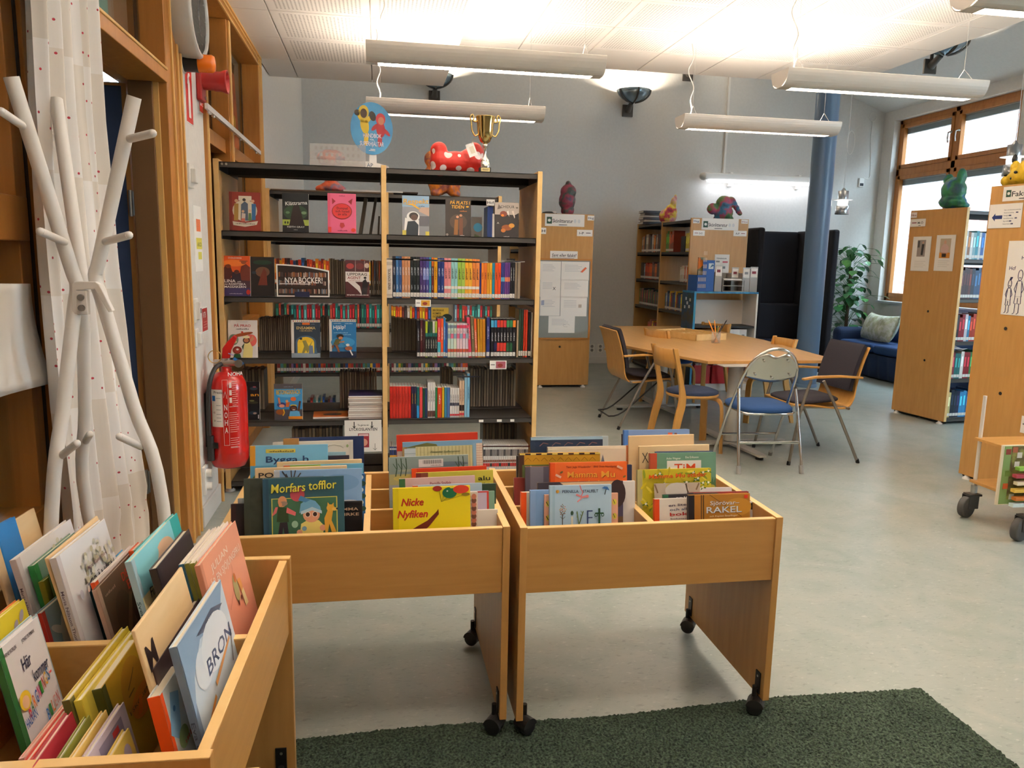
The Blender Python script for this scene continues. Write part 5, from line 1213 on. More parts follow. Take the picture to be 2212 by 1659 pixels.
# trophy
o_ = pz(1047, 373, 5.02); GOLD = M('D8BC7A', 0.12, 1.0); SILV = M('E4E2DC', 0.08, 1.0)
r = thing('trophy', 'gold and silver trophy cup with two handles on the tall bookcase', 'trophy', (o_.x, 5.02, ZT))
s = 0.36 / 0.36
m = MB(); m.box(-0.035, 0.035, -0.035, 0.035, 0, 0.032, BLACK); m.build('base', r, bevel=0.002)
m = MB(); m.box(-0.028, 0.028, -0.037, -0.035, 0.006, 0.028, M('E2CE8E', 0.4)); m.box(-0.02, 0.02, -0.038, -0.037, 0.013, 0.016, M('6A5A3A', 0.5)); m.box(-0.02, 0.02, -0.038, -0.037, 0.019, 0.022, M('6A5A3A', 0.5)); m.build('name_plate', r)
m = MB(); m.lathe([(0.034, 0.032), (0.035, 0.05), (0.03, 0.065), (0.026, 0.07), (0.027, 0.078), (0.018, 0.09), (0.010, 0.10), (0.008, 0.12), (0.014, 0.16), (0.016, 0.162), (0.016, 0.175), (0.010, 0.18)], SILV, 32); m.build('stem', r)
m = MB(); m.lathe([(0.010, 0.178), (0.03, 0.19), (0.045, 0.22), (0.052, 0.26), (0.055, 0.30), (0.062, 0.34), (0.063, 0.343), (0.059, 0.342), (0.052, 0.30), (0.047, 0.26), (0.03, 0.205), (0.001, 0.195)], GOLD, 36); m.build('cup', r)
for sx in (-1, 1):
    m = MB(); m.tube(curve_pts([(sx * 0.045, 0, 0.235), (sx * 0.065, 0, 0.225), (sx * 0.085, 0, 0.26), (sx * 0.088, 0, 0.30), (sx * 0.095, 0, 0.335), (sx * 0.082, 0, 0.352), (sx * 0.073, 0, 0.335), (sx * 0.078, 0, 0.315), (sx * 0.058, 0, 0.31)], 5), [0.005] * 41, GOLD, 8); m.build('cup_handle', r)
a, b_ = pz(1022, 292, 4.99), pz(1024, 352, 4.99); c = pz(1020, 325, 4.99)
m = MB(); m.poly([(-0.045, 0, 0.0), (-0.015, 0, -0.075), (0.035, 0, -0.055), (0.005, 0, 0.02)], PAPER); m.poly([(-0.02, -0.001, -0.012), (-0.004, -0.001, -0.052), (0.02, -0.001, -0.042), (0.004, -0.001, -0.002)], M('D8D0BC', 0.7))
m.tube([(-0.005, 0, 0.01), (0.01, 0.0, 0.04), (0.03, 0.01, 0.045)], 0.001, M('D8A85A', 0.5), 5)
tag(m.build('tag_card', loc=(c.x - 0.0, 4.985, c.z + 0.03)), 'white paper tag hanging from the trophy handle over the dotted animal', 'tag')
bpy.data.objects['tag_card'].modifiers.new('t', 'SOLIDIFY').thickness = 0.0008
# round cardboard sign on a stand
o_ = pz(803, 278, 5.10); bz_ = ZT
r = thing('round_sign', 'round blue cardboard sign with two cartoon children on a white stand', 'sign', (o_.x, 5.10, bz_), math.radians(10)); cz = o_.z - bz_
XS = frame((0, 0, 0), (1, 0, 0), (0, 0, 1))
rx_, rz_ = 0.132, 0.158
def sky_grad():
    return mottled('blue_sign_board', ['3E7CB0', '4A92C0', '2F629A'], 3, 0.45, bump=0)
m = MB(); m.prism([(rx_ * math.cos(a), cz + rz_ * math.sin(a)) for a in [i * PI / 24 for i in range(48)]], 0.003, sky_grad(), XS); m.build('sign_plate', r)
m = MB(); XD = XS @ T(0, 0, 0.0034)
def ell(mb, x, z, a, b, col, rot=0.0, lay=0):
    mb.poly([(x + a * math.cos(t) * math.cos(rot) - b * math.sin(t) * math.sin(rot), z + a * math.cos(t) * math.sin(rot) + b * math.sin(t) * math.cos(rot), lay * 0.0003) for t in [i * PI / 12 for i in range(24)]], M(col, 0.5), XD)
ell(m, -0.045, cz + 0.02, 0.026, 0.055, 'D8B93A', 0.15, 0); ell(m, -0.05, cz + 0.095, 0.032, 0.042, 'C9AE42', 0, 1); ell(m, -0.05, cz + 0.088, 0.021, 0.028, '4A3A30', 0, 2); ell(m, 0.005, cz + 0.075, 0.02, 0.03, '3A342E', 0.3, 1); ell(m, -0.09, cz + 0.09, 0.018, 0.018, '3A342E', 0, 1); ell(m, -0.07, cz + 0.06, 0.012, 0.035, 'D8B93A', 0.6, 0); ell(m, -0.02, cz + 0.055, 0.012, 0.035, 'D8B93A', -0.7, 0); ell(m, -0.035, cz - 0.06, 0.014, 0.045, 'D8B93A', -0.1, 0)
ell(m, 0.055, cz + 0.0, 0.028, 0.05, 'A83038', 0.1, 1); ell(m, 0.055, cz + 0.06, 0.03, 0.036, 'B83A42', 0, 2); ell(m, 0.058, cz + 0.05, 0.019, 0.024, 'B87A5E', 0, 3); ell(m, 0.09, cz - 0.015, 0.011, 0.033, 'A83038', 0.8, 1); ell(m, 0.05, cz - 0.07, 0.014, 0.04, 'A83038', -0.1, 1); ell(m, 0.02, cz + 0.01, 0.012, 0.03, 'A83038', -0.8, 1)
m.text('HANDBOK', XD @ T(-0.055, cz - 0.055, 0.0016) , 0.036, M('E8E0E8', 0.5), width=0.115); m.text('FÖR', XD @ T(-0.012, cz - 0.072, 0.0016), 0.014, PAPER, width=0.024); m.text('SUPERHJÄLTAR', XD @ T(-0.075, cz - 0.105, 0.0016), 0.038, M('E8E0E8', 0.5), width=0.15); m.box(-0.02, 0.02, cz - 0.135, cz - 0.131, 0.0016, 0.0018, PAPER, XD); m.box(-0.01, 0.02, cz - 0.127, cz - 0.123, 0.0016, 0.0018, PAPER, XD)
m.build('sign_lettering', r)
m = MB(); m.prism([(-0.018, 0.0), (0.03, 0.0), (0.028, 0.12), (0.02, cz - rz_ + 0.02), (-0.018, cz - rz_ + 0.02), (-0.015, 0.1)], 0.003, PAPER, XS @ T(0, 0, -0.004)); m.build('support', r)
# small place card and the acrylic holder
o_ = pz(800, 352, 5.0); m = MB(); m.prism([(-0.03, 0), (0.115, 0), (0.11, 0.016), (0.05, 0.03), (-0.03, 0.04)], 0.0015, PAPER, XS); m.text('ÄP', XS @ T(-0.022, 0.006, 0.002), 0.032, M('6A7A8A', 0.6)); m.ball((0.10, -0.002, 0.01), 0.003, M('C83A3A', 0.5), 8)
tag(m.build('place_card', loc=(o_.x, 5.0, ZT)), 'small white place card at the foot of the round sign', 'card')
a, b_ = pz(668, 320, 5.05), pz(790, 328, 5.05)
r = thing('acrylic_holder', 'clear acrylic leaflet holder lying on the tall bookcase, pale printed squares', 'leaflet holder', (a.x, 5.05, ZT)); w_ = b_.x - a.x
AC = M('E8E4E0', 0.08, alpha=0.28)
m = MB(); m.box(0, w_, 0.03, 0.033, 0.0, 0.145, AC); m.box(0, w_, 0, 0.003, 0, 0.045, AC); m.box(0, w_, 0, 0.033, 0, 0.003, AC); m.build('holder', r)
m = MB()
for i in range(9):
    for j in range(3): m.box(0.03 + i * (w_ - 0.05) / 9, 0.045 + i * (w_ - 0.05) / 9, 0.0335, 0.034, 0.03 + j * 0.04, 0.05 + j * 0.04, M('D8D4CE', 0.5, alpha=0.7))
m.build('printed_marking', r)
# cardboard sheets on the second case
for i, (px0, px1, py, lab, c_) in enumerate(((585, 850, 411, 'brown cardboard sheet lying on the second case', '6A5644'), (742, 870, 408, 'white sheet lying on the cardboard of the second case', 'DEDAD4'), (835, 905, 414, 'dark frayed cardboard end by the animal on the second case', '4A3E34'))):
    a, b_ = pz(px0, py, 7.05), pz(px1, py, 7.05); m = MB(); m.box(0, b_.x - a.x, 0, 0.35, i * 0.014, i * 0.014 + 0.012, M(c_, 0.8)); tag(m.build('cardboard_sheet', loc=(a.x, 7.22 if i == 2 else 7.02, 2.032)), lab, 'cardboard')
# dark red and green figure, third case
def on_top(px, py, Y): return onY(px, py, Y)
o_ = pz(1226, 461, 8.98)
mache('papier_mache_figure', 'upright dark red and green papier-mache figure on the notice board case', 'sculpture', mottled('dark_red_green', ['2A2A4A', '8A2A44', '2A4A42', '9A3A50', '1E3A4A'], 7, 0.5, 'LINEAR', 0.5), (o_.x, 8.98, 2.005), [((0, 0, 0.06), (0.08, 0.07, 0.07)), ((-0.01, 0, 0.17), (0.10, 0.08, 0.12)), ((0, 0, 0.27), (0.095, 0.07, 0.09)), ((0.0, 0, 0.36), (0.035, 0.035, 0.04))])
o_ = pz(1187, 461, 8.95); m = MB(); m.ball((0, 0, 0.02), (0.09, 0.05, 0.022), BLACK, 12); m.ball((0.05, -0.02, 0.03), (0.03, 0.03, 0.014), PAPER, 10)
tag(m.build('dark_cloth', loc=(o_.x, 8.95, 2.005)), 'crumpled black thing lying beside the dark red figure', 'cloth')
# figures and books on the fourth case
o_ = pz(1437, 480, 10.1)
mache('papier_mache_figure', 'pink and yellow papier-mache figure beside the lying books', 'sculpture', mottled('pink_yellow', ['8A2A4A', 'C23A4A', 'D8C43A', 'D89AA0', 'A8324E'], 8, 0.5, 'LINEAR', 0.5), (o_.x + 0.02, 10.05, 2.005), [((-0.03, 0, 0.09), (0.10, 0.08, 0.10)), ((0.03, 0, 0.12), (0.09, 0.08, 0.13)), ((0.06, 0, 0.25), (0.04, 0.05, 0.09)), ((0.085, 0, 0.33), (0.022, 0.03, 0.05))])
zz = 2.003
for i, (c_, dx) in enumerate((('3A4450', 0.0), ('C8C0B8', 0.02), ('5A5A66', 0.0), ('D0CCC8', 0.01), ('3E3A40', 0.02), ('4A4E5A', 0.0))):
    a, b_ = pz(1384, 480, 10.5), pz(1424, 480, 10.5); m = MB(); m.box(0, b_.x - a.x, 0, 0.2, 0, 0.004, M(c_, 0.4)); m.box(0, b_.x - a.x, 0, 0.2, 0.026, 0.03, M(c_, 0.4)); m.box(0, b_.x - a.x, 0, 0.004, 0, 0.03, M(c_, 0.4)); m.box(0.003, b_.x - a.x - 0.003, 0.004, 0.197, 0.004, 0.026, M('D8D0C4', 0.8))
    tag(m.build('book', loc=(a.x + dx, 10.4, zz)), '%s book lying in the stack beside the pink figure, %s from the bottom' % (cname(c_), nth(i + 1)), 'book', 'lying books on the fourth case'); zz += 0.0305
o_ = pz(1562, 470, 9.05)
mache('papier_mache_figure', 'dark blue and pink papier-mache elephant with a raised trunk', 'sculpture', mottled('blue_pink_green', ['1E4A6A', '2A6A8A', 'A83A5A', '4A7A3A', '26344A'], 8, 0.5, 'LINEAR', 0.5), (o_.x, 9.05, 2.013), [((0, 0, 0.09), (0.12, 0.09, 0.10)), ((0.0, 0, 0.2), (0.10, 0.08, 0.09)), ((-0.14, 0, 0.13), (0.075, 0.05, 0.07)), ((0.08, 0, 0.22), (0.07, 0.06, 0.06)), ((0.13, 0, 0.19), (0.04, 0.04, 0.04)), ((0.165, 0, 0.15), (0.035, 0.035, 0.035)), ((0.19, 0, 0.11), (0.032, 0.032, 0.032)), ((0.215, 0, 0.085), (0.03, 0.03, 0.026)), ((-0.07, 0, 0.02), (0.05, 0.06, 0.03)), ((0.08, 0, 0.02), (0.05, 0.06, 0.03))])
# cat on the fifth case, yellow fox on the sixth
o_ = onX(2062, 447, 5.33)
mache('papier_mache_figure', 'blue green papier-mache cat sitting on the bookcase by the window', 'sculpture', mottled('blue_green_cat', ['1E3A5A', '1E5A4A', '2A7A4A', '2A5A9A', '143A3A'], 7, 0.45, 'LINEAR', 0.6), (5.40, o_.y + 0.12, 2.055), [((0, 0, 0.06), (0.11, 0.135, 0.07)), ((0, 0, 0.16), (0.10, 0.125, 0.13)), ((0, 0.085, 0.27), (0.05, 0.035, 0.06)), ((0, -0.085, 0.29), (0.05, 0.035, 0.075)), ((0, 0.0, 0.22), (0.07, 0.11, 0.05)), ((0.02, -0.12, 0.02), (0.06, 0.05, 0.03))])
o_ = onX(2185, 398, 4.25)
fox = mache('papier_mache_figure', 'yellow papier-mache animal with dark ear tips on the arrow notice bookcase', 'sculpture', mottled('yellow_fox', ['C8961A', 'E8C42A', 'E2B822', 'B8862A'], 9, 0.5, 'LINEAR', 0.5), (4.32, o_.y - 0.03, 2.055), [((0, 0.0, 0.06), (0.08, 0.13, 0.065)), ((0, -0.05, 0.1), (0.08, 0.10, 0.08)), ((0, 0.09, 0.13), (0.035, 0.03, 0.045)), ((0, -0.12, 0.15), (0.04, 0.035, 0.06)), ((-0.02, 0.12, 0.04), (0.05, 0.04, 0.04))], 0.008)
m = MB(); m.ball((0, 0.105, 0.185), (0.02, 0.018, 0.035), BLACK, 10); m.ball((0, -0.135, 0.225), (0.022, 0.02, 0.04), BLACK, 10); m.build('ear_tip', fox)
m = MB()
for y, z in ((0.075, 0.075), (-0.01, 0.085), (0.04, 0.05)): m.ball((-0.085 + 0.02 * (z < 0.06), y, z), (0.012, 0.012, 0.010), BLACK, 10)
m.build('eye', fox)

# ================================================================== signs on the end panels
def sheet(name, label, cat, P0, ux, w_, h_, build=None, col=PAPER, group=None, uz=(0, 0, 1)):
    """flat sheet; P0 its lower corner, ux its reading direction"""
    o = thing(name, label, cat, P0, 0, group); X = frame((0, 0, 0), ux, uz)
    m = MB(); m.box(0, w_, 0, h_, 0.0004, 0.0016, col, X); m.build('sheet', o)
    if build:
        m = MB(); build(m, X @ T(0, 0, 0.002), w_, h_); m.build('printed_lettering', o)
    return o
def qx(px, py, Y): return onY(px, py, Y)
INK = M('2A2A30', 0.6); NAVYINK = M('1E2A5A', 0.6)
def book_icon(m, X, x, z, s):
    m.box(x, x + s * 0.8, z, z + s, 0, 0.0004, M('1E4A34', 0.5), X); m.prism([(x + s * 0.4 + s * 0.24 * math.cos(t), z + s * 0.5 + s * 0.22 * math.sin(t)) for t in [i * PI / 8 for i in range(16)]], 0.0003, PAPER, X @ T(0, 0, 0.0004))
def skon(m, X, w, h):
    book_icon(m, X, 0.02, h * 0.2, h * 0.55); m.text('Skönlitteratur', X @ T(0.02 + h * 0.48, h * 0.3, 0), h * 0.42, INK, width=w * 0.52)
    m.box(w * 0.35, w * 0.56, h * 0.10, h * 0.15, 0, 0.0004, INK, X)
    for k in (0.76, 0.86): m.prism([(w * k + h * 0.12 * math.cos(t), h * 0.45 + h * 0.16 * math.sin(t)) for t in [i * PI / 6 for i in range(12)]], 0.0003, M('DCDEE0', 0.7), X)
def panel_sheet(label, x0, y0, x1, y1, Y, build=None, name='shelf_sign', cat='sign', col=PAPER):
    a, b_ = qx(x0, y1, Y), qx(x1, y0, Y); return sheet(name, label, cat, (a.x, Y - 0.0005, a.z), (1, 0, 0), b_.x - a.x, b_.z - a.z, build, col)
def word(t, col=INK, f=0.6, w=0.8): return lambda m, X, W_, H_: m.text(t, X @ T(W_ * (1 - w) / 2, H_ * (1 - f * 0.72) / 2, 0), H_ * f, col, width=W_ * w)
def arrow_word(t, left, col):
    def f(m, X, W_, H_):
        m.text(t, X @ T(W_ * (0.5 if left else 0.15), H_ * 0.3, 0), H_ * 0.5, INK, width=W_ * 0.3); m.box(W_ * (0.12 if left else 0.58), W_ * (0.42 if left else 0.88), H_ * 0.45, H_ * 0.55, 0, 0.0003, col, X)
    return f
P3 = 8.797; P4 = 8.877; MAR = M('8A2A3A', 0.6)
panel_sheet('white fiction shelf sign above the notice board', 1177, 464, 1263, 488, P3, skon)
panel_sheet('small white section code sign at the corner of the notice board case', 1269, 466, 1284, 476, P3, word('Hcg', NAVYINK))
panel_sheet('small white letter sign partly hidden by the tall bookcase', 1158, 492, 1180, 505, P3, word('F-H'))
panel_sheet('small white letter range sign with a dash, on the notice board case', 1246, 497, 1280, 510, P3, arrow_word('I-P', False, INK))
panel_sheet('handwritten paper strip just above the notice board', 1188, 543, 1248, 561, P3, lambda m, X, W_, H_: (m.text('Sant eller falskt?', X @ T(W_ * 0.06, H_ * 0.35, 0), H_ * 0.5, INK, width=W_ * 0.88, shear=0.15), m.box(W_ * 0.06, W_ * 0.88, H_ * 0.2, H_ * 0.24, 0, 0.0003, INK, X)), 'paper_notice', 'notice')
a, b_ = qx(1150, 733, P3), qx(1279, 560, P3)
r = thing('notice_board', 'grey felt notice board with a wooden frame on the end of the bookcase', 'notice board', (a.x, P3, a.z)); w_, h_ = b_.x - a.x, b_.z - a.z
m = MB(); m.box(0.02, w_ - 0.02, -0.006, 0, 0.02, h_ - 0.02, M('8C9290', 0.9)); m.build('felt_panel', r)
m = MB(); FR = M('B87A34', 0.5)
for (x0, x1, z0, z1) in ((0, w_, 0, 0.02), (0, w_, h_ - 0.02, h_), (0, 0.02, 0.02, h_ - 0.02), (w_ - 0.02, w_, 0.02, h_ - 0.02)): m.box(x0, x1, -0.012, 0, z0, z1, FR)
m.build('board_frame', r)
def facts(k):
    def f(m, X, W_, H_):
        g = M('B4B8C0', 0.7)
        for j in range(5): m.box(W_ * 0.12, W_ * (0.6 + 0.07 * ((j * k) % 3)), H_ * (0.8 - j * 0.08), H_ * (0.815 - j * 0.08), 0, 0.0003, g, X)
        if k == 2: m.prism([(W_ * 0.68, H_ * 0.45), (W_ * 0.86, H_ * 0.72), (W_ * 0.92, H_ * 0.66), (W_ * 0.76, H_ * 0.42)], 0.0003, M('D8643A', 0.6), X)
        if k == 3: m.text('X', X @ T(W_ * 0.62, H_ * 0.4, 0), H_ * 0.24, M('4A4A50', 0.6))
        if k == 5: m.box(W_ * 0.05, W_ * 0.2, H_ * 0.55, H_ * 0.8, 0, 0.0003, M('A8B4CC', 0.6), X)
        if k == 6: m.box(W_ * 0.68, W_ * 0.8, H_ * 0.45, H_ * 0.62, 0, 0.0003, M('C0B4A8', 0.6), X)
        if k == 7: m.tube([X @ Vector((W_ * (0.68 + 0.12 * math.cos(t)), H_ * (0.45 + 0.09 * math.sin(t)), 0.0003)) for t in [i * PI / 8 for i in range(14)]], 0.001, M('8A8A90', 0.6), 4)
    return f
def shp(k, lab, x0, y0, x1, y1): panel_sheet(lab, x0, y0, x1, y1, P3 - 0.0075, facts(k), 'pinned_sheet', 'sheet')
for k, (lab, x0, y0, x1, y1) in enumerate((('top pinned sheet of the notice board nearest the tall bookcase', 1166, 565, 1212, 604), ('top pinned sheet of the notice board with an orange drawing', 1212, 566, 1273, 605), ('pinned sheet marked with a large cross', 1166, 604, 1211, 641), ('pinned sheet beside the one with the cross', 1211, 605, 1271, 642), ('pinned sheet in the lowest full row, nearest the tall bookcase', 1166, 641, 1210, 682), ('pinned sheet in the lowest full row with a small sketch', 1210, 642, 1268, 683), ('single pinned sheet hanging lowest on the notice board', 1184, 683, 1242, 719))): shp(k + 1, lab, x0, y0, x1, y1)
m = MB(); p = qx(1209, 749, P3); m.lathe([(0.001, 0), (0.012, 0), (0.013, 0.002)], BLACK, 12, frame((0, 0, 0), (1, 0, 0), (0, 0, 1))); o = m.build('bolt_cap', shelf3); o.location = (0 - 0.001, 2.463 - p.x, p.z); o.rotation_euler = (0, 0, -H90)
panel_sheet('white fiction shelf sign above the craft shelf', 1515, 473.5, 1596, 496, P4, skon)
panel_sheet('small white section code sign in blue letters, above the craft shelf', 1497, 473, 1511.6, 482, P4, word('Hcg', NAVYINK))
panel_sheet('small white section code sign in dark red letters, above the craft shelf', 1601, 475, 1616, 483, P4, word('Hcu', MAR))
panel_sheet('small white letter range sign with a dash before the letters, above the craft shelf', 1497, 498, 1522.6, 509, P4, arrow_word('G-O', True, MAR))
panel_sheet('small white letter range sign with a dash after the letters, above the craft shelf', 1584, 499, 1613, 510, P4, arrow_word('A-F', False, MAR))
panel_sheet('white sheet with a printed heading, above the blue magazine file', 1541.6, 550, 1576, 592, P4, lambda m, X, W_, H_: (m.text('TIDNINGAR', X @ T(W_ * 0.12, H_ * 0.76, 0), H_ * 0.1, INK, width=W_ * 0.7), m.box(W_ * 0.55, W_ * 0.9, H_ * 0.58, H_ * 0.66, 0, 0.0003, M('C85A6A', 0.6), X), m.box(W_ * 0.1, W_ * 0.35, H_ * 0.6, H_ * 0.68, 0, 0.0003, M('8A8A8A', 0.6), X), m.box(W_ * 0.56, W_ * 0.75, H_ * 0.28, H_ * 0.4, 0, 0.0003, M('8A8A8A', 0.6), X)), 'paper_notice', 'notice')
# signs on the two cases at the window side
def rot_at(obj_loc, rz, px, py, xl):
    Mi = (Matrix.Translation(obj_loc) @ RZ(rz)).inverted(); o = Mi @ CAMP; d = Mi.to_3x3() @ ray(px, py); k = (xl - o.x) / d.x; return o + d * k
def end_sheet(sh, label, pts, build=None, name='shelf_sign', cat='sign'):
    L0, rz = sh.location, sh.rotation_euler.z
    q = [rot_at(L0, rz, px, py, -0.003) for px, py in pts]           # TL, TR, BR, BL
    y0 = (q[0].y + q[3].y) / 2; y1 = (q[1].y + q[2].y) / 2; z0 = (q[2].z + q[3].z) / 2; z1 = (q[0].z + q[1].z) / 2
    P0 = (Matrix.Translation(L0) @ RZ(rz)) @ Vector((-0.0025, y0, z0)); ux = RZ(rz).to_3x3() @ Vector((0, -1, 0))
    return sheet(name, label, cat, P0, ux, y0 - y1, z1 - z0, build)
end_sheet(shelf5, 'small section code sign above the two photo sheets', [(1968, 460), (1981, 458), (1981, 470), (1967, 471)], word('Hcu', MAR))
end_sheet(shelf5, 'letter range sign with a dark red dash above the two photo sheets', [(1967, 474), (2000, 472), (1999, 489), (1966, 490)], lambda m, X, W_, H_: (m.box(W_ * 0.12, W_ * 0.42, H_ * 0.45, H_ * 0.57, 0, 0.0003, MAR, X), m.text('M-Ö', X @ T(W_ * 0.5, H_ * 0.35, 0), H_ * 0.4, INK, width=W_ * 0.35), m.box(W_ * 0.56, W_ * 0.7, H_ * 0.1, H_ * 0.17, 0, 0.0003, INK, X)))
def photo_sheet(kind):
    def f(m, X, W_, H_):
        x0, x1, z0, z1 = (W_ * 0.27, W_ * 0.72, H_ * 0.42, H_ * 0.9) if kind == 0 else (W_ * 0.22, W_ * 0.78, H_ * 0.36, H_ * 0.9)
        m.box(x0, x1, z0, z1, 0, 0.0003, M('9A8E86' if kind == 0 else 'B8A890', 0.5), X); XX = X @ T(0, 0, 0.0004)
        w = x1 - x0; h = z1 - z0
        if kind == 0:
            m.box(x0 + w * 0.02, x0 + w * 0.3, z0 + h * 0.55, z1 - h * 0.05, 0, 0.0002, M('4A4644', 0.5), XX); m.prism([(x0 + w * 0.5, z0 + h * 0.1), (x0 + w * 0.75, z0 + h * 0.08), (x0 + w * 0.85, z0 + h * 0.75), (x0 + w * 0.55, z0 + h * 0.75)], 0.0002, M('2E2A2C', 0.5), XX); m.prism([(x0 + w * 0.68 + w * 0.1 * math.cos(t), z0 + h * 0.84 + h * 0.07 * math.sin(t)) for t in [i * PI / 6 for i in range(12)]], 0.0002, M('C89A80', 0.5), XX)
        else:
            m.box(x0, x1, z0, z0 + h * 0.28, 0, 0.0002, M('C8822A', 0.5), XX); m.prism([(x0 + w * 0.22, z0 + h * 0.2), (x0 + w * 0.75, z0 + h * 0.2), (x0 + w * 0.85, z0 + h * 0.55), (x0 + w * 0.62, z0 + h * 0.72), (x0 + w * 0.32, z0 + h * 0.72), (x0 + w * 0.08, z0 + h * 0.5)], 0.0002, M('C8A8A0', 0.5), XX); m.box(x0 + w * 0.25, x0 + w * 0.65, z0 + h * 0.05, z0 + h * 0.22, 0.0002, 0.0004, M('2A2426', 0.5), XX); m.prism([(x0 + w * 0.47 + w * 0.12 * math.cos(t), z0 + h * 0.82 + h * 0.1 * math.sin(t)) for t in [i * PI / 6 for i in range(12)]], 0.0002, M('C89A80', 0.5), XX)
        for j in range(4): m.box(W_ * 0.2, W_ * (0.8 - 0.1 * (j % 2)), H_ * (0.28 - j * 0.055), H_ * (0.288 - j * 0.055), 0, 0.0003, M('C4C0BC', 0.6), X)
    return f
end_sheet(shelf5, 'photo sheet of a standing person in dark clothes, nearer the window', [(1973, 511), (2012, 511), (2006, 586), (1967, 585)], photo_sheet(0), 'photo_sheet', 'photo')
end_sheet(shelf5, 'photo sheet of a person in a pale top with orange below', [(2024, 508), (2066, 507), (2057, 586), (2017, 585)], photo_sheet(1), 'photo_sheet', 'photo')
def fakta(m, X, W_, H_):
    book_icon(m, X, 0.025, H_ * 0.28, H_ * 0.48); m.text('Fakta', X @ T(0.03 + H_ * 0.4, H_ * 0.3, 0), H_ * 0.5, INK, width=W_ * 0.42); m.box(W_ * 0.4, W_ * 0.55, H_ * 0.1, H_ * 0.16, 0, 0.0003, INK, X)
end_sheet(shelf6, 'white non-fiction shelf sign under the yellow animal', [(2168, 404), (2262, 396), (2258, 428), (2166, 436)], fakta)
def arrow_sign(m, X, W_, H_):
    m.prism([(W_ * 0.1, H_ * 0.45), (W_ * 0.2, H_ * 0.62), (W_ * 0.2, H_ * 0.53), (W_ * 0.42, H_ * 0.53), (W_ * 0.42, H_ * 0.38), (W_ * 0.2, H_ * 0.38), (W_ * 0.2, H_ * 0.29)], 0.0003, M('1E2F6A', 0.5), X)
    for j, t in enumerate(('Data- och informationsvetenskap', 'Filosofi och psykologi', 'Religion', 'Samhällskunskap', 'Språk', 'Naturvetenskap')): m.text(t, X @ T(W_ * 0.46, H_ * (0.72 - j * 0.115), 0), H_ * 0.065, M('6A6A72', 0.6), width=W_ * (0.5 if j == 0 else 0.18 if j in (2, 4) else 0.3))
    for j, k in enumerate((0.82, 0.62, 0.8, 0.64, 0.7)): m.box(W_ * k, W_ * (k + 0.07), H_ * (0.6 - j * 0.115), H_ * (0.65 - j * 0.115), 0, 0.0003, M('4A5070', 0.6), X)
end_sheet(shelf6, 'white sheet with a dark blue arrow and a list of subjects', [(2140, 443), (2211, 437), (2204, 491), (2133, 494)], arrow_sign, 'arrow_notice', 'notice')
def drawing(m, X, W_, H_):
    K = M('2E2A5A', 0.6)
    def ln(pts, w=0.0022): m.tube([X @ Vector((W_ * a, H_ * b, 0.0006)) for a, b in pts], w, K, 5)
    def kid(cx, hz, s, hair):
        ln([(cx + 0.055 * s * math.cos(t) * 1.0, hz + 0.075 * s * math.sin(t)) for t in [i * PI / 8 for i in range(17)]])
        for k in range(hair): ln([(cx - 0.02 * s + k * 0.015 * s, hz + 0.07 * s), (cx + 0.01 * s + k * 0.02 * s, hz + 0.13 * s)])
        ln([(cx - 0.05 * s, hz - 0.08 * s), (cx - 0.075 * s, hz - 0.3 * s), (cx + 0.075 * s, hz - 0.3 * s), (cx + 0.05 * s, hz - 0.08 * s), (cx - 0.05 * s, hz - 0.08 * s)])
        ln([(cx - 0.06 * s, hz - 0.1 * s), (cx - 0.11 * s, hz - 0.2 * s), (cx - 0.07 * s, hz - 0.25 * s)]); ln([(cx + 0.06 * s, hz - 0.1 * s), (cx + 0.11 * s, hz - 0.2 * s), (cx + 0.07 * s, hz - 0.25 * s)])
        ln([(cx - 0.07 * s, hz - 0.3 * s), (cx - 0.08 * s, hz - 0.4 * s), (cx, hz - 0.4 * s), (cx, hz - 0.32 * s), (cx, hz - 0.4 * s), (cx + 0.08 * s, hz - 0.4 * s), (cx + 0.07 * s, hz - 0.3 * s)])
        for dx in (-0.05, 0.045): ln([(cx + dx * s, hz - 0.4 * s), (cx + dx * s, hz - 0.53 * s), (cx + dx * s - 0.04 * s, hz - 0.55 * s)])
        ln([(cx - 0.02 * s, hz - 0.03 * s), (cx, hz - 0.04 * s), (cx + 0.02 * s, hz - 0.03 * s)])
    kid(0.14, 0.42, 0.72, 4); kid(0.36, 0.54, 0.95, 0)
    m.text('Hcf', X @ T(W_ * 0.08, H_ * 0.61, 0), H_ * 0.07, K); m.text('Hcg', X @ T(W_ * 0.34, H_ * 0.75, 0), H_ * 0.07, K)
end_sheet(shelf6, 'white poster with ink line drawings of children', [(2179, 521), (2278, 518), (2256, 690), (2163, 676)], drawing, 'line_drawing_poster', 'poster')
end_sheet(shelf6, 'small white paper low on the end panel at the edge of view', [(2210, 900), (2250, 905), (2240, 945), (2201, 931)], lambda m, X, W_, H_: m.box(W_ * 0.1, W_ * 0.6, H_ * 0.5, H_ * 0.56, 0, 0.0003, INK, X), 'paper_notice', 'notice')

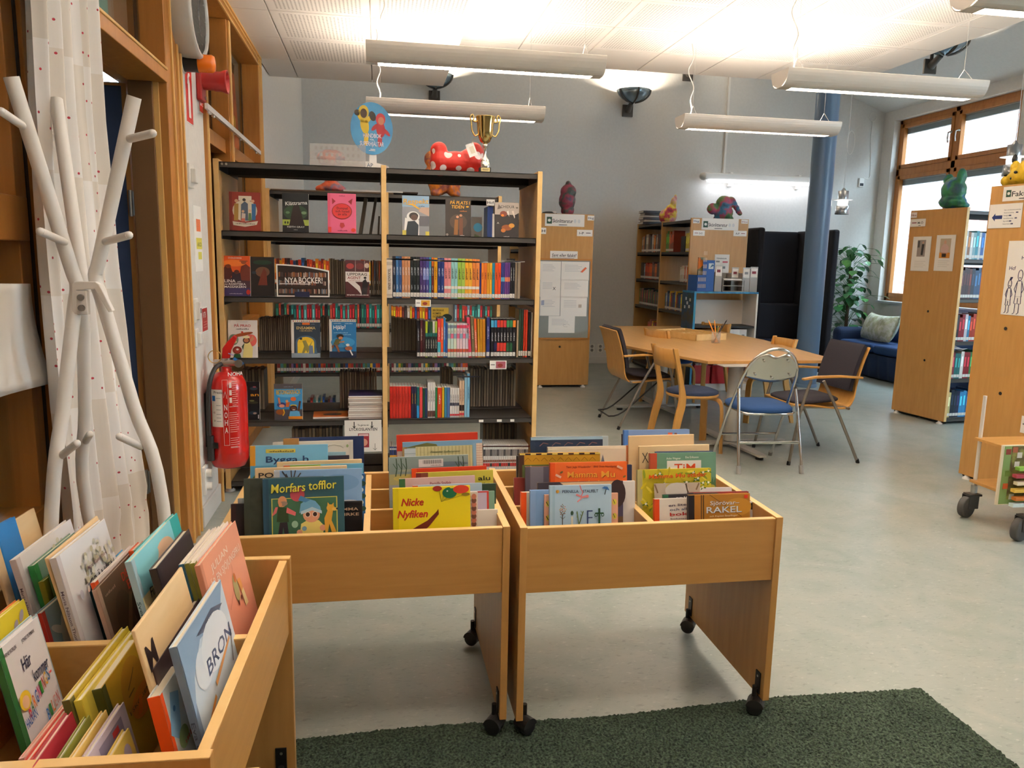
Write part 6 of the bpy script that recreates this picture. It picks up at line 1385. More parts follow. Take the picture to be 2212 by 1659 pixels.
# ================================================================== book trolley at the edge of the picture
p = onZ(2192, 1168, 0.0)
r = thing('book_trolley', 'low book trolley on grey rubber casters, cut by the edge of view', 'trolley', (p.x, p.y, 0))
POST = M('D8D2CA', 0.4)
for (x, y) in ((0.02, 0.0), (0.62, 0.0), (0.02, 0.40), (0.62, 0.40)):
    m = MB(); m.tube([(x + 0.04, y, 0.16), (x + 0.04, y, 0.75)], 0.011, POST, 10); m.cyl((x + 0.04, y, 0.148), (x + 0.04, y, 0.20), 0.018, STEEL); m.build('post', r)
    c = MB(); c.box(x - 0.005, x + 0.075, y - 0.03, y + 0.03, 0.136, 0.148, M('4A4846', 0.4, 0.5)); c.box(x - 0.01, x + 0.055, y - 0.032, y - 0.027, 0.06, 0.14, M('4A4846', 0.4, 0.5)); c.box(x - 0.01, x + 0.055, y + 0.027, y + 0.032, 0.06, 0.14, M('4A4846', 0.4, 0.5)); c = c.build('caster', r)
    w = MB(); w.lathe([(0.003, -0.022), (0.045, -0.022), (0.05, -0.018), (0.062, -0.02), (0.065, -0.012), (0.065, 0.012), (0.062, 0.02), (0.05, 0.018), (0.045, 0.022), (0.003, 0.022)], M('4E4C4A', 0.6), 32, T(x + 0.0, y, 0.066) @ RZ(0.35) @ RX(PI / 2)); w.build('wheel', c)
for z in (0.22, 0.48):
    m = MB(); m.box(0.03, 0.70, -0.01, 0.41, z, z + 0.015, BEECH_X); m.build('trolley_shelf', r)
q0 = onY(2152, 1058, p.y - 0.06)
m = MB()
for x in (0.05, 0.62): m.tube([(x, -0.03, 0.22), (x, -0.03, 0.62), (x, -0.10, 0.62), (x, -0.10, 0.22)], 0.004, WHITE, 6)
m.build('wire_rack', r)
bw = onY(2152, 1058, p.y - 0.06); 
r = thing('picture_folder', 'green and brown picture folder standing on the trolley at the edge of view', 'folder', (bw.x, p.y - 0.07, 0.238), 0.0)
m = MB(); m.box(0.0, 0.26, 0.0, 0.012, 0.0, 0.33, M('E2D6BC', 0.6)); m.build('backing', r)
m = MB(); m.box(0.012, 0.26, -0.002, 0.0, 0.005, 0.325, M('7E9A5A', 0.5)); m.box(0.055, 0.26, -0.003, -0.002, 0.03, 0.325, mottled('folder_picture', ['6A6A2A', '8A8A3A', '5A4A2A', '9A9A4A'], 9, 0.5, bump=0)); 
for (x, z, c_) in ((0.02, 0.28, '8A3A2A'), (0.06, 0.29, 'A85A3A'), (0.025, 0.09, 'C85A2A'), (0.03, 0.16, '6A8A3A'), (0.09, 0.26, 'D8D0C8'), (0.08, 0.21, 'D8D0C8'), (0.07, 0.03, 'C8C8B8')): m.box(x, x + 0.03, -0.004, -0.003, z, z + 0.03, M(c_, 0.5))
m.build('picture_print', r)
for k, (z, c_, lab) in enumerate(((0.24, 'C8D8D8', 'pale'), (0.275, 'C8722A', 'orange'), (0.32, 'D8B24A', 'yellow'), (0.36, 'E2D2B2', 'cream'), (0.40, 'A83A4A', 'red'), (0.44, '8AB84A', 'green'))):
    b2 = onY(2196, 1000, p.y - 0.1); m = MB(); m.box(0, 0.24, 0, 0.03, 0, 0.018, M(c_, 0.5)); tag(m.build('magazine', loc=(b2.x + (0.0 if k % 2 else -0.012), p.y - 0.125, z)), '%s magazine edge lying in the trolley rack at the edge of view' % lab, 'magazine', 'magazines in the trolley rack')

# ================================================================== books
PAGE = M('E6DCC8', 0.85); PAGEW = M('ECE8E0', 0.85); PAGED = M('B9A892', 0.9)
def C(h): return M(h, 0.32)
def book(name, label, cat, w, h, t, cover, spine=None, page=None, hard=True, front=None, spine_print=None, parent=None, group=None, back=None):
    """front cover faces -y, spine at -x, standing on z = 0, back of the book at y = t"""
    b = 0.0025 if hard else 0.0006; o = 0.003 if hard else 0.0
    sp = C(spine or cover); cv = cover if not isinstance(cover, str) else C(cover); bk = C(back) if back else cv
    m = MB()
    m.box(-w / 2, w / 2, 0, b, 0, h, cv); m.box(-w / 2, w / 2, t - b, t, 0, h, bk)
    m.box(-w / 2 - (0.0012 if hard else 0.0006), -w / 2 + b * 0.6, 0.0004, t - 0.0004, 0, h, sp)
    if spine and hard: m.box(-w / 2 - 0.0004, -w / 2 + min(0.016, w * 0.09), -0.0004, 0, 0.0, h, sp)
    root = m.build(name, parent, bevel=0.0009 if hard else 0.0)
    tag(root, label, cat, group)
    p = MB(); p.box(-w / 2 + b * 0.6, w / 2 - o, b, t - b, o, h - o, page or PAGE); p.build('page_block', root)
    if front:
        q = MB(); X = frame((-w / 2, -0.0008, 0), (1, 0, 0), (0, 0, 1)); front(Pr(q, X, w, h)); 
        if q.v: q.build('cover_lettering', root)
    if spine_print:
        q = MB(); X = frame((-w / 2 - 0.0018, t, h), (0, 0, -1), (0, -1, 0)); spine_print(Pr(q, X, h, t)); q.build('spine_lettering', root)
    return root
class Pr:
    """flat printing: u runs along the reading direction 0..1, v upwards 0..1"""
    def __init__(s, mb, X, w, h): s.mb, s.X, s.w, s.h, s.n = mb, X, w, h, 0
    def L(s): s.n += 1; return s.X @ T(0, 0, 0.00012 * s.n)
    def shown(s, k):
        """the printing fills the upper part k of the cover, the part that stands clear of the bin"""
        s.X = s.X @ T(0, s.h * (1 - k), 0); s.h *= k; return s
    def r(s, u0, v0, u1, v1, c): s.mb.poly([(u0 * s.w, v0 * s.h, 0), (u1 * s.w, v0 * s.h, 0), (u1 * s.w, v1 * s.h, 0), (u0 * s.w, v1 * s.h, 0)], c if not isinstance(c, str) else C(c), s.L()); return s
    def e(s, u, v, a, b, c, rot=0.0, k=20):
        X = s.L() @ T(u * s.w, v * s.h, 0) @ RZ(rot); s.mb.poly([(a * s.w * math.cos(i * 2 * PI / k), b * s.w * math.sin(i * 2 * PI / k), 0) for i in range(k)], C(c) if isinstance(c, str) else c, X); return s
    def p(s, pts, c): s.mb.poly([(u * s.w, v * s.h, 0) for u, v in pts], C(c) if isinstance(c, str) else c, s.L()); return s
    def l(s, pts, wd, c):
        m_ = C(c) if isinstance(c, str) else c; X = s.L()
        for (a, b), (e, f) in zip(pts[:-1], pts[1:]):
            d = Vector(((e - a) * s.w, (f - b) * s.h)); 
            if d.length < 1e-6: continue
            n = Vector((-d.y, d.x)).normalized() * (wd * s.w / 2); s.mb.poly([(a * s.w - n.x, b * s.h - n.y, 0), (e * s.w - n.x, f * s.h - n.y, 0), (e * s.w + n.x, f * s.h + n.y, 0), (a * s.w + n.x, b * s.h + n.y, 0)], m_, X)
        return s
    def t(s, txt, u0, u1, v, hv, c, shear=0.0, rot=0.0, shadow=None):
        w_ = (u1 - u0) * s.w
        if shadow: s.mb.text(txt, s.L() @ T(u0 * s.w + 0.0012, v * s.h - 0.0012, 0) @ RZ(rot), hv * s.h / 0.72, C(shadow), width=w_, shear=shear)
        s.mb.text(txt, s.L() @ T(u0 * s.w, v * s.h, 0) @ RZ(rot), hv * s.h / 0.72, C(c), width=w_, shear=shear); return s
    def bars(s, u0, u1, v, hv, c, n=None):
        """print too small to read: a line of short strokes"""
        k = n or max(3, int((u1 - u0) * s.w / (hv * s.h * 0.75))); m_ = C(c)
        for i in range(k):
            a = u0 + (u1 - u0) * i / k; q = [0.55, 0.75, 0.6, 1.0, 0.65][(i * 7) % 5]; s.r(a, v, a + (u1 - u0) / k * (0.5 + 0.25 * ((i * 3) % 2)), v + hv * q, m_)
        return s
    def kid(s, u, v, k, skin, hair, top, legs=None):
        s.p([(u - 0.06 * k, v - 0.16 * k), (u + 0.06 * k, v - 0.16 * k), (u + 0.045 * k, v), (u - 0.045 * k, v)], top)
        if legs: s.p([(u - 0.05 * k, v - 0.30 * k), (u - 0.015 * k, v - 0.30 * k), (u, v - 0.17 * k), (u + 0.015 * k, v - 0.30 * k), (u + 0.05 * k, v - 0.30 * k), (u + 0.055 * k, v - 0.15 * k), (u - 0.055 * k, v - 0.15 * k)], legs)
        s.e(u, v + 0.045 * k, 0.055 * k, 0.06 * k, hair); s.e(u, v + 0.035 * k, 0.043 * k, 0.045 * k, skin)
        for d in (-0.016, 0.016): s.e(u + d * k, v + 0.04 * k, 0.006 * k, 0.007 * k, '1E1A1A', k=8)
        return s
NB = [0]
def jit(a): return random.uniform(-a, a)

# ---- bins M and R: covers face the viewer.  (TL px, TR px, depth of the top edge in the bin, thickness)
LEAN = math.radians(9)
def bin_book(M0, tl, tr, ytop, t, label, cover, spine=None, front=None, hard=True, base=0.503, name='picture_book', cat='picture book', page=None, sprint=None, lean=LEAN, board=False, group=None, wmax=None):
    Mi = M0.inverted()
    def loc(px, py):
        o = Mi @ CAMP; d = Mi.to_3x3() @ ray(*((px, py))); k = (ytop - o.y) / d.y; return o + d * k
    a, b = loc(*tl), loc(*tr)
    w = b.x - a.x; ztop = (a.z + b.z) / 2; roll = math.atan2(b.z - a.z, w) * 0.6
    h = (ztop - base) / math.cos(lean)
    yb = ytop - h * math.sin(lean)
    k = 0.62 if M0 is MA else (1 - (0.695 - 0.36 * (ytop - 0.026) - base) / h if ytop < 0.175 else 0.62 if ytop < 0.21 else 0.45)
    if front and not (M0 is MA and front.__name__ == 'f_har'): f0 = front; front = lambda P: f0(P.shown(k))
    if board:
        m = MB(); m.box(-w / 2, w / 2, 0, 0.007, 0, h, BOARD); o = tag(m.build(name, bevel=0.0025), label, cat, group)
        if front: q = MB(); front(Pr(q, frame((-w / 2, -0.0008, 0), (1, 0, 0), (0, 0, 1)), w, h)); q.build('cover_lettering' if not board else 'lettering', o)
    else:
        o = book(name, label, cat, w, h, t, cover, spine, page, hard, front, sprint, group=group)
    o.matrix_world = M0 @ T((a.x + b.x) / 2, yb, base + 0.5 * w * abs(math.sin(roll))) @ RY(-roll) @ RX(-lean)
    return o
MM = Matrix.Translation((BM_X, BM_Y, 0)); MR = Matrix.Translation((BR_X, BR_Y, 0)); MA = Matrix.Translation(BA_LOC) @ RZ(BA_ROT)
def z2(px, py): return (480 + px / 5.185, 880 + py / 5.185)
def z3(px, py): return (800 + px / 5.185, 880 + py / 5.185)
def z4(px, py): return (1060 + px / 5.185, 880 + py / 5.185)
def z5(px, py): return (1340 + px / 5.184, 880 + py / 5.184)

def f_morfar(P):
    P.r(0.0, 0, 0.035, 1, '2C5068'); P.r(0.10, 0.0, 0.915, 0.665, 'D8CC5A'); P.r(0.112, 0.0, 0.903, 0.652, '3F6E52')
    P.e(0.42, 0.72, 0.09, 0.09, 'B84A58')
    P.p([(0.17, 0.0), (0.20, 0.26), (0.29, 0.26), (0.31, 0.0), (0.26, 0), (0.24, 0.18), (0.22, 0.0)], '2A2430'); P.p([(0.16, 0.27), (0.31, 0.26), (0.30, 0.50), (0.18, 0.52)], '32482C'); P.p([(0.10, 0.36), (0.15, 0.52), (0.18, 0.52), (0.16, 0.42)], 'D86A70'); P.p([(0.29, 0.51), (0.40, 0.42), (0.39, 0.36), (0.28, 0.42)], 'D86A70'); P.e(0.235, 0.61, 0.055, 0.07, 'D89468'); P.e(0.25, 0.575, 0.05, 0.03, '9A8070'); P.e(0.21, 0.56, 0.022, 0.03, 'D89468')
    P.p([(0.44, 0.0), (0.46, 0.22), (0.54, 0.28), (0.68, 0.27), (0.74, 0.18), (0.73, 0.0)], 'E8D47A'); P.e(0.59, 0.37, 0.105, 0.10, 'E2A080'); P.p([(0.44, 0.40), (0.46, 0.56), (0.55, 0.64), (0.64, 0.60), (0.70, 0.50), (0.72, 0.38), (0.60, 0.46), (0.5, 0.43)], '6FA8CC'); P.p([(0.43, 0.62), (0.52, 0.58), (0.58, 0.62), (0.46, 0.70)], '4A86B8'); P.p([(0.46, 0.43), (0.6, 0.5), (0.72, 0.43), (0.72, 0.38), (0.6, 0.44), (0.46, 0.38)], 'B8D4E4')
    for u in (0.545, 0.635): P.e(u, 0.375, 0.036, 0.036, 'F0D8C8'); P.e(u, 0.375, 0.026, 0.028, '3A2420')
    P.e(0.50, 0.14, 0.03, 0.03, '8AB0C8'); P.e(0.44, 0.08, 0.035, 0.035, 'E2A080'); P.e(0.73, 0.14, 0.04, 0.04, 'E2A080'); P.p([(0.42, 0.0), (0.5, 0.055), (0.66, 0.05), (0.7, 0.0)], 'B83A30')
    P.p([(0.76, 0.05), (0.75, 0.3), (0.80, 0.45), (0.86, 0.42), (0.84, 0.26), (0.90, 0.06), (0.84, 0.06), (0.81, 0.2), (0.79, 0.05)], 'D8A23A'); P.e(0.83, 0.47, 0.05, 0.045, 'DCA840'); P.p([(0.79, 0.5), (0.795, 0.57), (0.825, 0.52)], 'D8A23A'); P.p([(0.84, 0.52), (0.87, 0.56), (0.87, 0.5)], 'D8A23A'); P.e(0.88, 0.45, 0.035, 0.022, 'E2B85A'); P.e(0.91, 0.455, 0.012, 0.012, '1E1A1A'); P.e(0.385, 0.22, 0.04, 0.045, '9AC0A8')
    P.t('Morfars', 0.10, 0.52, 0.76, 0.15, 'E6DC52', 0.1, 0.03, '2A3A2A'); P.t('tofflor', 0.56, 0.91, 0.79, 0.15, 'E6DC52', 0.05, 0.03, '2A3A2A')
def f_lantern(P):
    P.e(0.75, 0.72, 0.30, 0.42, '7A6460'); P.p([(0.45, 0.66), (0.8, 0.8), (1.0, 0.78), (1, 0.62)], '1E1822'); P.p([(0.5, 0.62), (0.98, 0.62), (0.92, 0.25), (0.6, 0.25)], '3A2A28'); P.p([(0.72, 0.6), (0.95, 0.6), (0.9, 0.3), (0.75, 0.3)], 'D8962E'); P.l([(0.5, 0.62), (0.6, 0.25), (0.92, 0.25)], 0.03, '1A141A')
def f_emma(P): P.t('EMMA', 0.66, 0.94, 0.72, 0.09, 'C8A68A'); P.t('VIRKE', 0.66, 0.95, 0.56, 0.09, 'C8A68A')
def f_sky(P):
    P.r(0, 0.0, 1, 0.42, 'C8C4D4'); P.e(0.55, 0.62, 0.2, 0.09, 'B4C6E0'); P.e(0.75, 0.8, 0.22, 0.10, '7EA6D4'); P.e(0.4, 0.8, 0.22, 0.1, '88AAD6'); P.e(0.85, 0.45, 0.16, 0.07, 'E0D8DC')
    for a in ((0.13, 0.95), (0.19, 1.0), (0.24, 1.0), (0.3, 0.96), (0.09, 0.99)): P.l([(0.2, 0.6), (0.2, 0.78), a], 0.014, '4A4248')
def f_po(P): P.t('PO', 0.04, 0.20, 0.79, 0.11, '2A1E20')
def f_strip(P): P.r(0, 0.965, 0.08, 1, 'D86A2A'); P.r(0.08, 0.965, 0.46, 1, '8AA83A'); P.r(0.46, 0.965, 1, 1, '6FB4D0')
def f_bunting(P):
    P.l([(0, 0.92), (0.2, 0.955), (0.4, 0.92), (0.6, 0.955), (0.8, 0.93)], 0.008, '2A3A4A')
    for u, c in ((0.06, '4A7A5A'), (0.11, '2A4A7A'), (0.3, 'C86A3A'), (0.5, '4A7A5A'), (0.7, '2A4A7A')): P.p([(u - 0.02, 0.93), (u + 0.02, 0.935), (u, 0.88)], c)
    P.e(0.12, 0.68, 0.04, 0.04, 'D8A24A', k=5)
def f_leaf(P):
    P.r(0.0, 0, 0.03, 1, 'D4CEC4'); P.r(0.95, 0, 1, 0.97, 'D8D2C8')
    P.e(0.28, 0.88, 0.018, 0.028, '4A7A4A'); P.e(0.38, 0.85, 0.03, 0.018, '4A7A4A'); P.e(0.33, 0.84, 0.02, 0.02, '5A8A52'); P.l([(0.66, 0.82), (0.70, 0.88), (0.76, 0.9), (0.84, 0.87), (0.88, 0.82)], 0.004, '6A6A4A'); P.e(0.93, 0.87, 0.015, 0.02, '9AB07A')
def f_bygga(P):
    P.r(0, 0, 1, 0.62, '5AA0C8'); P.r(0.03, 0, 1, 0.36, 'A8C8D0'); P.r(0.2, 0.86, 0.58, 0.93, 'E2CE5A'); P.t('Bygga h', 0.2, 0.75, 0.68, 0.12, '1E3A6A'); P.bars(0.24, 0.56, 0.875, 0.03, '3A3A2A'); P.e(0.1, 0.3, 0.08, 0.12, '5A7A3A'); P.r(0.1, 0.42, 0.36, 0.54, 'C8D0D8'); P.r(0.13, 0.46, 0.33, 0.51, '8A3A4A'); P.e(0.3, 0.2, 0.14, 0.09, 'D8D8D4')
def f_wave(P):
    for i in range(6): P.e(0.93 + 0.03 * (i % 2), 0.92 - i * 0.14, 0.05, 0.035, ['E8ECEC', '2A4A3A'][i % 2])
BL = [  # bin M, fairy tale half
 ((470, 812), (1375, 770), 0.088, 0.012, 'green blue picture book with yellow title, three figures and a dog', '2F5A68', '27475C', f_morfar),
 ((250, 806), (1140, 775), 0.112, 0.012, 'dark mottled green picture book half hidden behind the yellow titled one', mottled('worn_dark_green', ['2E352C', '3C4338', '2A3028'], 14, 0.5, bump=0.1), '3A4036', None),
 ((100, 1085), (700, 1066), 0.136, 0.012, 'dark picture book with a lit lantern at the corner of the bin', '2A2028', '3A2026', f_lantern),
 ((800, 1075), (1570, 1048), 0.152, 0.012, 'black picture book with brown author letters beside the yellow titled book', '17161A', None, f_emma),
 ((172, 1022), (640, 1012), 0.168, 0.008, 'small grey white book behind the lantern book', '9EA4A8', 'B4B8B8', None),
 ((585, 712), (1565, 684), 0.200, 0.012, 'pale sky blue picture book with a bare tree', '8FB4DE', 'D8DCE4', f_sky),
 ((700, 770), (1602, 742), 0.222, 0.010, 'blue picture book with white and green leaves down its edge', '2F6AA8', None, f_wave),
 ((375, 688), (1407, 648), 0.244, 0, 'birch divider board marked with the letters P and O', None, None, f_po),
 ((690, 652), (1585, 626), 0.262, 0.010, 'light blue picture book with a green and orange strip behind the lettered board', '6FB4D0', None, f_strip),
 ((625, 622), (1580, 578), 0.325, 0, 'brown blank divider board behind the light blue book', 'B', None, None),
 ((312, 432), (1180, 415), 0.350, 0.014, 'light blue building picture book with a yellow spine', '7AB8DA', 'D8962A', f_bygga),
 ((555, 577), (1436, 538), 0.378, 0.014, 'dark purple starry picture book', '2A2436', '241E2E', None),
 ((397, 520), (1382, 500), 0.402, 0.012, 'pale blue picture book with a string of bunting', '9CC0CC', 'A8C8D2', f_bunting),
 ((690, 352), (860, 348), 0.560, 0.012, 'short brown book showing only its corner behind the white board book', 'A87A44', None, None),
 ((578, 398), (1472, 368), 0.580, 0.018, 'thick white board book with green leaves', 'E2DCD2', 'D8D2C8', f_leaf),
 ((768, 346), (1592, 322), 0.612, 0.014, 'navy blue picture book at the very back of its bin half', '1E2E5A', '1A2848', None)]
def do(L, Mx, zf, grp):
    for tl, tr, y, t, lab, cov, sp, fn in L:
        if cov is None or cov == 'B': bin_book(Mx, zf(*tl), zf(*tr), y, t, lab, None, None, fn, name='divider_board', cat='divider board', board=True)
        else: bin_book(Mx, zf(*tl), zf(*tr), y, t, lab, cov, sp, fn, group=grp)
do(BL, MM, z2, 'picture books in the fairy tale half')
def f_nicke(P):
    P.t('Nicke', 0.10, 0.38, 0.60, 0.17, 'C2261E', 0.25, 0, '8A5A10'); P.t('Nyfiken', 0.05, 0.43, 0.33, 0.17, 'C2261E', 0.25, 0, '8A5A10'); P.r(0, 0, 0.035, 1, 'D8C81E')
    P.l([(0.62, 0.66), (0.6, 0.92)], 0.003, '3A2A1A'); P.l([(0.62, 0.66), (0.68, 0.9)], 0.003, '3A2A1A'); P.l([(0.62, 0.66), (0.8, 0.85)], 0.003, '3A2A1A'); P.l([(0.62, 0.66), (0.92, 0.8)], 0.003, '3A2A1A')
    P.e(0.57, 0.965, 0.06, 0.035, '9A2A1E'); P.e(0.73, 0.86, 0.095, 0.072, '1E6A44'); P.e(0.88, 0.93, 0.105, 0.055, 'D2402A'); P.e(0.70, 0.9, 0.012, 0.01, 'E8E8E0'); P.e(0.94, 0.81, 0.055, 0.022, '8A7A1E'); P.e(0.76, 0.985, 0.03, 0.015, 'D8CE3A')
    P.p([(0.18, 0.0), (0.3, 0.12), (0.44, 0.25), (0.55, 0.43), (0.58, 0.5), (0.585, 0.38), (0.5, 0.2), (0.45, 0.1), (0.38, 0.0)], '6A2418')
def f_faces(P):
    for i in range(5):
        for j in range(9): P.e(0.60 + 0.085 * i, 0.04 + 0.105 * j, 0.036, 0.042, ['C89878', '6A4030', 'D8C8B8', '8A6A50', 'B8705A', '3A3030'][(i * 4 + j * 3) % 6])
def f_red(P): P.r(0.0, 0, 1, 1, 'B8342A'); P.r(0.03, 0.0, 0.97, 0.96, 'C4B8D0')
def f_pern(P): P.r(0, 0, 0.075, 1, '3A6A44'); P.r(0.075, 0, 1, 1, 'C8A8A8'); P.t('Pernilla Stalfelt', 0.40, 0.68, 0.82, 0.075, '7A2A3A')
def f_alu(P): P.r(0, 0, 0.06, 1, '7A2A2A'); P.r(0.06, 0, 0.15, 1, '8A4A38'); P.t('P', 0.22, 0.28, 0.74, 0.12, '2A2A1E'); P.t('ill', 0.60, 0.69, 0.74, 0.12, '2A2A1E'); P.t('alu', 0.80, 0.96, 0.74, 0.12, '2A2A1E'); P.bars(0.82, 0.95, 0.64, 0.04, '6A6A3A')
def f_water(P):
    P.r(0, 0.0, 1, 0.35, '9AA0A8'); P.r(0, 0.35, 1, 0.6, 'B0AC78'); P.r(0, 0.6, 1, 1, '8A9C9A'); P.e(0.35, 0.5, 0.3, 0.05, 'C8BC6A'); P.e(0.7, 0.8, 0.3, 0.03, '6A7C88'); P.e(0.5, 0.68, 0.4, 0.02, 'A8B09A')
    for u in (0.08, 0.14, 0.2, 0.86, 0.92): P.l([(u, 0.55), (u + 0.02, 0.75), (u + 0.01, 0.97)], 0.012, '2E4A34'); P.l([(u + 0.02, 0.7), (u - 0.03, 0.85)], 0.008, '3A5A3A')
    P.r(0.37, 0.745, 0.68, 0.93, 'E4E2E0')
    for i in range(26): P.r(0.425 + i * 0.0092, 0.82, 0.425 + i * 0.0092 + (0.003 + 0.003 * ((i * 7) % 3 > 1)), 0.91, '26262A')
    P.bars(0.52, 0.65, 0.775, 0.02, '3A3A3E')
def f_alex(P):
    P.r(0, 0.88, 1, 1, '7AA4C8'); P.p([(0.02, 0.86), (0.3, 0.97), (0.42, 0.93), (0.44, 0.86)], '6A6A3A'); P.r(0.02, 0.3, 0.16, 0.84, 'C8D4DC'); P.r(0.16, 0.3, 0.87, 0.88, 'D4CC9A')
    for i in range(16): P.r(0.17 + i * 0.044, 0.3, 0.185 + i * 0.044, 0.87, 'BEB684')
    P.t('Alexander Steffensmeier', 0.34, 0.72, 0.72, 0.05, '4A5A3A'); P.r(0.88, 0.3, 0.92, 0.92, '8AB0CC'); P.r(0.92, 0.3, 1, 0.92, 'E4DCC8')
    for i in range(4): P.r(0.92 + i * 0.02, 0.3, 0.923 + i * 0.02, 0.92, 'A84A3A')
    for i in range(10): P.r(0.92, 0.32 + i * 0.06, 1, 0.325 + i * 0.06, 'A84A3A')
    for i in range(4): P.r(0.02, 0.36 + i * 0.12, 0.16, 0.37 + i * 0.12, '8AA4B4')
def f_redold(P): P.r(0, 0.0, 1, 0.62, 'C8B4AC'); P.e(0.24, 0.74, 0.05, 0.05, '7A1E14'); P.e(0.24, 0.74, 0.04, 0.035, 'C83420'); P.r(0, 0.985, 1, 1, 'D86A4A')
BL2 = [
 ((262, 915), (1125, 878), 0.085, 0.016, 'bright yellow picture book with red title and balloons', 'E8D41E', 'D8C41A', f_nicke),
 ((440, 966), (1200, 945), 0.112, 0.008, 'picture book with many small faces, half behind the yellow balloon book', 'D8CCC0', None, f_faces),
 ((700, 1165), (1425, 1143), 0.130, 0.010, 'low white blank book beside the yellow balloon book', 'E4DED4', None, None),
 ((560, 965), (1330, 935), 0.150, 0.010, 'lilac picture book with a red border', 'C4B8D0', 'B8342A', f_red),
 ((600, 965), (1392, 938), 0.172, 0.010, 'grey green book next to the red bordered one', '7FA48E', '2A2A2E', None),
 ((486, 884), (1260, 848), 0.190, 0.012, 'light blue grey picture book just behind the yellow balloon book', 'A8BCCC', 'C85A3A', None),
 ((345, 815), (1190, 765), 0.212, 0.012, 'pink picture book with a green spine', 'C8A8A8', '3A6A44', f_pern),
 ((640, 880), (1410, 852), 0.232, 0.010, 'dark green book behind the pink one', '2E4230', None, None),
 ((528, 745), (1387, 702), 0.318, 0.014, 'yellow green picture book with large dark letters', 'C8BE4A', '7A2A2A', f_alu),
 ((480, 700), (1316, 657), 0.345, 0.014, 'orange red book with a thick red top edge', 'C8381E', 'E2501E', None),
 ((222, 572), (1110, 530), 0.385, 0.010, 'large watercolour picture book with a white barcode sticker', '8A9C9A', None, f_water),
 ((375, 402), (1266, 363), 0.560, 0.012, 'picture book with striped cloth and red checks on its cover', '9AB4B0', 'A88A5A', f_alex),
 ((315, 322), (1220, 278), 0.600, 0.014, 'red picture book at the very back of the balloon half', 'C83420', 'C83420', f_redold)]
do(BL2, MM, z3, 'picture books in the balloon half')
def f_vet(P):
    P.r(0, 0, 0.04, 1, 'A8C4D8'); P.t('PERNILLA', 0.20, 0.46, 0.82, 0.07, '2A3050'); P.t('STALFELT', 0.53, 0.78, 0.82, 0.07, '2A3050'); P.e(0.12, 0.86, 0.026, 0.026, 'D8A23A'); P.l([(0.48, 1.0), (0.5, 0.9), (0.53, 0.84), (0.5, 0.72)], 0.014, 'D0606A'); P.l([(0.42, 0.78), (0.52, 0.71), (0.62, 0.74)], 0.03, 'E08A90'); P.l([(0.52, 0.71), (0.44, 0.60)], 0.02, 'E08A90'); P.e(0.60, 0.73, 0.025, 0.025, 'E08A90')
    P.p([(0.84, 0.92), (0.88, 0.96), (0.93, 0.95), (0.965, 0.86), (0.92, 0.88)], '3A6AA8'); P.l([(0.91, 0.9), (0.885, 0.76)], 0.012, '2A2A2E')
    P.l([(0.20, 0.02), (0.20, 0.32)], 0.012, '4A3A30')
    for i in range(22): P.e(0.2 + 0.055 * math.cos(i * 2.4) * (i / 22) ** 0.5, 0.42 + 0.14 * math.sin(i * 2.4) * (i / 22) ** 0.5, 0.008, 0.01, ['C8623A', 'D8A24A', '8A4A3A', '7A6A4A'][i % 4], k=6)
    for s in (-1, 1): P.l([(0.2, 0.28), (0.2 + s * 0.045, 0.4)], 0.006, '4A3A30'); P.l([(0.2, 0.2), (0.2 + s * 0.04, 0.26)], 0.006, '4A3A30')
    P.l([(0.35, 0.04), (0.35, 0.26)], 0.032, 'D8D4C4'); P.e(0.35, 0.34, 0.024, 0.034, '2A4A34'); P.l([(0.35, 0.05), (0.31, 0.0)], 0.008, '8A7A5A'); P.l([(0.35, 0.05), (0.39, 0.0)], 0.008, '8A7A5A')
    P.l([(0.43, 0.38), (0.46, 0.05), (0.53, 0.38)], 0.016, '5A6A3A')
    for u, v in ((0.44, 0.3), (0.45, 0.2), (0.5, 0.26), (0.51, 0.34)): P.l([(u, v), (u - 0.02, v + 0.05)], 0.008, '5A6A3A')
    P.l([(0.60, 0.03), (0.60, 0.38)], 0.022, '3A4A78')
    for v in (0.38, 0.22, 0.04): P.l([(0.59, v), (0.68, v)], 0.02, '3A4A78')
    P.l([(0.79, 0.02), (0.79, 0.44)], 0.03, '1E4A2A'); P.l([(0.72, 0.32), (0.86, 0.32)], 0.022, '1E4A2A')
    for u in (0.735, 0.845): P.e(u, 0.28, 0.025, 0.028, '1E4A2A'); P.e(u, 0.28, 0.013, 0.015, 'AECAE0')
    P.l([(0.15, 0.015), (0.3, 0.015)], 0.008, '5A4A3A')
def f_peach(P):
    for v in (0.72, 0.28):
        P.e(0.045, v, 0.03, 0.04, 'D8C84A'); P.l([(0.02, v + 0.06), (0.05, v - 0.06)], 0.01, '26262A'); P.e(0.95, v, 0.03, 0.04, 'D8C84A'); P.l([(0.93, v + 0.08), (0.955, v - 0.05)], 0.008, '26262A')
def f_brown(P):
    P.r(0, 0.0, 1, 0.55, '4A4660'); P.r(0, 0.0, 1, 0.2, '6A5238'); P.p([(0.25, 1), (0.35, 0.86), (0.6, 0.8), (0.85, 0.86), (0.9, 1)], 'D8B488'); P.e(0.93, 0.72, 0.1, 0.16, '3A2A2C'); P.r(0, 0, 0.06, 1, '3A3238')
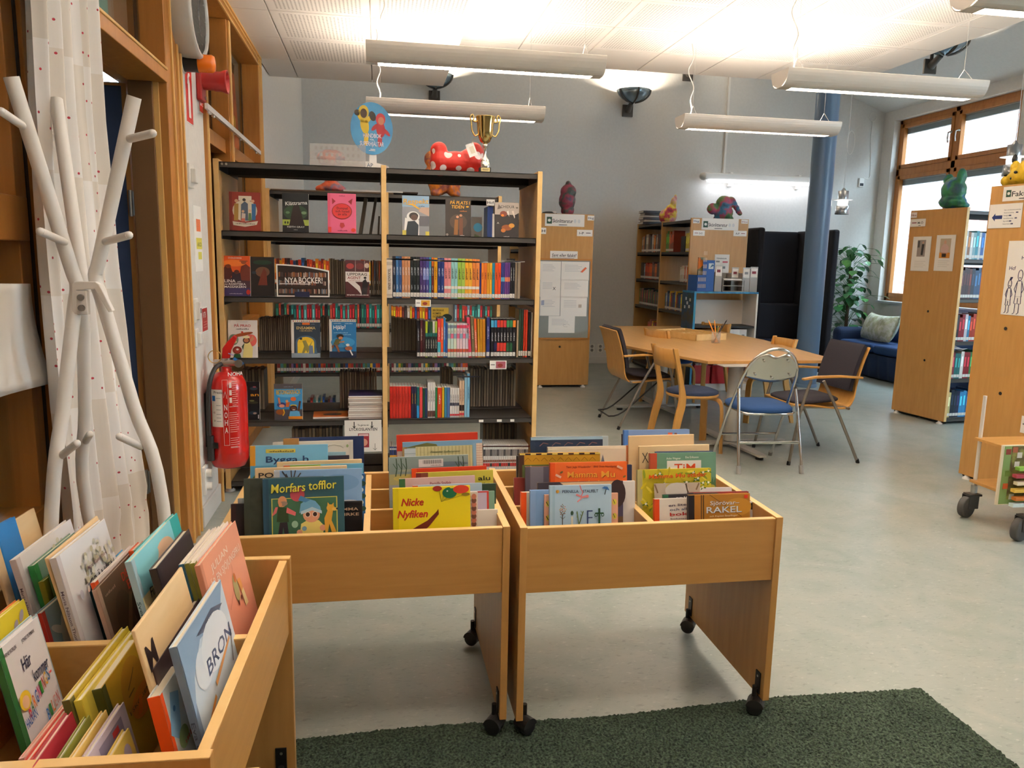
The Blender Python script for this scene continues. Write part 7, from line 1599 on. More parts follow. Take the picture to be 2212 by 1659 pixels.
def f_mu(P):
    P.t('Text: Jujja Wieslander', 0.2, 0.52, 0.885, 0.045, '7A2A1A', 0.1); P.t('Bild: Sven Nordqvist', 0.56, 0.86, 0.885, 0.045, '7A2A1A', 0.1); P.t('Mamma', 0.22, 0.61, 0.68, 0.13, 'E8A23A', 0, 0, '8A2A14'); P.t('Mu', 0.66, 0.84, 0.67, 0.14, 'E8A23A', 0, 0, '8A2A14'); P.bars(0.25, 0.75, 0.55, 0.06, 'E8A23A')
    for u, v in ((0.9, 0.88), (0.95, 0.52), (0.97, 0.2), (0.1, 0.72)): P.l([(u - 0.035, v + 0.03), (u + 0.035, v - 0.03)], 0.028, 'E8B49A')
    for u, v in ((0.96, 0.68), (0.95, 0.36), (0.14, 0.8)): P.e(u, v, 0.022, 0.012, '6A5A2A', 0.5)
    P.r(0, 0, 0.035, 1, 'D8521A')
def f_blueh(P): P.r(0.36, 0.3, 0.6, 0.58, 'D89A3A'); P.e(0.9, 0.45, 0.06, 0.3, 'E4E8EC')
def f_brick(P): P.r(0, 0, 0.27, 1, '5A5664'); P.r(0.05, 0.2, 0.2, 1, '7A7884'); P.r(0.27, 0, 0.8, 1, '8E3A22'); P.r(0.85, 0, 1, 1, '4A4A64')
def f_ochre(P):
    for i in range(15): P.r(i / 15, 0.965, (i + 1) / 15, 1, ['E2CE6A', '3A2A2E'][i % 2])
    P.r(0.03, 0, 0.93, 0.74, '5A6A3E')
    for i in range(9): P.l([(0.06 + i * 0.1, 0.82), (0.1 + i * 0.1, 0.9), (0.14 + i * 0.1, 0.82)], 0.006, '8A6414')
    P.p([(0.12, 0.5), (0.13, 0.72), (0.2, 0.66), (0.26, 0.6)], 'D0CCC0')
def f_cream(P): P.p([(0.63, 0.3), (0.68, 0.78), (0.73, 0.3)], '6A7080'); P.r(0, 0.93, 1, 0.96, 'EFE6CE')
def f_night(P):
    P.r(0, 0.93, 1, 1, '9AB8CC')
    for i in range(5): P.l([(0.12 + i * 0.17, 0.78), (0.17 + i * 0.17, 0.86), (0.24 + i * 0.17, 0.83)], 0.012, '7A5A5A')
    P.e(0.3, 0.5, 0.03, 0.04, 'D8B23A'); P.e(0.62, 0.52, 0.03, 0.04, 'D8B23A')
BL3 = [
 ((655, 880), (1345, 868), 0.082, 0.012, 'pale blue picture book whose title is drawn with a tree, spoon and maypole', 'A9C6DE', '9ABAD2', f_vet),
 ((597, 980), (1420, 963), 0.106, 0.008, 'peach picture book with bees at both edges', 'E2A88C', None, f_peach),
 ((438, 932), (1080, 922), 0.124, 0.016, 'blue book with an orange bar on its cover edge, left of the title tree', '7CA4D6', '86AADA', f_blueh),
 ((335, 955), (960, 948), 0.146, 0.02, 'cream book with a bright orange cloth spine in the corner of the bin', 'DCD4C4', 'E2521A', None),
 ((525, 847), (1476, 828), 0.168, 0.012, 'dark brown picture book with tan arches', '3A2E34', '3A3238', f_brown),
 ((700, 845), (1612, 828), 0.192, 0.012, 'white book showing its edge behind the brown arched one', 'E0DCD8', None, None),
 ((660, 625), (1520, 612), 0.212, 0.016, 'orange picture book with a yellow outlined title', 'E0662A', 'D8521A', f_mu),
 ((700, 662), (1578, 645), 0.236, 0.012, 'navy book showing its edge behind the orange one', '2A3050', None, None),
 ((388, 668), (1350, 652), 0.312, 0.014, 'red brown picture book with a grey spine strip', '8A3A24', '5A5664', f_brick),
 ((262, 792), (560, 786), 0.338, 0.016, 'small dark red book squeezed against the side of the bin', '8A3A34', '8E3A38', None),
 ((315, 520), (1216, 512), 0.366, 0.022, 'ochre picture book with a checked top border and brown spine', 'C0902A', '4A2E26', f_ochre),
 ((288, 545), (900, 538), 0.398, 0.014, 'grey white book between the ochre and the cream one', 'A8A6A8', '4A4850', None),
 ((640, 447), (1532, 434), 0.560, 0.018, 'cream picture book with a small grey spire', 'E2D6BE', 'D8CEBA', f_cream),
 ((445, 338), (1250, 328), 0.596, 0.014, 'dark blue picture book with scratches in a clear cover', '24344E', '2A3A52', f_night),
 ((480, 332), (1310, 326), 0.622, 0.010, 'pale plastic covered book at the very back behind the dark blue one', 'AAB8BE', None, None)]
do(BL3, MR, z4, 'picture books in the maypole half')
def f_rakel(P):
    P.r(0, 0, 0.085, 1, '1E1A20'); P.r(0.085, 0, 0.19, 1, 'A8702A'); P.r(0.19, 0, 0.205, 1, '4A2E1A'); P.r(0.225, 0, 0.24, 1, '3A2616'); P.e(0.8, 0.5, 0.22, 0.14, 'B8842E'); P.l([(0.33, 1), (0.86, 0.12)], 0.006, '2A1A14')
    P.t('Sjörövar–', 0.34, 0.82, 0.60, 0.16, 'D4D2D8', 0, 0, '4A2E16'); P.t('RAKEL', 0.28, 0.86, 0.30, 0.24, 'C8D0DC', 0, 0, '4A2E16'); P.t('och Kapten Snorfinger', 0.33, 0.79, 0.15, 0.06, 'E4D8C0'); P.r(0.90, 0.82, 0.96, 0.95, 'C83420')
def f_liten(P): P.t('en liten', 0.22, 0.56, 0.66, 0.11, '3A2A4A', 0, 0.04); P.t('skär', 0.58, 0.76, 0.69, 0.11, 'C83A4A', 0, 0.04); P.t('och alla', 0.24, 0.56, 0.48, 0.11, '3A4A6A', 0, 0.03); P.t('bråk', 0.58, 0.82, 0.50, 0.12, '8A2A2A', 0, 0.03); P.t('bokstäver', 0.24, 1.0, 0.26, 0.15, 'B8282A', 0, 0.03); P.t('bokstavsbok med o', 0.25, 0.9, 0.12, 0.06, '5A4A4A')
def f_spl(P): P.r(0, 0, 0.08, 1, '2E6A4A'); P.t('spliten', 0.22, 0.62, 0.84, 0.09, 'E8E4E0')
def f_stada(P):
    rn = random.Random(4)
    for i in range(46): P.e(rn.uniform(0.03, 0.97), rn.uniform(0.02, 0.97), 0.06, 0.016, ['D8C42A', '8A9A2E', 'E2D04A', 'B8A82A'][i % 4], rn.uniform(0, 3), k=8)
    for i in range(26):
        u, v = rn.uniform(0.03, 0.97), rn.uniform(0.02, 0.97)
        for k in range(3): P.e(u + 0.022 * math.cos(k * 2 + i), v + 0.018 * math.sin(k * 2 + i), 0.028, 0.008, '4A7A34', k * 2 + i, k=8)
        P.e(u, v + 0.012, 0.016, 0.016, 'ECEADA', k=7)
    P.t('Mamma Mu städar', 0.12, 0.90, 0.80, 0.10, 'E2621E', 0.1, 0.02, '7A3A14'); P.p([(0.2, 0.1), (0.19, 0.68), (0.82, 0.68), (0.80, 0.1)], 'C4B4A0'); P.e(0.4, 0.6, 0.05, 0.04, 'C8B86A'); P.e(0.5, 0.5, 0.16, 0.1, 'DAD2C8'); P.l([(0.62, 0.66), (0.64, 0.5), (0.66, 0.4)], 0.02, '5A4A38'); P.l([(0.2, 0.66), (0.24, 0.45)], 0.02, '8A7054'); P.l([(0.8, 0.66), (0.76, 0.5)], 0.02, '8A7054')
def f_tim(P):
    P.r(0, 0, 0.10, 1, 'B04A34'); P.t('Anke Wagner', 0.24, 0.46, 0.85, 0.05, 'E4E8E0'); P.t('Eva Eriksson', 0.53, 0.73, 0.87, 0.05, 'E4E8E0'); P.r(0.25, 0.2, 0.77, 0.82, 'EAE6E4'); P.t('TiM', 0.36, 0.68, 0.56, 0.19, 'C8421E')
    for i in range(12): P.l([(0.88 + 0.01 * i, 0.2), (0.885 + 0.009 * i, 0.3 + 0.04 * (i % 4))], 0.012, '4A6A48')
    P.e(0.92, 0.2, 0.06, 0.03, 'B8A84A')
def f_xyz(P): P.l([(0.0, 0.98), (0.0, 0)], 0.006, '8A6A3A'); P.l([(0.05, 0.84), (0.13, 0.62)], 0.01, '2A1E22'); P.l([(0.12, 0.85), (0.05, 0.62)], 0.01, '2A1E22'); P.l([(0.15, 0.84), (0.19, 0.74), (0.24, 0.85)], 0.01, '2A1E22'); P.l([(0.19, 0.74), (0.185, 0.62)], 0.01, '2A1E22'); P.l([(0.26, 0.85), (0.32, 0.85), (0.26, 0.64), (0.33, 0.64)], 0.01, '2A1E22')
def f_blue9(P): P.bars(0.14, 0.4, 0.84, 0.03, '2A2E3A'); P.r(0.66, 0.88, 0.73, 0.93, 'D86A4A'); P.r(0.76, 0.88, 0.8, 0.92, '8A5A4A')
def f_sketch(P): P.e(0.85, 0.6, 0.05, 0.09, 'C8C4C0'); P.e(0.93, 0.72, 0.04, 0.06, '2A2A2E'); P.e(0.9, 0.3, 0.05, 0.07, 'D0CCC8')
BL4 = [
 ((770, 987), (1452, 962), 0.080, 0.016, 'brown and ochre picture book with silver capital letters', 'A8742A', '241C20', f_rakel),
 ((385, 1030), (1080, 1005), 0.104, 0.014, 'white letter book with a bright orange spine', 'E0DAD2', 'D8481A', f_liten),
 ((485, 980), (1100, 960), 0.126, 0.012, 'black book with a green spine just behind the white letter book', '2A2830', '2E6A4A', f_spl),
 ((760, 958), (1430, 945), 0.146, 0.012, 'dark red book of which only the top edge shows behind the ochre one', '8A2E2E', '2A2A34', None),
 ((900, 1068), (1508, 1058), 0.166, 0.008, 'white picture book with pencil sketches against the side of the bin', 'E6E2DC', None, f_sketch),
 ((700, 905), (1237, 902), 0.188, 0.006, 'white booklet standing behind the yellow flowered book', 'ECE8E6', None, None),
 ((195, 702), (1015, 680), 0.215, 0.014, 'yellow picture book covered with white flowers and an orange title', 'C8B82E', 'B8B07A', f_stada),
 ((330, 515), (1066, 503), 0.318, 0.014, 'green picture book with a red spine and a white title square', '6A9480', 'B04A34', f_tim),
 ((390, 498), (1030, 494), 0.342, 0.012, 'blue edged book just behind the green white square book', '34406E', '2E3A6A', None),
 ((210, 435), (1002, 412), 0.368, 0, 'pale birch divider board with the three last letters', None, None, f_xyz),
 ((95, 320), (832, 300), 0.406, 0, 'tall pale birch divider board behind the lettered one', 'B', None, None),
 ((75, 428), (500, 424), 0.432, 0.016, 'orange brown book showing only a sliver beside the tall birch board', 'B85A24', 'C86A2A', None),
 ((42, 256), (770, 248), 0.585, 0.018, 'sky blue picture book at the very back by the tall birch board', '7E9CCC', '4A7ABE', f_blue9),
 ((18, 300), (500, 296), 0.612, 0.012, 'dark brown book edge beside the sky blue one', '4A3634', '4A3634', None)]
do(BL4, MR, z5, 'picture books in the birch board half')

# ---- bin A, seen from its end
def zA(px, py): return (px / 2.9157, 1090 + py / 2.9157)
CURL = mottled('scribbled_cover', ['E4E2E6', 'E0DEE2', 'C4BCA8', 'A8A490'], 16, 0.4, bump=0, detail=8)
def f_gran(P):
    rn = random.Random(8)
    for i in range(60):
        a, rr = rn.uniform(0, 2 * PI), rn.uniform(0.12, 0.34); P.e(0.62 + rr * math.cos(a), 0.62 + 0.8 * rr * math.sin(a), 0.03, 0.026, ['CFCABC', 'BDB69E', 'D8D4CA', 'A8A38E'][i % 4], rn.uniform(0, 3), k=9)
    P.t('GRÄNSEN', 0.34, 0.88, 0.50, 0.11, '2A2630'); P.t('Maria Nilsson Thore', 0.38, 0.78, 0.70, 0.035, '6A4A5A'); P.e(0.16, 0.55, 0.03, 0.04, 'B8B4C0')
def s_gran(P): P.t('Maria Nilsson Thore', 0.2, 0.52, 0.25, 0.45, '5A4A5A'); P.t('GRÄNSEN', 0.58, 0.85, 0.2, 0.5, '3A3238')
def f_jul(P):
    P.t('JULIAN', 0.18, 0.62, 0.80, 0.085, 'F0DCD0'); P.t('ÄR EN SJÖJUNGFRU', 0.10, 0.92, 0.66, 0.085, 'F0DCD0'); P.e(0.6, 0.35, 0.06, 0.1, 'A8A070'); P.e(0.62, 0.47, 0.03, 0.035, 'B8683A'); P.p([(0.66, 0.42), (0.74, 0.4), (0.76, 0.28), (0.7, 0.22)], 'E2A05A'); P.p([(0.7, 0.24), (0.76, 0.26), (0.8, 0.04), (0.72, 0.04)], 'E8DCA8'); P.l([(0.6, 0.52), (0.62, 0.64)], 0.006, 'B8705A'); P.l([(0.55, 0.4), (0.36, 0.24)], 0.006, 'B86A5A'); P.e(0.58, 0.18, 0.012, 0.02, '6A2A2A'); P.e(0.67, 0.19, 0.012, 0.02, '6A2A2A')
def f_find(P):
    P.r(0.0, 0.0, 1, 0.3, '6A9A5A'); P.r(0, 0.3, 1, 0.62, 'E8D49A'); P.e(0.7, 0.75, 0.25, 0.14, 'E8C0A0'); P.e(0.3, 0.86, 0.26, 0.1, '8AD0DC'); P.t('Sven Nordqvist', 0.30, 0.66, 0.74, 0.04, '6A6A5A'); P.t('Findus flyttar ut', 0.16, 0.95, 0.54, 0.10, '5A3A2A', 0.15); P.e(0.8, 0.2, 0.14, 0.12, 'B8A86A')
def s_find(P): P.t('Sven Nordqvist', 0.25, 0.6, 0.2, 0.5, '3A5A6A')
def f_det(P): P.t('DET', 0.55, 0.8, 0.78, 0.12, 'C83020'); P.t('BE', 0.62, 0.84, 0.62, 0.13, 'D2341E'); P.bars(0.12, 0.36, 0.82, 0.04, 'C8A890'); P.e(0.4, 0.4, 0.2, 0.25, '5A4030'); P.p([(0.3, 0.1), (0.6, 0.6), (0.66, 0.56), (0.4, 0.06)], '8A6A4E'); P.e(0.7, 0.3, 0.12, 0.2, '3E2A22'); P.r(0.75, 0.5, 0.85, 0.56, '2A2A2A')
def f_bird(P): P.e(0.55, 0.5, 0.2, 0.34, 'D8DCDE', -0.3); P.e(0.3, 0.62, 0.2, 0.06, 'D8DCDE', -0.5); P.e(0.62, 0.88, 0.06, 0.05, '2A5A8A'); P.e(0.8, 0.12, 0.1, 0.1, 'D8704A'); P.e(0.9, 0.16, 0.08, 0.1, '2A2028'); P.e(0.72, 0.2, 0.05, 0.07, '2A2028'); P.e(0.85, 0.06, 0.06, 0.05, 'E0845A')
def s_bird(P): P.bars(0.55, 0.85, 0.3, 0.4, 'D0A898')
def f_bron(P):
    P.p([(0, 1), (1, 1), (0.8, 0.72), (0.35, 0.8), (0.12, 0.6), (0, 0.3)], '7FA0C0'); P.p([(0.3, 0.86), (0.66, 0.9), (0.9, 0.8), (0.6, 0.74)], '4A5E7A'); P.e(0.3, 0.55, 0.16, 0.12, 'D4E0EC'); P.e(0.6, 0.6, 0.3, 0.16, 'DCE6F0'); P.t('BRON', 0.34, 0.92, 0.42, 0.15, '34507A', 0.15); P.t('Eva Lindström', 0.34, 0.64, 0.84, 0.03, '2E3E5A'); P.p([(0.42, 0.30), (0.86, 0.46), (0.86, 0.42), (0.42, 0.25)], 'C8905A'); P.p([(0.12, 0.1), (0.36, 0.22), (0.37, 0.18), (0.14, 0.05)], 'D08A3A'); P.l([(0.82, 0.2), (0.92, 0.48)], 0.012, '26262E')
def s_bron(P): P.t('Eva Lindström', 0.45, 0.92, 0.2, 0.5, '3A4A5E')
def f_m(P): P.t('M', 0.05, 0.20, 0.60, 0.22, '2A1E22')
def f_n(P): P.t('N', 0.04, 0.12, 0.86, 0.07, '2A1E22')
def f_har(P):
    P.t('ARNE NORLIN', 0.08, 0.36, 0.93, 0.025, '3A2E3A'); P.t('JONAS BURMAN', 0.5, 0.82, 0.93, 0.025, '3A2E3A'); P.t('Här', 0.36, 0.58, 0.77, 0.085, '2A2A4A', 0.1, 0.05); P.t('kommer', 0.52, 0.92, 0.66, 0.08, '2A2A4A', 0.1, 0.05)
    for i, (ch, c_) in enumerate(zip('BÄRGNINGS-', ['C83A3A', '2A7A4A', 'D8722A', '2A5AA8', 'C83A7A', '3A8A3A', 'B83A3A', 'D8A22A', '2A6AA8', 'C83A3A'])): P.t(ch, 0.22 + i * 0.072, 0.275 + i * 0.072, 0.5 + i * 0.012, 0.085, c_)
    for i, (ch, c_) in enumerate(zip('BILEN', ['2A6AB8', '3A8A4A', 'D8722A', 'D8A0A0', 'C85A5A'])): P.t(ch, 0.56 + i * 0.075, 0.615 + i * 0.075, 0.38 + i * 0.01, 0.08, c_)
    P.e(0.2, 0.62, 0.13, 0.12, 'E2C23A'); P.e(0.2, 0.61, 0.08, 0.08, 'E8BC96'); P.t('HALVAN', 0.08, 0.36, 0.46, 0.06, '2A5AA8', 0, 0.1); P.e(0.55, 0.18, 0.34, 0.18, 'A8A0B8'); P.p([(0.4, 0.06), (0.42, 0.24), (0.62, 0.32), (0.72, 0.18), (0.66, 0.02)], '3A3440'); P.p([(0.38, 0.22), (0.62, 0.34), (0.64, 0.29), (0.4, 0.17)], 'C8502A')
def f_sko(P): P.e(0.6, 0.5, 0.3, 0.3, 'B8862A'); P.e(0.7, 0.2, 0.3, 0.15, 'C8782A'); P.l([(0.45, 0.55), (0.6, 0.66), (0.68, 0.74)], 0.014, '5A3E1E'); P.l([(0.42, 0.46), (0.58, 0.48)], 0.016, '5A3E1E'); P.t('I SKOGEN', 0.35, 0.9, 0.22, 0.06, '4A3A1E'); P.p([(0.5, 0.08), (0.62, 0.3), (0.7, 0.28), (0.6, 0.06)], 'D8702A')
def s_sko(P): P.t('I SKOGEN', 0.55, 0.9, 0.2, 0.5, 'B8A85A')
def f_white4(P): P.p([(0, 0.5), (0.3, 0.9), (0.6, 0.8), (0.3, 0.3)], '8AB8D8'); P.e(0.4, 0.3, 0.2, 0.15, '9AB87A'); P.bars(0.4, 0.7, 0.2, 0.08, 'C85A4A'); P.e(0.3, 0.7, 0.05, 0.04, '2A6AA8')
def s_orange(P): P.bars(0.45, 0.7, 0.3, 0.4, '7A2A14'); P.bars(0.78, 0.92, 0.3, 0.4, '7A2A14')
def f_lilac(P): P.r(0.3, 0.5, 0.85, 0.9, '8A8098'); P.r(0.6, 0.75, 0.75, 0.85, 'C83A3A'); P.t('ja', 0.35, 0.6, 0.2, 0.16, '2A4A8A')
def f_yel(P): P.e(0.5, 0.4, 0.2, 0.15, 'D8722A'); P.e(0.75, 0.7, 0.12, 0.15, 'B8A8B8'); P.bars(0.2, 0.6, 0.7, 0.1, 'C8501E')
def f_yel2(P):
    for u, v in ((0.6, 0.8), (0.8, 0.86), (0.7, 0.55), (0.88, 0.6)): P.e(u, v, 0.1, 0.05, 'A8A0B0', 0.8)
    P.e(0.35, 0.5, 0.06, 0.08, 'C83A2A'); P.e(0.36, 0.36, 0.05, 0.1, '26222A'); P.r(0.3, 0.1, 0.7, 0.28, '7AB8D0')
BA = [  # (TL, TR, depth, thickness, label, cover, spine, front, spine print)
 ((1245, 410), (1474, 150), 0.125, 0.012, 'salmon pink picture book with pale tall lettering in the corner of the end-on bin', 'E09A80', 'C8846A', f_jul, None),
 ((1215, 388), (1428, 140), 0.140, 0.012, 'white thin paperback just behind the salmon pink book', 'E4DCD6', '8A8A3A', None, None),
 ((1180, 388), (1372, 168), 0.151, 0.010, 'cream thin paperback, second behind the salmon pink book', 'E0D6CC', '7A7A34', None, None),
 ((1148, 392), (1338, 178), 0.162, 0.012, 'cream paperback with a teal spine behind the salmon pink book', 'E2D8D0', '1E5A78', None, None),
 ((985, 402), (1190, 154), 0.210, 0.016, 'dark brown black book beside the sunset coloured one', '3A3034', '2A2428', None, None),
 ((822, 362), (1066, 108), 0.258, 0.014, 'sunset coloured picture book with a pale blue spine', '8AD0DC', 'A8C4D0', f_find, s_find),
 ((862, 300), (1106, 84), 0.274, 0.012, 'turquoise green book edge behind the sunset coloured one', '3AA8A8', '4A9A7A', None, None),
 ((843, 290), (900, 232), 0.340, 0.014, 'orange book edge between the brown and the sunset coloured book', 'D8501E', 'E0561E', None, None),
 ((608, 536), (842, 286), 0.354, 0.010, 'brown picture book with red capital letters', '6A4C3A', 'B89480', f_det, None),
 ((590, 500), (836, 272), 0.368, 0.010, 'white book with a red corner behind the brown picture book', 'E2D6D4', 'E0501E', None, None),
 ((552, 528), (800, 282), 0.386, 0.014, 'teal blue book leaning behind the brown picture book', '2A7AB0', '1E5A6A', None, None),
 ((343, 345), (652, 104), 0.408, 0.014, 'white picture book with curly grey drawing and thin black capitals, nearer copy', 'E4E2E6', 'C8C0C4', f_gran, s_gran),
 ((300, 337), (618, 66), 0.428, 0, 'birch divider board marked with a letter, behind the nearer white curly book', None, None, f_n, None),
 ((245, 702), (440, 548), 0.450, 0.016, 'blue picture book with a white bird and a red spine', '8AA8B8', 'A8302A', f_bird, s_bird),
 ((300, 462), (372, 424), 0.470, 0.012, 'dark green book low between the two white curly books', '1E4A2A', '245A34', None, None),
 ((258, 498), (340, 440), 0.487, 0.012, 'olive green book low between the two white curly books', '7A7A1E', '7A7A1E', None, None),
 ((213, 384), (470, 176), 0.506, 0.014, 'grey green book with a bright green spine top', '6A8A7A', '1E7A3A', None, None),
 ((95, 350), (440, 98), 0.530, 0.014, 'white picture book with curly grey drawing and thin black capitals, farther copy', 'E4E2E6', 'C8C0C4', f_gran, s_gran),
 ((-90, 210), (207, 34), 0.605, 0, 'large blank birch divider board at the back of the end-on bin', 'B', None, None, None),
 ((-60, 160), (66, 100), 0.605, 0.010, 'blue book tip behind the large blank birch board', '2A7AC0', None, None, None),
 ((1100, 922), (1381, 514), 0.080, 0.014, 'pale blue landscape picture book with dark blue capitals', 'C4D4E2', '6A8098', f_bron, s_bron),
 ((990, 1236), (1130, 1036), 0.105, 0.022, 'white picture book with a bright orange spine below the pale blue landscape book', 'DCE2E2', 'E2501A', f_white4, s_orange),
 ((960, 1050), (1252, 610), 0.130, 0.014, 'dark brown book in front of the board with the letter M', '3A2A30', '4A3230', None, None),
 ((845, 796), (1147, 393), 0.150, 0, 'birch divider board marked with the letter M', None, None, f_m, None),
 ((650, 1690), (815, 1400), 0.172, 0.012, 'small yellow picture book low at the near end of the end-on bin', 'E0C25A', 'D88AA8', f_yel, None),
 ((640, 1156), (872, 830), 0.238, 0.022, 'ochre picture book with an olive green spine', 'C09A2A', '4A4E24', f_sko, s_sko),
 ((520, 1640), (778, 1250), 0.198, 0.012, 'lilac and white picture book beside the striped black and yellow spines', 'C8B8C4', 'D8C0B8', f_lilac, None),
 ((508, 1240), (852, 806), 0.256, 0.014, 'yellow plastic covered picture book behind the ochre one', 'D8C24A', 'E2CC4A', None, None),
 ((435, 1236), (803, 778), 0.273, 0.014, 'yellow picture book with an olive lower spine, second behind the ochre one', 'C8AE2E', '5A5A2A', None, None),
 ((430, 1650), (670, 1290), 0.216, 0.010, 'book with a black and yellow striped spine, nearer of two', 'D8B45A', 'C8B83A', None, None),
 ((350, 1680), (577, 1308), 0.236, 0.010, 'book with a black and yellow striped spine, farther of two', '8A8A3A', 'C8B83A', None, None),
 ((225, 1650), (466, 1290), 0.264, 0.012, 'dark red picture book at the near end of the bin', 'A8303A', 'C83A3A', None, None),
 ((190, 1620), (440, 1272), 0.290, 0.012, 'red edged book behind the dark red picture book', 'D84A3A', 'E88A7A', None, None),
 ((150, 1600), (428, 1258), 0.320, 0.010, 'pale pink book behind the red edged one', 'E8B0A0', 'E8B0A0', None, None),
 ((-40, 948), (216, 740), 0.400, 0.012, 'white picture book with many coloured hand drawn letters', 'E2DEE2', '2E6A3A', f_har, None),
 ((-40, 930), (220, 716), 0.425, 0.014, 'grey blue book behind the white one with coloured letters', 'A8BCC4', '3A4A5A', None, None),
 ((-90, 770), (112, 612), 0.495, 0.010, 'orange edged book behind the yellow one with grey leaves', 'E88A3A', None, None, None),
 ((-90, 790), (134, 622), 0.470, 0.012, 'yellow picture book with grey leaves at the edge of view', 'E2CE3A', 'D8A23A', f_yel2, None)]
for tl, tr, y, t, lab, cov, sp, fn, spf in BA:
    if fn in (f_m, f_n) or cov == 'B': bin_book(MA, zA(*tl), zA(*tr), y, t, lab, None, None, fn, name='divider_board', cat='divider board', board=True, lean=math.radians(12))
    else: bin_book(MA, zA(*tl), zA(*tr), y, t, lab, cov, sp, fn, sprint=spf, lean=math.radians(12), group='picture books in the end-on bin')

# ================================================================== rows of spines
def shift(h, f): 
    r, g, b = (int(h[i:i + 2], 16) for i in (0, 2, 4)); return '%02X%02X%02X' % tuple(max(0, min(255, int(v * f))) for v in (r, g, b))
READ = ('TECKNADE SERIER', 'AMULETT', 'UPPFINNAREN')
def spine_row(entries, Yf, z, where, group, name='comic_book', cat='comic book', fz=None, depth=0.15, label_fmt=None, tilt=0.0, sticker=True, kind='comic'):
    """entries: (px0, px1, top_py, colour, text, text colour, options) for books whose spines face the viewer"""
    for i, e in enumerate(entries):
        px0, px1, ty, c_ = e[:4]; txt = e[4] if len(e) > 4 else None; tc = e[5] if len(e) > 5 else 'E8E4DC'; op = e[6] if len(e) > 6 else {}
        a, b_ = onY(px0, ty, Yf), onY(px1, ty, Yf); t = b_.x - a.x - 0.0006; h = a.z - z
        dp = op.get('d', depth)
        def sprt(P, txt=txt, tc=tc, op=op):
            for (u0, u1, cc) in op.get('bands', ()): P.r(u0, 0.0, u1, 1.0, cc)
            if op.get('dot'): P.e(0.07, 0.5, 0.028 * 0.6, 0.28, op['dot'])
            if txt and txt not in READ: P.bars(op.get('u0', 0.22), op.get('u1', 0.55), 0.32, 0.4, tc)
            elif txt: P.t(txt, op.get('u0', 0.22), op.get('u1', 0.55), 0.28, 0.45, tc)
            if op.get('t2'): P.bars(0.68, 0.8, 0.36, 0.3, tc)
            if sticker and not op.get('nos'): P.r(0.865, 0.02, 0.97, 0.98, 'DDD8D0'); P.l([(0.89, 0.3), (0.945, 0.7)], 0.006, '8A8680')
        lab = op.get('lab') or (label_fmt or '{c} {k} spine, {n} from the middle upright, {w}').format(c=cname(c_), k=kind, n=nth(i + 1), w=where)
        o = book(name, lab, cat, dp, h, max(t, 0.004), c_, None, PAGEW, False, None, sprt, group=group)
        tl = op.get('tilt', tilt)
        o.matrix_world = T(b_.x, Yf, z) @ RY(tl) @ RZ(H90) @ T(dp / 2, 0, 0)
def fore_row(entries, Yf, z, where, group, shades=('B8A892', 'C4B6A2', '9C8E7E', 'BEAE98', '8E8276'), name='book', cat='book', depth=0.16):
    """books of the far side, their page edges towards the viewer"""
    for i, e in enumerate(entries):
        px0, px1, ty = e[:3]; a, b_ = onY(px0, ty, Yf), onY(px1, ty, Yf); t = max(0.004, b_.x - a.x - 0.001); h = a.z - z
        c_ = e[3] if len(e) > 3 else ['3A3430', '4A4038', '2E2A2A', '5A4A3E'][i % 4]
        lab = 'book with page edge outwards, %s from %s' % (nth(i + 1), where)
        o = book(name, lab, cat, depth, h, t, c_, None, M(shades[i % len(shades)], 0.9), False, group=group)
        o.matrix_world = T(a.x, Yf, z) @ RZ(-H90) @ T(-depth / 2, 0, 0)
YF = MS_Y + 0.035
def k6(x, y): return (800 + x / 5.026, 330 + y / 5.026)
def k8(x, y): return (800 + x / 4.148, 620 + y / 4.148)
def k5(x, y): return (440 + x / 5.026, 330 + y / 5.026)
def k7(x, y): return (440 + x / 5.183, 620 + y / 5.183)
# third shelf of the middle-to-end bay
R3 = []
def A3(x0, x1, ty, c, txt=None, tc='D8DCE4', **op): a = k6(x0, ty); R3.append((a[0], k6(x1, ty)[0], a[1], c, txt, tc, op))
A3(172, 238, 1142, 'D8D2C8', 'TECKNADE SERIER', '4A463E', lab='off white labelled box at the start of the comic row, third shelf', nos=1, u0=0.26, u1=0.8, bands=((0.1, 0.18, 'B8B0A4'), (0.9, 0.95, 'B8B0A4')))
AM = dict(dot='D8D4CC', t2='Kazu', u0=0.25, u1=0.45)
for x0, x1, c in ((243, 274, '20283A'), (276, 308, '3A6AA0'), (310, 340, '2A4A7E'), (342, 371, 'BE8258'), (372, 402, 'C48A60'), (403, 432, 'C08862'), (434, 466, '161E20'), (468, 500, '182222'), (502, 536, '1C2426'), (538, 570, '46306A'), (571, 603, '40306E'), (604, 637, '3E4084'), (638, 662, '2E7E9E'), (664, 690, '5A1E16')): A3(x0, x1, 1122 + (x0 - 240) * 0.03, c, 'AMULETT', 'D8DCE4' if c not in ('C48A60',) else 'F0E4DA', **(dict(AM, bands=((0.0, 0.22, 'C8641E'),)) if c == '5A1E16' else dict(AM, bands=((0.28, 0.55, '7A86C0'),)) if c in ('40306E', '3E4084') else AM))
A3(692, 728, 1140, 'D4961A', 'NELLA', '7A4A10'); A3(730, 765, 1142, '1E3272', 'AMULETT', 'D0D8E8', **AM); A3(766, 802, 1143, '1E3272', 'AMULETT', 'D0D8E8', **AM)
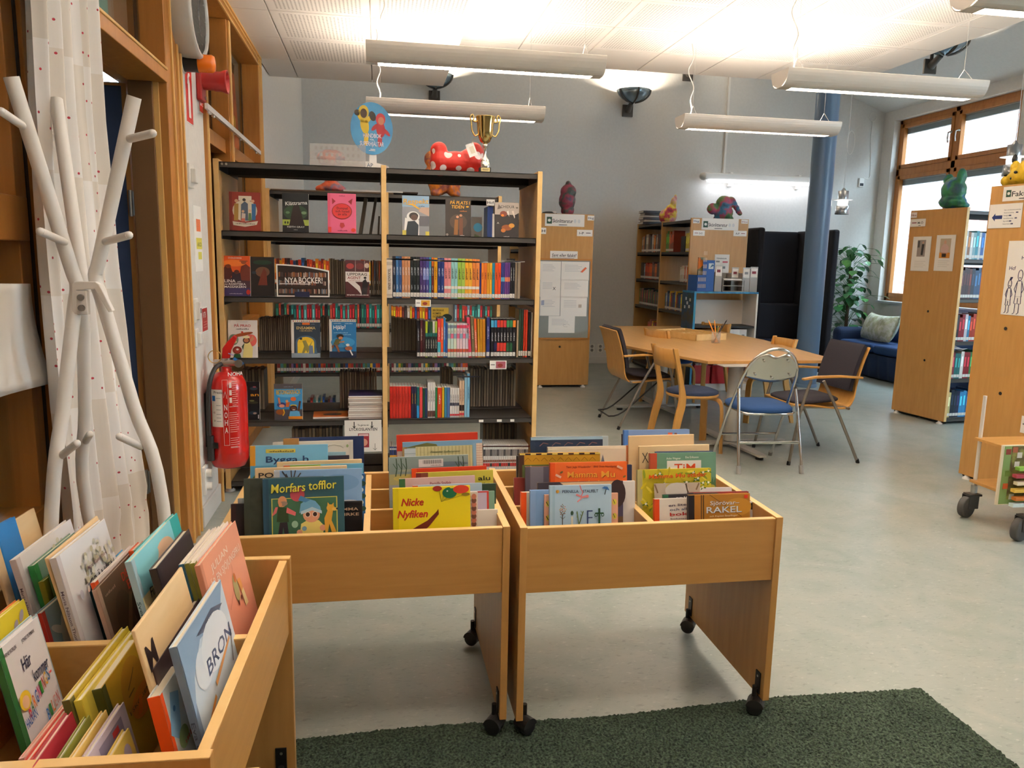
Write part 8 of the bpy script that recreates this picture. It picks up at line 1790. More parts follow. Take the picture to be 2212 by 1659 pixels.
for x0, x1, c in ((803, 841, 'D27E82'), (841, 877, 'D68888'), (878, 913, '8CC0C0'), (914, 949, '90C2C2'), (950, 990, '96B848'), (991, 1029, '9CBA4E'), (1030, 1068, 'E0A02E'), (1069, 1107, 'E0A436'), (1108, 1146, 'DA7E3C'), (1147, 1187, 'DC8444')): A3(x0, x1, 1143 + (x0 - 803) * 0.035, c, 'HEARTSTOPPER'[:9], '3A2A26', dot='F0ECE4', u0=0.24, u1=0.52, bands=((0.69, 0.76, 'E4DED4'),))
for x0, x1, c in ((1187, 1206, '2A2A6A'), (1208, 1235, 'DE7A22'), (1236, 1267, 'D66E2A'), (1268, 1296, 'D09022'), (1297, 1323, 'E0A22A'), (1325, 1353, '1E7E98'), (1355, 1387, 'D8521E'), (1389, 1419, 'DE4A24')): A3(x0, x1, 1196, c, 'Binas Fönn', '3A2420', u0=0.26, u1=0.46)
for x0, x1, c in ((1420, 1440, '2E3A76'), (1441, 1462, '3A3A7A'), (1463, 1484, '6A3A80'), (1485, 1501, '62367A'), (1502, 1518, '5A3A7E')): A3(x0, x1, 1192, c, bands=((0.4, 0.52, '5AA0C0' if x0 < 1460 else 'D87A5A'),))
A3(1520, 1546, 1148, '18181C', 'Strange', 'C8C8CC', dot='E0E0E0'); A3(1547, 1572, 1150, '18181C', 'Strange', 'C8C8CC', dot='E0E0E0')
spine_row(R3, YF, 1.238, 'third shelf of trophy bookcase', 'comics on the third shelf')
fore_row([(*[k6(1574, 1190)[0], k6(1600, 1190)[0]], k6(0, 1190)[1]), (k6(1602, 1188)[0], k6(1634, 1188)[0], k6(0, 1188)[1])], MS_Y + 0.12, 1.238, 'comic row end on the third shelf', 'grey book edges on the third shelf')
# fourth shelf
R4 = []
def A4(x0, x1, ty, c, txt=None, tc='E4E0D8', **op): a = k8(x0, ty); R4.append((a[0], k8(x1, ty)[0], a[1], c, txt, tc, op))
A4(418, 442, 300, '1E1C22', 'Star Zon', 'C8CCD0'); A4(446, 470, 296, '4A1E24', 'Rivaler', 'D0C8C0'); A4(472, 491, 298, '3A2024')
for x0, c in ((493, 'A8B82E'), (514, '1E3A34'), (536, '2A4A2E'), (558, 'D8D4C4'), (579, '9AB03A')): A4(x0, x0 + 20, 308, c, 'Hilda', 'D8DCD4', bands=((0.42, 0.9, '1E2224'), (0.32, 0.42, '1E6A64')), u0=0.5, u1=0.75)
A4(602, 630, 285, 'D83A44', 'Guts', 'F0E8E0', bands=((0.6, 0.9, '4AA8B8'),)); A4(632, 655, 282, 'E0562A', 'Smile', 'F0E8E0'); A4(656, 674, 276, '2A7AC0', 'Drama', 'E8E8F0'); A4(676, 692, 320, '2E4A8A')
for i in range(7): A4(694 + i * 27, 719 + i * 27, 326, ['C8D8C4', 'C4DCD0', 'D0DCC4', 'E4C8D0', 'E4C4CC', 'E0D0DC', 'DCCCD8'][i], '-', '8A4A5A', bands=((0.05, 0.14, '7A8A9A' if i < 3 else 'C83A5A'), (0.30, 0.44, 'D86A8A' if i % 2 else '8AA0B8'), (0.75, 0.84, 'B8503A')), u0=0.2, u1=0.28)
A4(884, 912, 270, 'C8405A', 'Ghost', 'E8D8DC', tilt=-0.06); A4(915, 942, 264, '76684A', 'Rosa', 'D8D0B8', tilt=-0.05); A4(944, 966, 282, 'D85A2A', 'UPPFINNAREN', 'F4E8E0', tilt=-0.05, u0=0.3, u1=0.8); A4(968, 986, 285, 'C8902A', tilt=-0.03); A4(988, 1006, 286, 'C4881E', tilt=-0.02); A4(1008, 1036, 288, 'B8781E', tilt=-0.02); A4(1042, 1072, 272, '2A3272', 'Max', 'D0D4E8')
for i, c in enumerate(('4AA0C8', '3A8AC0', 'C83A3A', 'C8402E', 'B8363A', '3A8A5A', '2E7A4E', 'D87A2A')): A4(1082 + i * 28, 1108 + i * 28, 284, '1C1A20', 'Amar Ross', 'D8D8DC', bands=((0.04, 0.22, c), (0.62, 0.84, ['1C1A20', '26224A', 'C83A2E', 'C83A2E', 'C83A2E', '2A5A3A', '2A5A3A', '1C1A20'][i])), u0=0.36, u1=0.58)
A4(1314, 1330, 300, 'A89278', None, nos=1); A4(1334, 1354, 200, '2A3E2E', None); A4(1356, 1374, 200, '263A2C', None); A4(1377, 1391, 204, 'C8361E', None); A4(1394, 1412, 204, 'D03A1E', None); A4(1418, 1443, 222, '1E1C1E', None); A4(1446, 1454, 228, 'D8CEC0', None)
spine_row(R4, YF, 0.858, 'fourth shelf of trophy bookcase', 'comics on the fourth shelf', label_fmt='{c} {k} spine, {n} after the page edges, {w}')
# fifth shelf
R5_ = []
def A5(x0, x1, ty, c, txt=None, tc='E8E4DC', **op): a = k8(x0, ty); R5_.append((a[0], k8(x1, ty)[0], a[1], c, txt, tc, op))
for i in range(7): A5(174 + i * 27.2, 200 + i * 27.2, 890, ['C42A20', 'CC3024', 'C02A22', 'D0362A', 'C62E22', 'CC342A', 'C22820'][i], 'Nelly', '8A1E18', nos=1)
A5(367, 389, 890, '241E40', 'Handbok', 'D8A83A', nos=1); A5(391, 412, 890, '241E40', 'Handbok', 'D8A83A', nos=1); A5(415, 438, 895, '1E6A6A', None, nos=1, bands=((0.6, 1.0, '2A8AC8'),)); A5(441, 467, 898, 'D84A4A', None, nos=1); A5(470, 488, 906, '1E4A34', None, nos=1); A5(490, 509, 906, '2A3E6A', None, nos=1)
for i in range(3): A5(513 + i * 23, 535 + i * 23, 855, 'E2DEDC', 'Jamie', '3A3438', nos=1, bands=((0.8, 0.97, '5A3A34'),))
A5(583, 599, 900, '2A7A44', None, nos=1); A5(602, 640, 902, 'C8401E', 'En spion', 'F0E4D8', nos=1); A5(643, 662, 898, 'D8B22A', None, nos=1); A5(665, 686, 900, '3A80A0', None, nos=1); A5(688, 712, 900, '4A6EA8', None, nos=1)
for i in range(4): A5(714 + i * 21, 734 + i * 21, 905, 'DDD9D6', 'Gamma', '3A3638', nos=1, bands=((0.5, 0.6, '4A4A5A'), (0.88, 0.94, 'C8303A')))
A5(799, 820, 840, 'D8B89A', '-', '6A3A2A', nos=1, bands=((0.66, 0.82, '3A2620'), (0.88, 0.94, 'C8303A'))); A5(822, 843, 840, 'D8B89A', '-', '6A3A2A', nos=1, bands=((0.66, 0.82, '3A2620'), (0.88, 0.94, 'C8303A'))); A5(846, 866, 800, '8AB8D0', None, nos=1); A5(868, 892, 775, '7AB4D8', 'Teslika', '2A3A5A', nos=1, dot='2A2A34', u0=0.3, u1=0.6)
spine_row(R5_, YF, 0.46, 'fifth shelf of trophy bookcase', 'comics on the fifth shelf')
# lowest shelf: a row of white manga spines
R6_ = []
for i in range(20):
    x0 = 1012 + i * 20.2; a = k8(x0, 1410); R6_.append((a[0], k8(x0 + 19.4, 1410)[0], a[1], 'DCD6D2', None, '3A3436', dict(nos=1, dot='B82A2A', bands=((0.14, 0.46, 'E8E4E0'), (0.18, 0.42, '8A8280' if i % 3 else '4A4648'), (0.56, 0.64, '8A5A4A'), (0.68, 0.80, ['B8322E', '3A3436'][i % 4 == 3])))))
spine_row(R6_, YF + 0.02, 0.077, 'lowest shelf of trophy bookcase', 'white comic spines on the lowest shelf', label_fmt='{c} comic spine with red dot, {n} from the balloon picture books')
R6b = []
for i, c in enumerate(('2A3A6A', '32407A', '26305A', '2E3A70')):
    x0 = 172 + i * 19; a = k8(x0, 1430); R6b.append((a[0], k8(x0 + 18, 1430)[0], a[1], c, None, 'D8D8E0', dict(nos=1, bands=((0.05, 0.12, 'C8CCD4'), (0.3, 0.4, 'D8A23A')))))
spine_row(R6b, YF + 0.02, 0.077, 'lowest shelf of trophy bookcase', 'navy comics on the lowest shelf')
# page edges towards the viewer on the far half of the shelves
YB1 = MS_Y + 0.40
def frow(zf, spans, z, where, group, n0=0):
    out = []
    for (x0, x1, ty0, ty1, n) in spans:
        for i in range(n):
            u0, u1 = x0 + (x1 - x0) * i / n, x0 + (x1 - x0) * (i + 0.86) / n; ty = ty0 + (ty1 - ty0) * i / max(1, n - 1) + random.uniform(-9, 9)
            a, b_ = zf(u0, ty), zf(u1, ty); out.append((a[0], b_[0], a[1]))
    fore_row(out, YB1, z, where, group)
frow(k5, [(1365, 1535, 1150, 1185, 7), (1810, 1935, 1170, 1180, 5)], 1.238, 'announcement picture on the third shelf', 'page edges on the third shelf')
frow(k7, [(612, 985, 350, 330, 17), (1312, 1395, 335, 340, 4)], 0.858, 'cook picture book on the fourth shelf', 'page edges on the fourth shelf')
frow(k8, [(190, 415, 280, 295, 18)], 0.858, 'middle upright on the fourth shelf', 'thin page edges on the fourth shelf')
frow(k7, [(430, 680, 930, 925, 7), (1520, 1940, 950, 945, 15)], 0.46, 'fire extinguisher on the fifth shelf', 'page edges on the fifth shelf')
frow(k8, [(640, 745, 735, 740, 5), (900, 1310, 735, 745, 17)], 0.46, 'tall pale spine on the fifth shelf', 'grey page edges on the fifth shelf')
frow(k7, [(985, 1560, 1590, 1580, 15)], 0.077, 'pale blue building book on the lowest shelf', 'page edges on the lowest shelf of the first bay')
frow(k8, [(1010, 1320, 1225, 1225, 11)], 0.077, 'red picture book on the lowest shelf', 'page edges on the lowest shelf of the second bay')

# ================================================================== picture and chapter books shown face out on the tall bookcase
def face(zf, tl, tr, z, label, cover, spine=None, front=None, hard=True, t=0.018, Yf=MS_Y + 0.06, lean=6, name='displayed_book', cat='book', grp='books shown face out on the tall bookcase'):
    a, b_ = onY(*zf(*tl), Yf), onY(*zf(*tr), Yf); w = b_.x - a.x; h = ((a.z + b_.z) / 2 - z) / math.cos(math.radians(lean))
    o = book(name, label, cat, w, h, t, cover, spine, None, hard, front, group=grp)
    o.matrix_world = T((a.x + b_.x) / 2, Yf - h * math.sin(math.radians(lean)), z) @ RX(-math.radians(lean)); return o
def f_class(P):
    P.e(0.5, 0.52, 0.4, 0.36, 'D8CDB6'); P.r(0.3, 0.78, 0.72, 0.9, 'DAD0BC')
    P.p([(0.14, 0.26), (0.28, 0.26), (0.3, 0.7), (0.16, 0.7)], 'A8823A'); P.e(0.23, 0.77, 0.06, 0.055, 'C8A080'); P.p([(0.36, 0.26), (0.60, 0.26), (0.6, 0.7), (0.5, 0.76), (0.38, 0.68)], '4A5A6E'); P.e(0.48, 0.8, 0.055, 0.05, '3A2E2A'); P.p([(0.72, 0.28), (0.84, 0.28), (0.86, 0.7), (0.72, 0.7)], '3A6A9A'); P.e(0.76, 0.77, 0.055, 0.05, 'D8A888'); P.p([(0.38, 0.24), (0.5, 0.24), (0.52, 0.44), (0.4, 0.46)], 'D0C0B8'); P.e(0.44, 0.5, 0.045, 0.045, 'D8B090'); P.p([(0.6, 0.26), (0.72, 0.26), (0.7, 0.46), (0.62, 0.46)], '5A7A4A'); P.e(0.66, 0.52, 0.045, 0.045, 'D8B090'); P.r(0.38, 0.24, 0.5, 0.32, 'C86A5A')
    P.p([(0.12, 0.14), (0.5, 0.1), (0.88, 0.16), (0.92, 0.26), (0.5, 0.2), (0.1, 0.24)], 'CFC6B4'); P.bars(0.2, 0.82, 0.165, 0.035, '5A4A42'); P.r(0, 0, 0.06, 1, '7A2A22')
face(k5, (275, 424), (612, 430), 1.632, 'dark red book with a cream oval of people, second shelf of the tall bookcase', '8E342A', '7A2A22', f_class)
def f_klatt(P):
    P.e(0.5, 0.5, 0.46, 0.3, '2E4630'); P.r(0, 0.16, 1, 0.32, '9AA84A'); P.r(0, 0.0, 1, 0.17, '1A1A1E'); P.p([(0.25, 0.17), (0.42, 0.7), (0.62, 0.72), (0.85, 0.17)], '2A1C1C')
    for u in (0.1, 0.2): P.e(u, 0.24, 0.03, 0.05, '16161A')
    P.e(0.2, 0.5, 0.08, 0.05, '5A7A5A'); P.e(0.82, 0.5, 0.1, 0.06, '6A8A6A'); P.t('Klättrarna', 0.12, 0.96, 0.68, 0.10, 'E4E2DE', 0, 0.08); P.t('KEITH GRAY', 0.18, 0.84, 0.11, 0.045, 'D0CECC'); P.bars(0.42, 0.58, 0.05, 0.015, 'D8D8D8')
face(k5, (852, 440), (1137, 442), 1.632, 'black book with a tree trunk and white arched title', '1E2024', None, f_klatt, hard=False, t=0.014)
def f_dump(P):
    P.r(0, 0, 0.05, 1, 'D85A7A'); P.e(0.5, 0.55, 0.36, 0.29, '9A2A2A'); P.e(0.5, 0.555, 0.33, 0.265, 'D8383A'); P.p([(0.16, 0.72), (0.15, 0.88), (0.28, 0.8)], '9A2A34'); P.p([(0.84, 0.72), (0.88, 0.88), (0.72, 0.8)], '9A2A34'); P.p([(0.44, 0.26), (0.56, 0.26), (0.6, 0.18), (0.5, 0.12), (0.42, 0.18)], 'B83438'); P.t('Dumpad', 0.32, 0.7, 0.60, 0.06, '5A1420'); P.t('och hatad', 0.27, 0.76, 0.525, 0.06, '5A1420'); P.t('av alla', 0.36, 0.68, 0.45, 0.06, '5A1420'); P.bars(0.4, 0.62, 0.93, 0.025, '7A2040'); P.bars(0.34, 0.7, 0.05, 0.03, '7A2040'); P.r(0.02, 0.02, 0.12, 0.15, 'D83A2A'); P.e(0.9, 0.08, 0.08, 0.07, 'D83A2A')
face(k5, (1345, 437), (1652, 447), 1.632, 'pink book with a red horned balloon face', 'E0648A', 'D85A7A', f_dump)
for i, (x0, x1, ty) in enumerate(((1795, 1850, 486), (1850, 1895, 482), (1885, 1912, 690))):
    a, b_ = onY(*k5(x0, ty), MS_Y + 0.3), onY(*k5(x1, ty), MS_Y + 0.3); h = a.z - 1.632
    o = book('leaning_book', 'dark book leaning on the middle upright, %s from the pink balloon book' % nth(i + 1), 'book', 0.15, h, max(0.012, b_.x - a.x - 0.01), '2E2A2A', None, M('6E665C', 0.9), False, group='dark leaning books'); o.matrix_world = T(a.x - 0.035 * (2 - i), MS_Y + 0.3, 1.634) @ RY(0.16 if i < 2 else 0.05) @ RZ(-H90) @ T(-0.075, 0, 0)
def f_resp(P):
    P.r(0, 0, 1, 1, '8A8C92'); P.p([(0, 0.72), (1, 0.72), (1, 1), (0, 1)], '8AA8C4'); P.p([(0.6, 0.62), (1, 0.5), (1, 0.72), (0.7, 0.72)], 'B89A88'); P.r(0.55, 0.25, 1, 0.5, '5A5A62'); P.e(0.4, 0.48, 0.24, 0.2, 'EDEBE8'); P.p([(0.05, 0), (0.62, 0), (0.62, 0.4), (0.1, 0.45)], 'E8E6E4'); P.p([(0.1, 0), (0.58, 0), (0.6, 0.28), (0.46, 0.38), (0.2, 0.36)], '1E2A34'); P.e(0.42, 0.5, 0.17, 0.13, '2A2424'); P.e(0.44, 0.46, 0.13, 0.11, '5A4238'); P.t('Respekt', 0.04, 0.98, 0.80, 0.12, 'D8A22A', 0.1, 0.02); P.p([(0.04, 0.78), (0.4, 0.8), (0.66, 0.68), (0.62, 0.66), (0.36, 0.76)], 'D8A22A'); P.bars(0.6, 0.84, 0.73, 0.03, '2A4A6A'); P.r(0, 0, 0.14, 0.14, 'C8B84A'); P.r(0.86, 0, 1, 0.12, 'C8B84A')
face(k6, (346, 464), (638, 470), 1.625, 'grey blue book with a yellow brush title and a hooded figure', '8A8C92', None, f_resp, hard=False, t=0.014)
def f_plats(P): P.e(0.5, 0.4, 0.34, 0.3, '4A3A30'); P.p([(0.32, 0.06), (0.48, 0.06), (0.5, 0.46), (0.36, 0.46)], '8A5A2A'); P.e(0.47, 0.53, 0.055, 0.05, 'C89070'); P.p([(0.52, 0.06), (0.68, 0.06), (0.68, 0.5), (0.54, 0.5)], '6A3E2A'); P.e(0.6, 0.57, 0.055, 0.05, 'B8805E'); P.t('PÅ PLATS I', 0.18, 0.94, 0.86, 0.085, 'E0A428', 0.15); P.t('TIDEN', 0.22, 0.72, 0.75, 0.085, 'E0A428', 0.15); P.e(0.86, 0.8, 0.06, 0.03, 'E0A428'); P.bars(0.56, 0.84, 0.67, 0.03, 'D87A2A'); P.bars(0.56, 0.74, 0.04, 0.02, 'D8D0C8'); P.e(0.06, 0.06, 0.05, 0.05, '8A807A')
face(k6, (816, 496), (1092, 506), 1.625, 'dark brown book with a slanted yellow title and two figures in coats', '2E2622', None, f_plats, hard=False, t=0.014)
def f_chid(P): P.r(0, 0.66, 1, 1, 'A89C92'); P.p([(0, 0), (1, 0), (1, 0.72), (0.7, 0.6), (0.3, 0.66), (0, 0.55)], '2A2424'); P.p([(0.1, 0.8), (0.16, 0.95), (0.28, 0.84)], '6A5E58'); P.e(0.36, 0.68, 0.15, 0.12, '7A3A2A'); P.e(0.32, 0.64, 0.06, 0.05, 'D8782A'); P.p([(0.5, 0.74), (0.6, 0.6), (0.56, 0.78)], 'E0D8D0'); P.p([(0.7, 0.76), (0.82, 0.56), (0.84, 0.6), (0.78, 0.78)], 'C8BCB0'); P.e(0.5, 0.3, 0.22, 0.12, '8A4A22'); P.e(0.7, 0.36, 0.12, 0.09, 'C88A3A'); P.e(0.35, 0.22, 0.1, 0.08, 'B86A2A'); P.t('CHIDUR', 0.24, 0.82, 0.84, 0.08, '1E1A1A', 0, 0, 'D8D0C8'); P.e(0.92, 0.86, 0.05, 0.035, '6A625C'); P.t('A', 0.08, 0.18, 0.4, 0.05, 'D8D0CC'); P.bars(0.36, 0.6, 0.04, 0.02, 'D8D0CC')
face(k6, (1352, 535), (1612, 546), 1.625, 'dark book with a fiery figure under a pale arched title, beside the end upright', '2A2424', None, f_chid, hard=False, t=0.014)
def f_lina(P):
    P.r(0, 0.45, 1, 1, 'D2521E'); P.e(0.45, 0.82, 0.4, 0.12, 'E0742A'); P.r(0, 0, 1, 0.2, '3A2E5A'); P.r(0, 0.2, 1, 0.46, '3E2430'); P.p([(0.02, 0.4), (0.3, 0.42), (0.42, 0.56), (0.34, 0.72), (0.18, 0.78), (0.08, 0.66)], '4A1E1E'); P.e(0.26, 0.74, 0.09, 0.07, '7A3A24'); P.p([(0.6, 0.4), (1.0, 0.38), (1, 0.72), (0.86, 0.8), (0.7, 0.74)], '6A2A1E'); P.e(0.78, 0.84, 0.09, 0.06, '8A4426'); P.r(0.64, 0.86, 0.92, 0.885, '8A4426'); P.p([(0.34, 0.36), (0.7, 0.36), (0.66, 0.58), (0.4, 0.6)], '2A1A2A'); P.e(0.54, 0.6, 0.09, 0.075, '5A2A22'); P.t('ÖVERLEVARNA', 0.26, 0.72, 0.93, 0.035, 'E8DCD0'); P.t('LINA', 0.12, 0.5, 0.34, 0.075, 'ECE8E4'); P.t('och', 0.56, 0.68, 0.345, 0.035, 'ECE8E4'); P.t('den', 0.12, 0.24, 0.28, 0.035, 'ECE8E4'); P.t('RASISTISKA', 0.27, 0.84, 0.275, 0.05, 'ECE8E4'); P.t('MASSAKERN', 0.12, 0.85, 0.205, 0.055, 'ECE8E4'); P.bars(0.28, 0.74, 0.05, 0.018, 'D8D0D8'); P.e(0.93, 0.1, 0.07, 0.09, 'B8281E'); P.r(0.0, 0.02, 0.12, 0.15, '8A2420')
face(k5, (182, 1116), (502, 1122), 1.238, 'orange and purple book with white block title at the outer end of the third shelf', 'C24A20', None, f_lina, hard=False, t=0.016)
def f_dark(P): P.e(0.5, 0.62, 0.3, 0.22, '6A4A36'); P.e(0.5, 0.86, 0.4, 0.1, '1E3A2A'); P.p([(0.3, 0.28), (0.7, 0.28), (0.66, 0.62), (0.56, 0.72), (0.44, 0.56)], '6A2A1E'); P.e(0.14, 0.6, 0.1, 0.06, '2A3440')
face(k5, (507, 1128), (766, 1134), 1.238, 'dark book with a reddish ruin behind the announcement picture', '201A1A', None, f_dark, hard=False, t=0.014, Yf=MS_Y + 0.07)
# arched announcement picture
a, b_ = onY(*k5(785, 1200), MS_Y + 0.035), onY(*k5(1362, 1260), MS_Y + 0.035)
r = thing('announcement_picture', 'landscape picture of bookshelves with white lettering and a white border', 'sign', (a.x, MS_Y + 0.035, 1.238)); w_ = b_.x - a.x; h_ = a.z - 1.238
def sag(u): return h_ - 0.035 * u * u - 0.004
pts = [(0, 0), (w_, 0.0)] + [(w_ * u, sag(u)) for u in [1 - i / 12 for i in range(13)]]
X = frame((0, 0, 0), (1, 0, 0), (0, 0, 1))
m = MB(); m.prism(pts, 0.002, PAPER, X); m.build('picture_sheet', r)
m = MB(); X2 = X @ T(0, 0, 0.0022)
m.poly([(0.008, 0.008, 0), (w_ - 0.008, 0.008, 0)] + [(0.008 + (w_ - 0.016) * u, sag(u) - 0.008, 0) for u in [1 - i / 12 for i in range(13)]], M('2A1E1A', 0.4), X2)
rn = random.Random(12)
for row in range(3):
    z0 = 0.02 + row * (h_ - 0.05) / 3; hh = (h_ - 0.07) / 3 * 0.72; x = 0.014
    while x < w_ - 0.022:
        ww = rn.uniform(0.006, 0.012)
        if rn.random() < 0.85: k_ = 1 if z0 + hh < sag(x / w_) - 0.012 else 0.72; m.poly([(x, z0, 0.0002), (x + ww * 0.85, z0, 0.0002), (x + ww * 0.85, z0 + hh * k_ * rn.uniform(0.75, 1), 0.0002), (x, z0 + hh * k_ * rn.uniform(0.75, 1), 0.0002)], M(rn.choice(['8A6A58', '5A3A30', 'A08878', '6A4A44', 'B09A8A', '7A4030', '4A3A3A', '9A5A2A', '6A7A8A']), 0.4), X2)
        x += ww
    if row: m.box(0.01, w_ - 0.01, z0 - 0.012, z0 - 0.006, 0.0002, 0.0004, M('3E2A22', 0.4), X2)
m.text('NYA', X2 @ T(0.05, h_ * 0.42, 0.0006), 0.047, PAPER, width=0.075); m.text('BÖCKER!', X2 @ T(w_ * 0.42, h_ * 0.42, 0.0006), 0.05, PAPER, width=w_ * 0.45); m.box(0.018, w_ * 0.64, h_ * 0.40 - 0.004, h_ * 0.40, 0.0004, 0.0007, PAPER, X2); m.build('picture_lettering', r)
m = MB(); m.box(w_ * 0.34, w_ * 0.62, -0.012, 0.02, 0.0, 0.032, M('1E2444', 0.4)); m.build('clip_stand', r)
def f_uppd(P): P.r(0, 0.68, 1, 1, '4A1E24'); P.e(0.2, 0.84, 0.16, 0.12, 'A83A3A'); P.e(0.6, 0.84, 0.18, 0.13, '6A2A2E'); P.e(0.9, 0.86, 0.1, 0.11, 'C8B8B0'); P.l([(0.42, 0.7), (0.42, 1)], 0.01, 'E8E4E0'); P.l([(0.8, 0.7), (0.8, 1)], 0.01, 'E8E4E0'); P.r(0, 0.42, 1, 0.69, 'E0DAD6'); P.p([(0, 0.42), (1, 0.42), (1, 0.0), (0, 0.0)], '4A1E22'); P.p([(0.1, 0.42), (0.5, 0.2), (0.7, 0.05), (0.6, 0.3), (0.4, 0.42)], 'D8D0CC'); P.p([(0.66, 0.06), (0.88, 0.06), (0.95, 0.36), (0.84, 0.5), (0.72, 0.44)], '1A181C'); P.e(0.82, 0.53, 0.06, 0.05, '1A181C'); P.t('UPPDRAG', 0.08, 0.90, 0.585, 0.075, '1E1A1C'); P.t('AGENT', 0.08, 0.64, 0.49, 0.075, '8A1E24'); P.bars(0.12, 0.62, 0.44, 0.02, '8A3A3A'); P.t('BENJAMIN HULME-CROSS', 0.06, 0.96, 0.05, 0.03, 'E4E0DC')
face(k5, (1537, 1162), (1797, 1172), 1.238, 'dark red and white book with a black silhouette, beside the middle upright', '4A1E22', None, f_uppd, hard=False, t=0.012)
def f_prao(P):
    P.e(0.18, 0.48, 0.17, 0.2, '7A8E7A'); P.e(0.78, 0.46, 0.2, 0.22, 'D8605A'); P.e(0.5, 0.62, 0.36, 0.06, '9A4A22', 0.2); P.e(0.2, 0.42, 0.1, 0.05, 'E0D4A0'); P.e(0.48, 0.68, 0.04, 0.035, 'B83A2A'); P.p([(0.48, 0.0), (0.82, 0.0), (0.84, 0.26), (0.74, 0.42), (0.56, 0.4)], 'E2D48A'); P.e(0.62, 0.46, 0.12, 0.11, '2A1E1A'); P.e(0.62, 0.46, 0.09, 0.075, 'B87048'); P.e(0.62, 0.55, 0.13, 0.05, 'E4D8A8'); P.p([(0.46, 0.3), (0.56, 0.4), (0.5, 0.2)], '2E4A32'); P.p([(0.76, 0.4), (0.9, 0.5), (0.84, 0.6), (0.74, 0.46)], 'C88A6A'); P.e(0.3, 0.2, 0.16, 0.14, '7A2A22'); P.e(0.3, 0.2, 0.1, 0.1, '9A3A2E'); P.e(0.31, 0.22, 0.045, 0.035, 'E8E4E0'); P.p([(0.16, 0.0), (0.44, 0.0), (0.4, 0.1), (0.2, 0.1)], '2E5A34'); P.t('PÅ PRAO', 0.22, 0.78, 0.82, 0.07, 'C02E2A'); P.bars(0.28, 0.72, 0.75, 0.035, '3A3434'); P.bars(0.28, 0.68, 0.95, 0.012, '8A8480')
face(k7, (272, 368), (597, 374), 0.858, 'white picture book with a cook in an apron, above the fire extinguisher', 'E2DCD8', 'D8D2CE', f_prao)
def dots(P, c1, c2):
    P.r(0, 0.935, 1, 1, 'E4DED6')
    for i in range(6): P.r(0.06 + i * 0.07, 0.95, 0.09 + i * 0.07, 0.98, [c1, c2][i % 2]); P.r(0.62 + i * 0.065, 0.95, 0.65 + i * 0.065, 0.98, [c1, c2][i % 2])
    P.bars(0.34, 0.6, 0.955, 0.022, '4A4A5A')
def f_ens(P): dots(P, 'C83A3A', 'D8B24A'); P.r(0.38, 0.87, 0.64, 0.925, 'D86A2A'); P.bars(0.2, 0.34, 0.88, 0.02, '7A8AA0'); P.bars(0.68, 0.82, 0.88, 0.02, '7A8AA0'); P.t('ENSAMMA', 0.18, 0.84, 0.75, 0.075, 'D8BC7A'); P.t('I BORGEN', 0.3, 0.72, 0.69, 0.045, 'B8A070'); P.e(0.5, 0.4, 0.36, 0.25, '4A6078'); P.r(0.14, 0.1, 0.86, 0.4, '4A6078'); P.e(0.5, 0.4, 0.29, 0.2, 'E2B82E'); P.r(0.21, 0.12, 0.79, 0.4, 'E6C43A'); P.r(0, 0, 1, 0.12, '8A98A4'); P.e(0.33, 0.5, 0.05, 0.04, '1E2230'); P.p([(0.36, 0.12), (0.44, 0.3), (0.38, 0.44), (0.5, 0.46), (0.6, 0.3), (0.74, 0.46), (0.62, 0.22), (0.56, 0.12), (0.5, 0.2), (0.44, 0.12)], '8E8446'); P.p([(0.6, 0.1), (0.76, 0.1), (0.74, 0.32), (0.62, 0.32)], '6A7A96'); P.p([(0.78, 0.1), (0.9, 0.1), (0.86, 0.28)], '4A6A86')
face(k7, (980, 368), (1302, 368), 0.858, 'dark blue grey book with a bright yellow arch', '2E3A48', 'DCD6CE', f_ens)
def f_hj(P): dots(P, '2A4A8A', '3A3A4A'); P.e(0.5, 0.4, 0.45, 0.2, '3A8ABE'); P.r(0, 0, 1, 0.16, '16243E'); P.t('Hjälp!', 0.15, 0.6, 0.74, 0.10, 'F0EEEA', 0.05, 0.06); P.bars(0.16, 0.7, 0.64, 0.025, '9AC4DC'); P.bars(0.5, 0.82, 0.59, 0.025, '9AC4DC'); P.bars(0.16, 0.44, 0.885, 0.02, 'D8E0E8'); P.bars(0.58, 0.88, 0.88, 0.02, 'D8E0E8'); P.e(0.4, 0.56, 0.13, 0.08, '1E1614'); P.e(0.42, 0.51, 0.08, 0.065, 'B87850'); P.p([(0.14, 0.34), (0.36, 0.34), (0.44, 0.48), (0.24, 0.48)], '5A5A34'); P.p([(0.2, 0.34), (0.3, 0.34), (0.4, 0.14), (0.32, 0.14)], '7A4A30'); P.p([(0.08, 0.3), (0.2, 0.34), (0.12, 0.22)], '7A4A30'); P.l([(0.36, 0.4), (0.56, 0.42)], 0.05, 'B87850'); P.e(0.72, 0.24, 0.14, 0.08, '9A5A3A'); P.e(0.68, 0.33, 0.07, 0.05, 'E4E0DC'); P.l([(0.76, 0.2), (0.86, 0.06)], 0.05, 'E4E0DC'); P.l([(0.5, 0.38), (0.64, 0.3)], 0.008, '3A2A2A')
face(k7, (1406, 362), (1706, 362), 0.858, 'bright blue book with a running child and dog', '2470A8', 'D8D4CE', f_hj)
def f_an(P): P.e(0.55, 0.82, 0.3, 0.14, '2E4450'); P.e(0.62, 0.86, 0.14, 0.07, '8A4A52'); P.t('an', 0.30, 0.95, 0.62, 0.085, 'D8962A'); P.e(0.5, 0.45, 0.4, 0.1, '3A4030'); P.e(0.4, 0.5, 0.2, 0.06, '7A7A4A'); P.e(0.5, 0.18, 0.34, 0.14, '2A3844'); P.e(0.62, 0.17, 0.14, 0.08, 'A88A7A'); P.r(0.86, 0.03, 0.94, 0.13, 'D0CCC8')
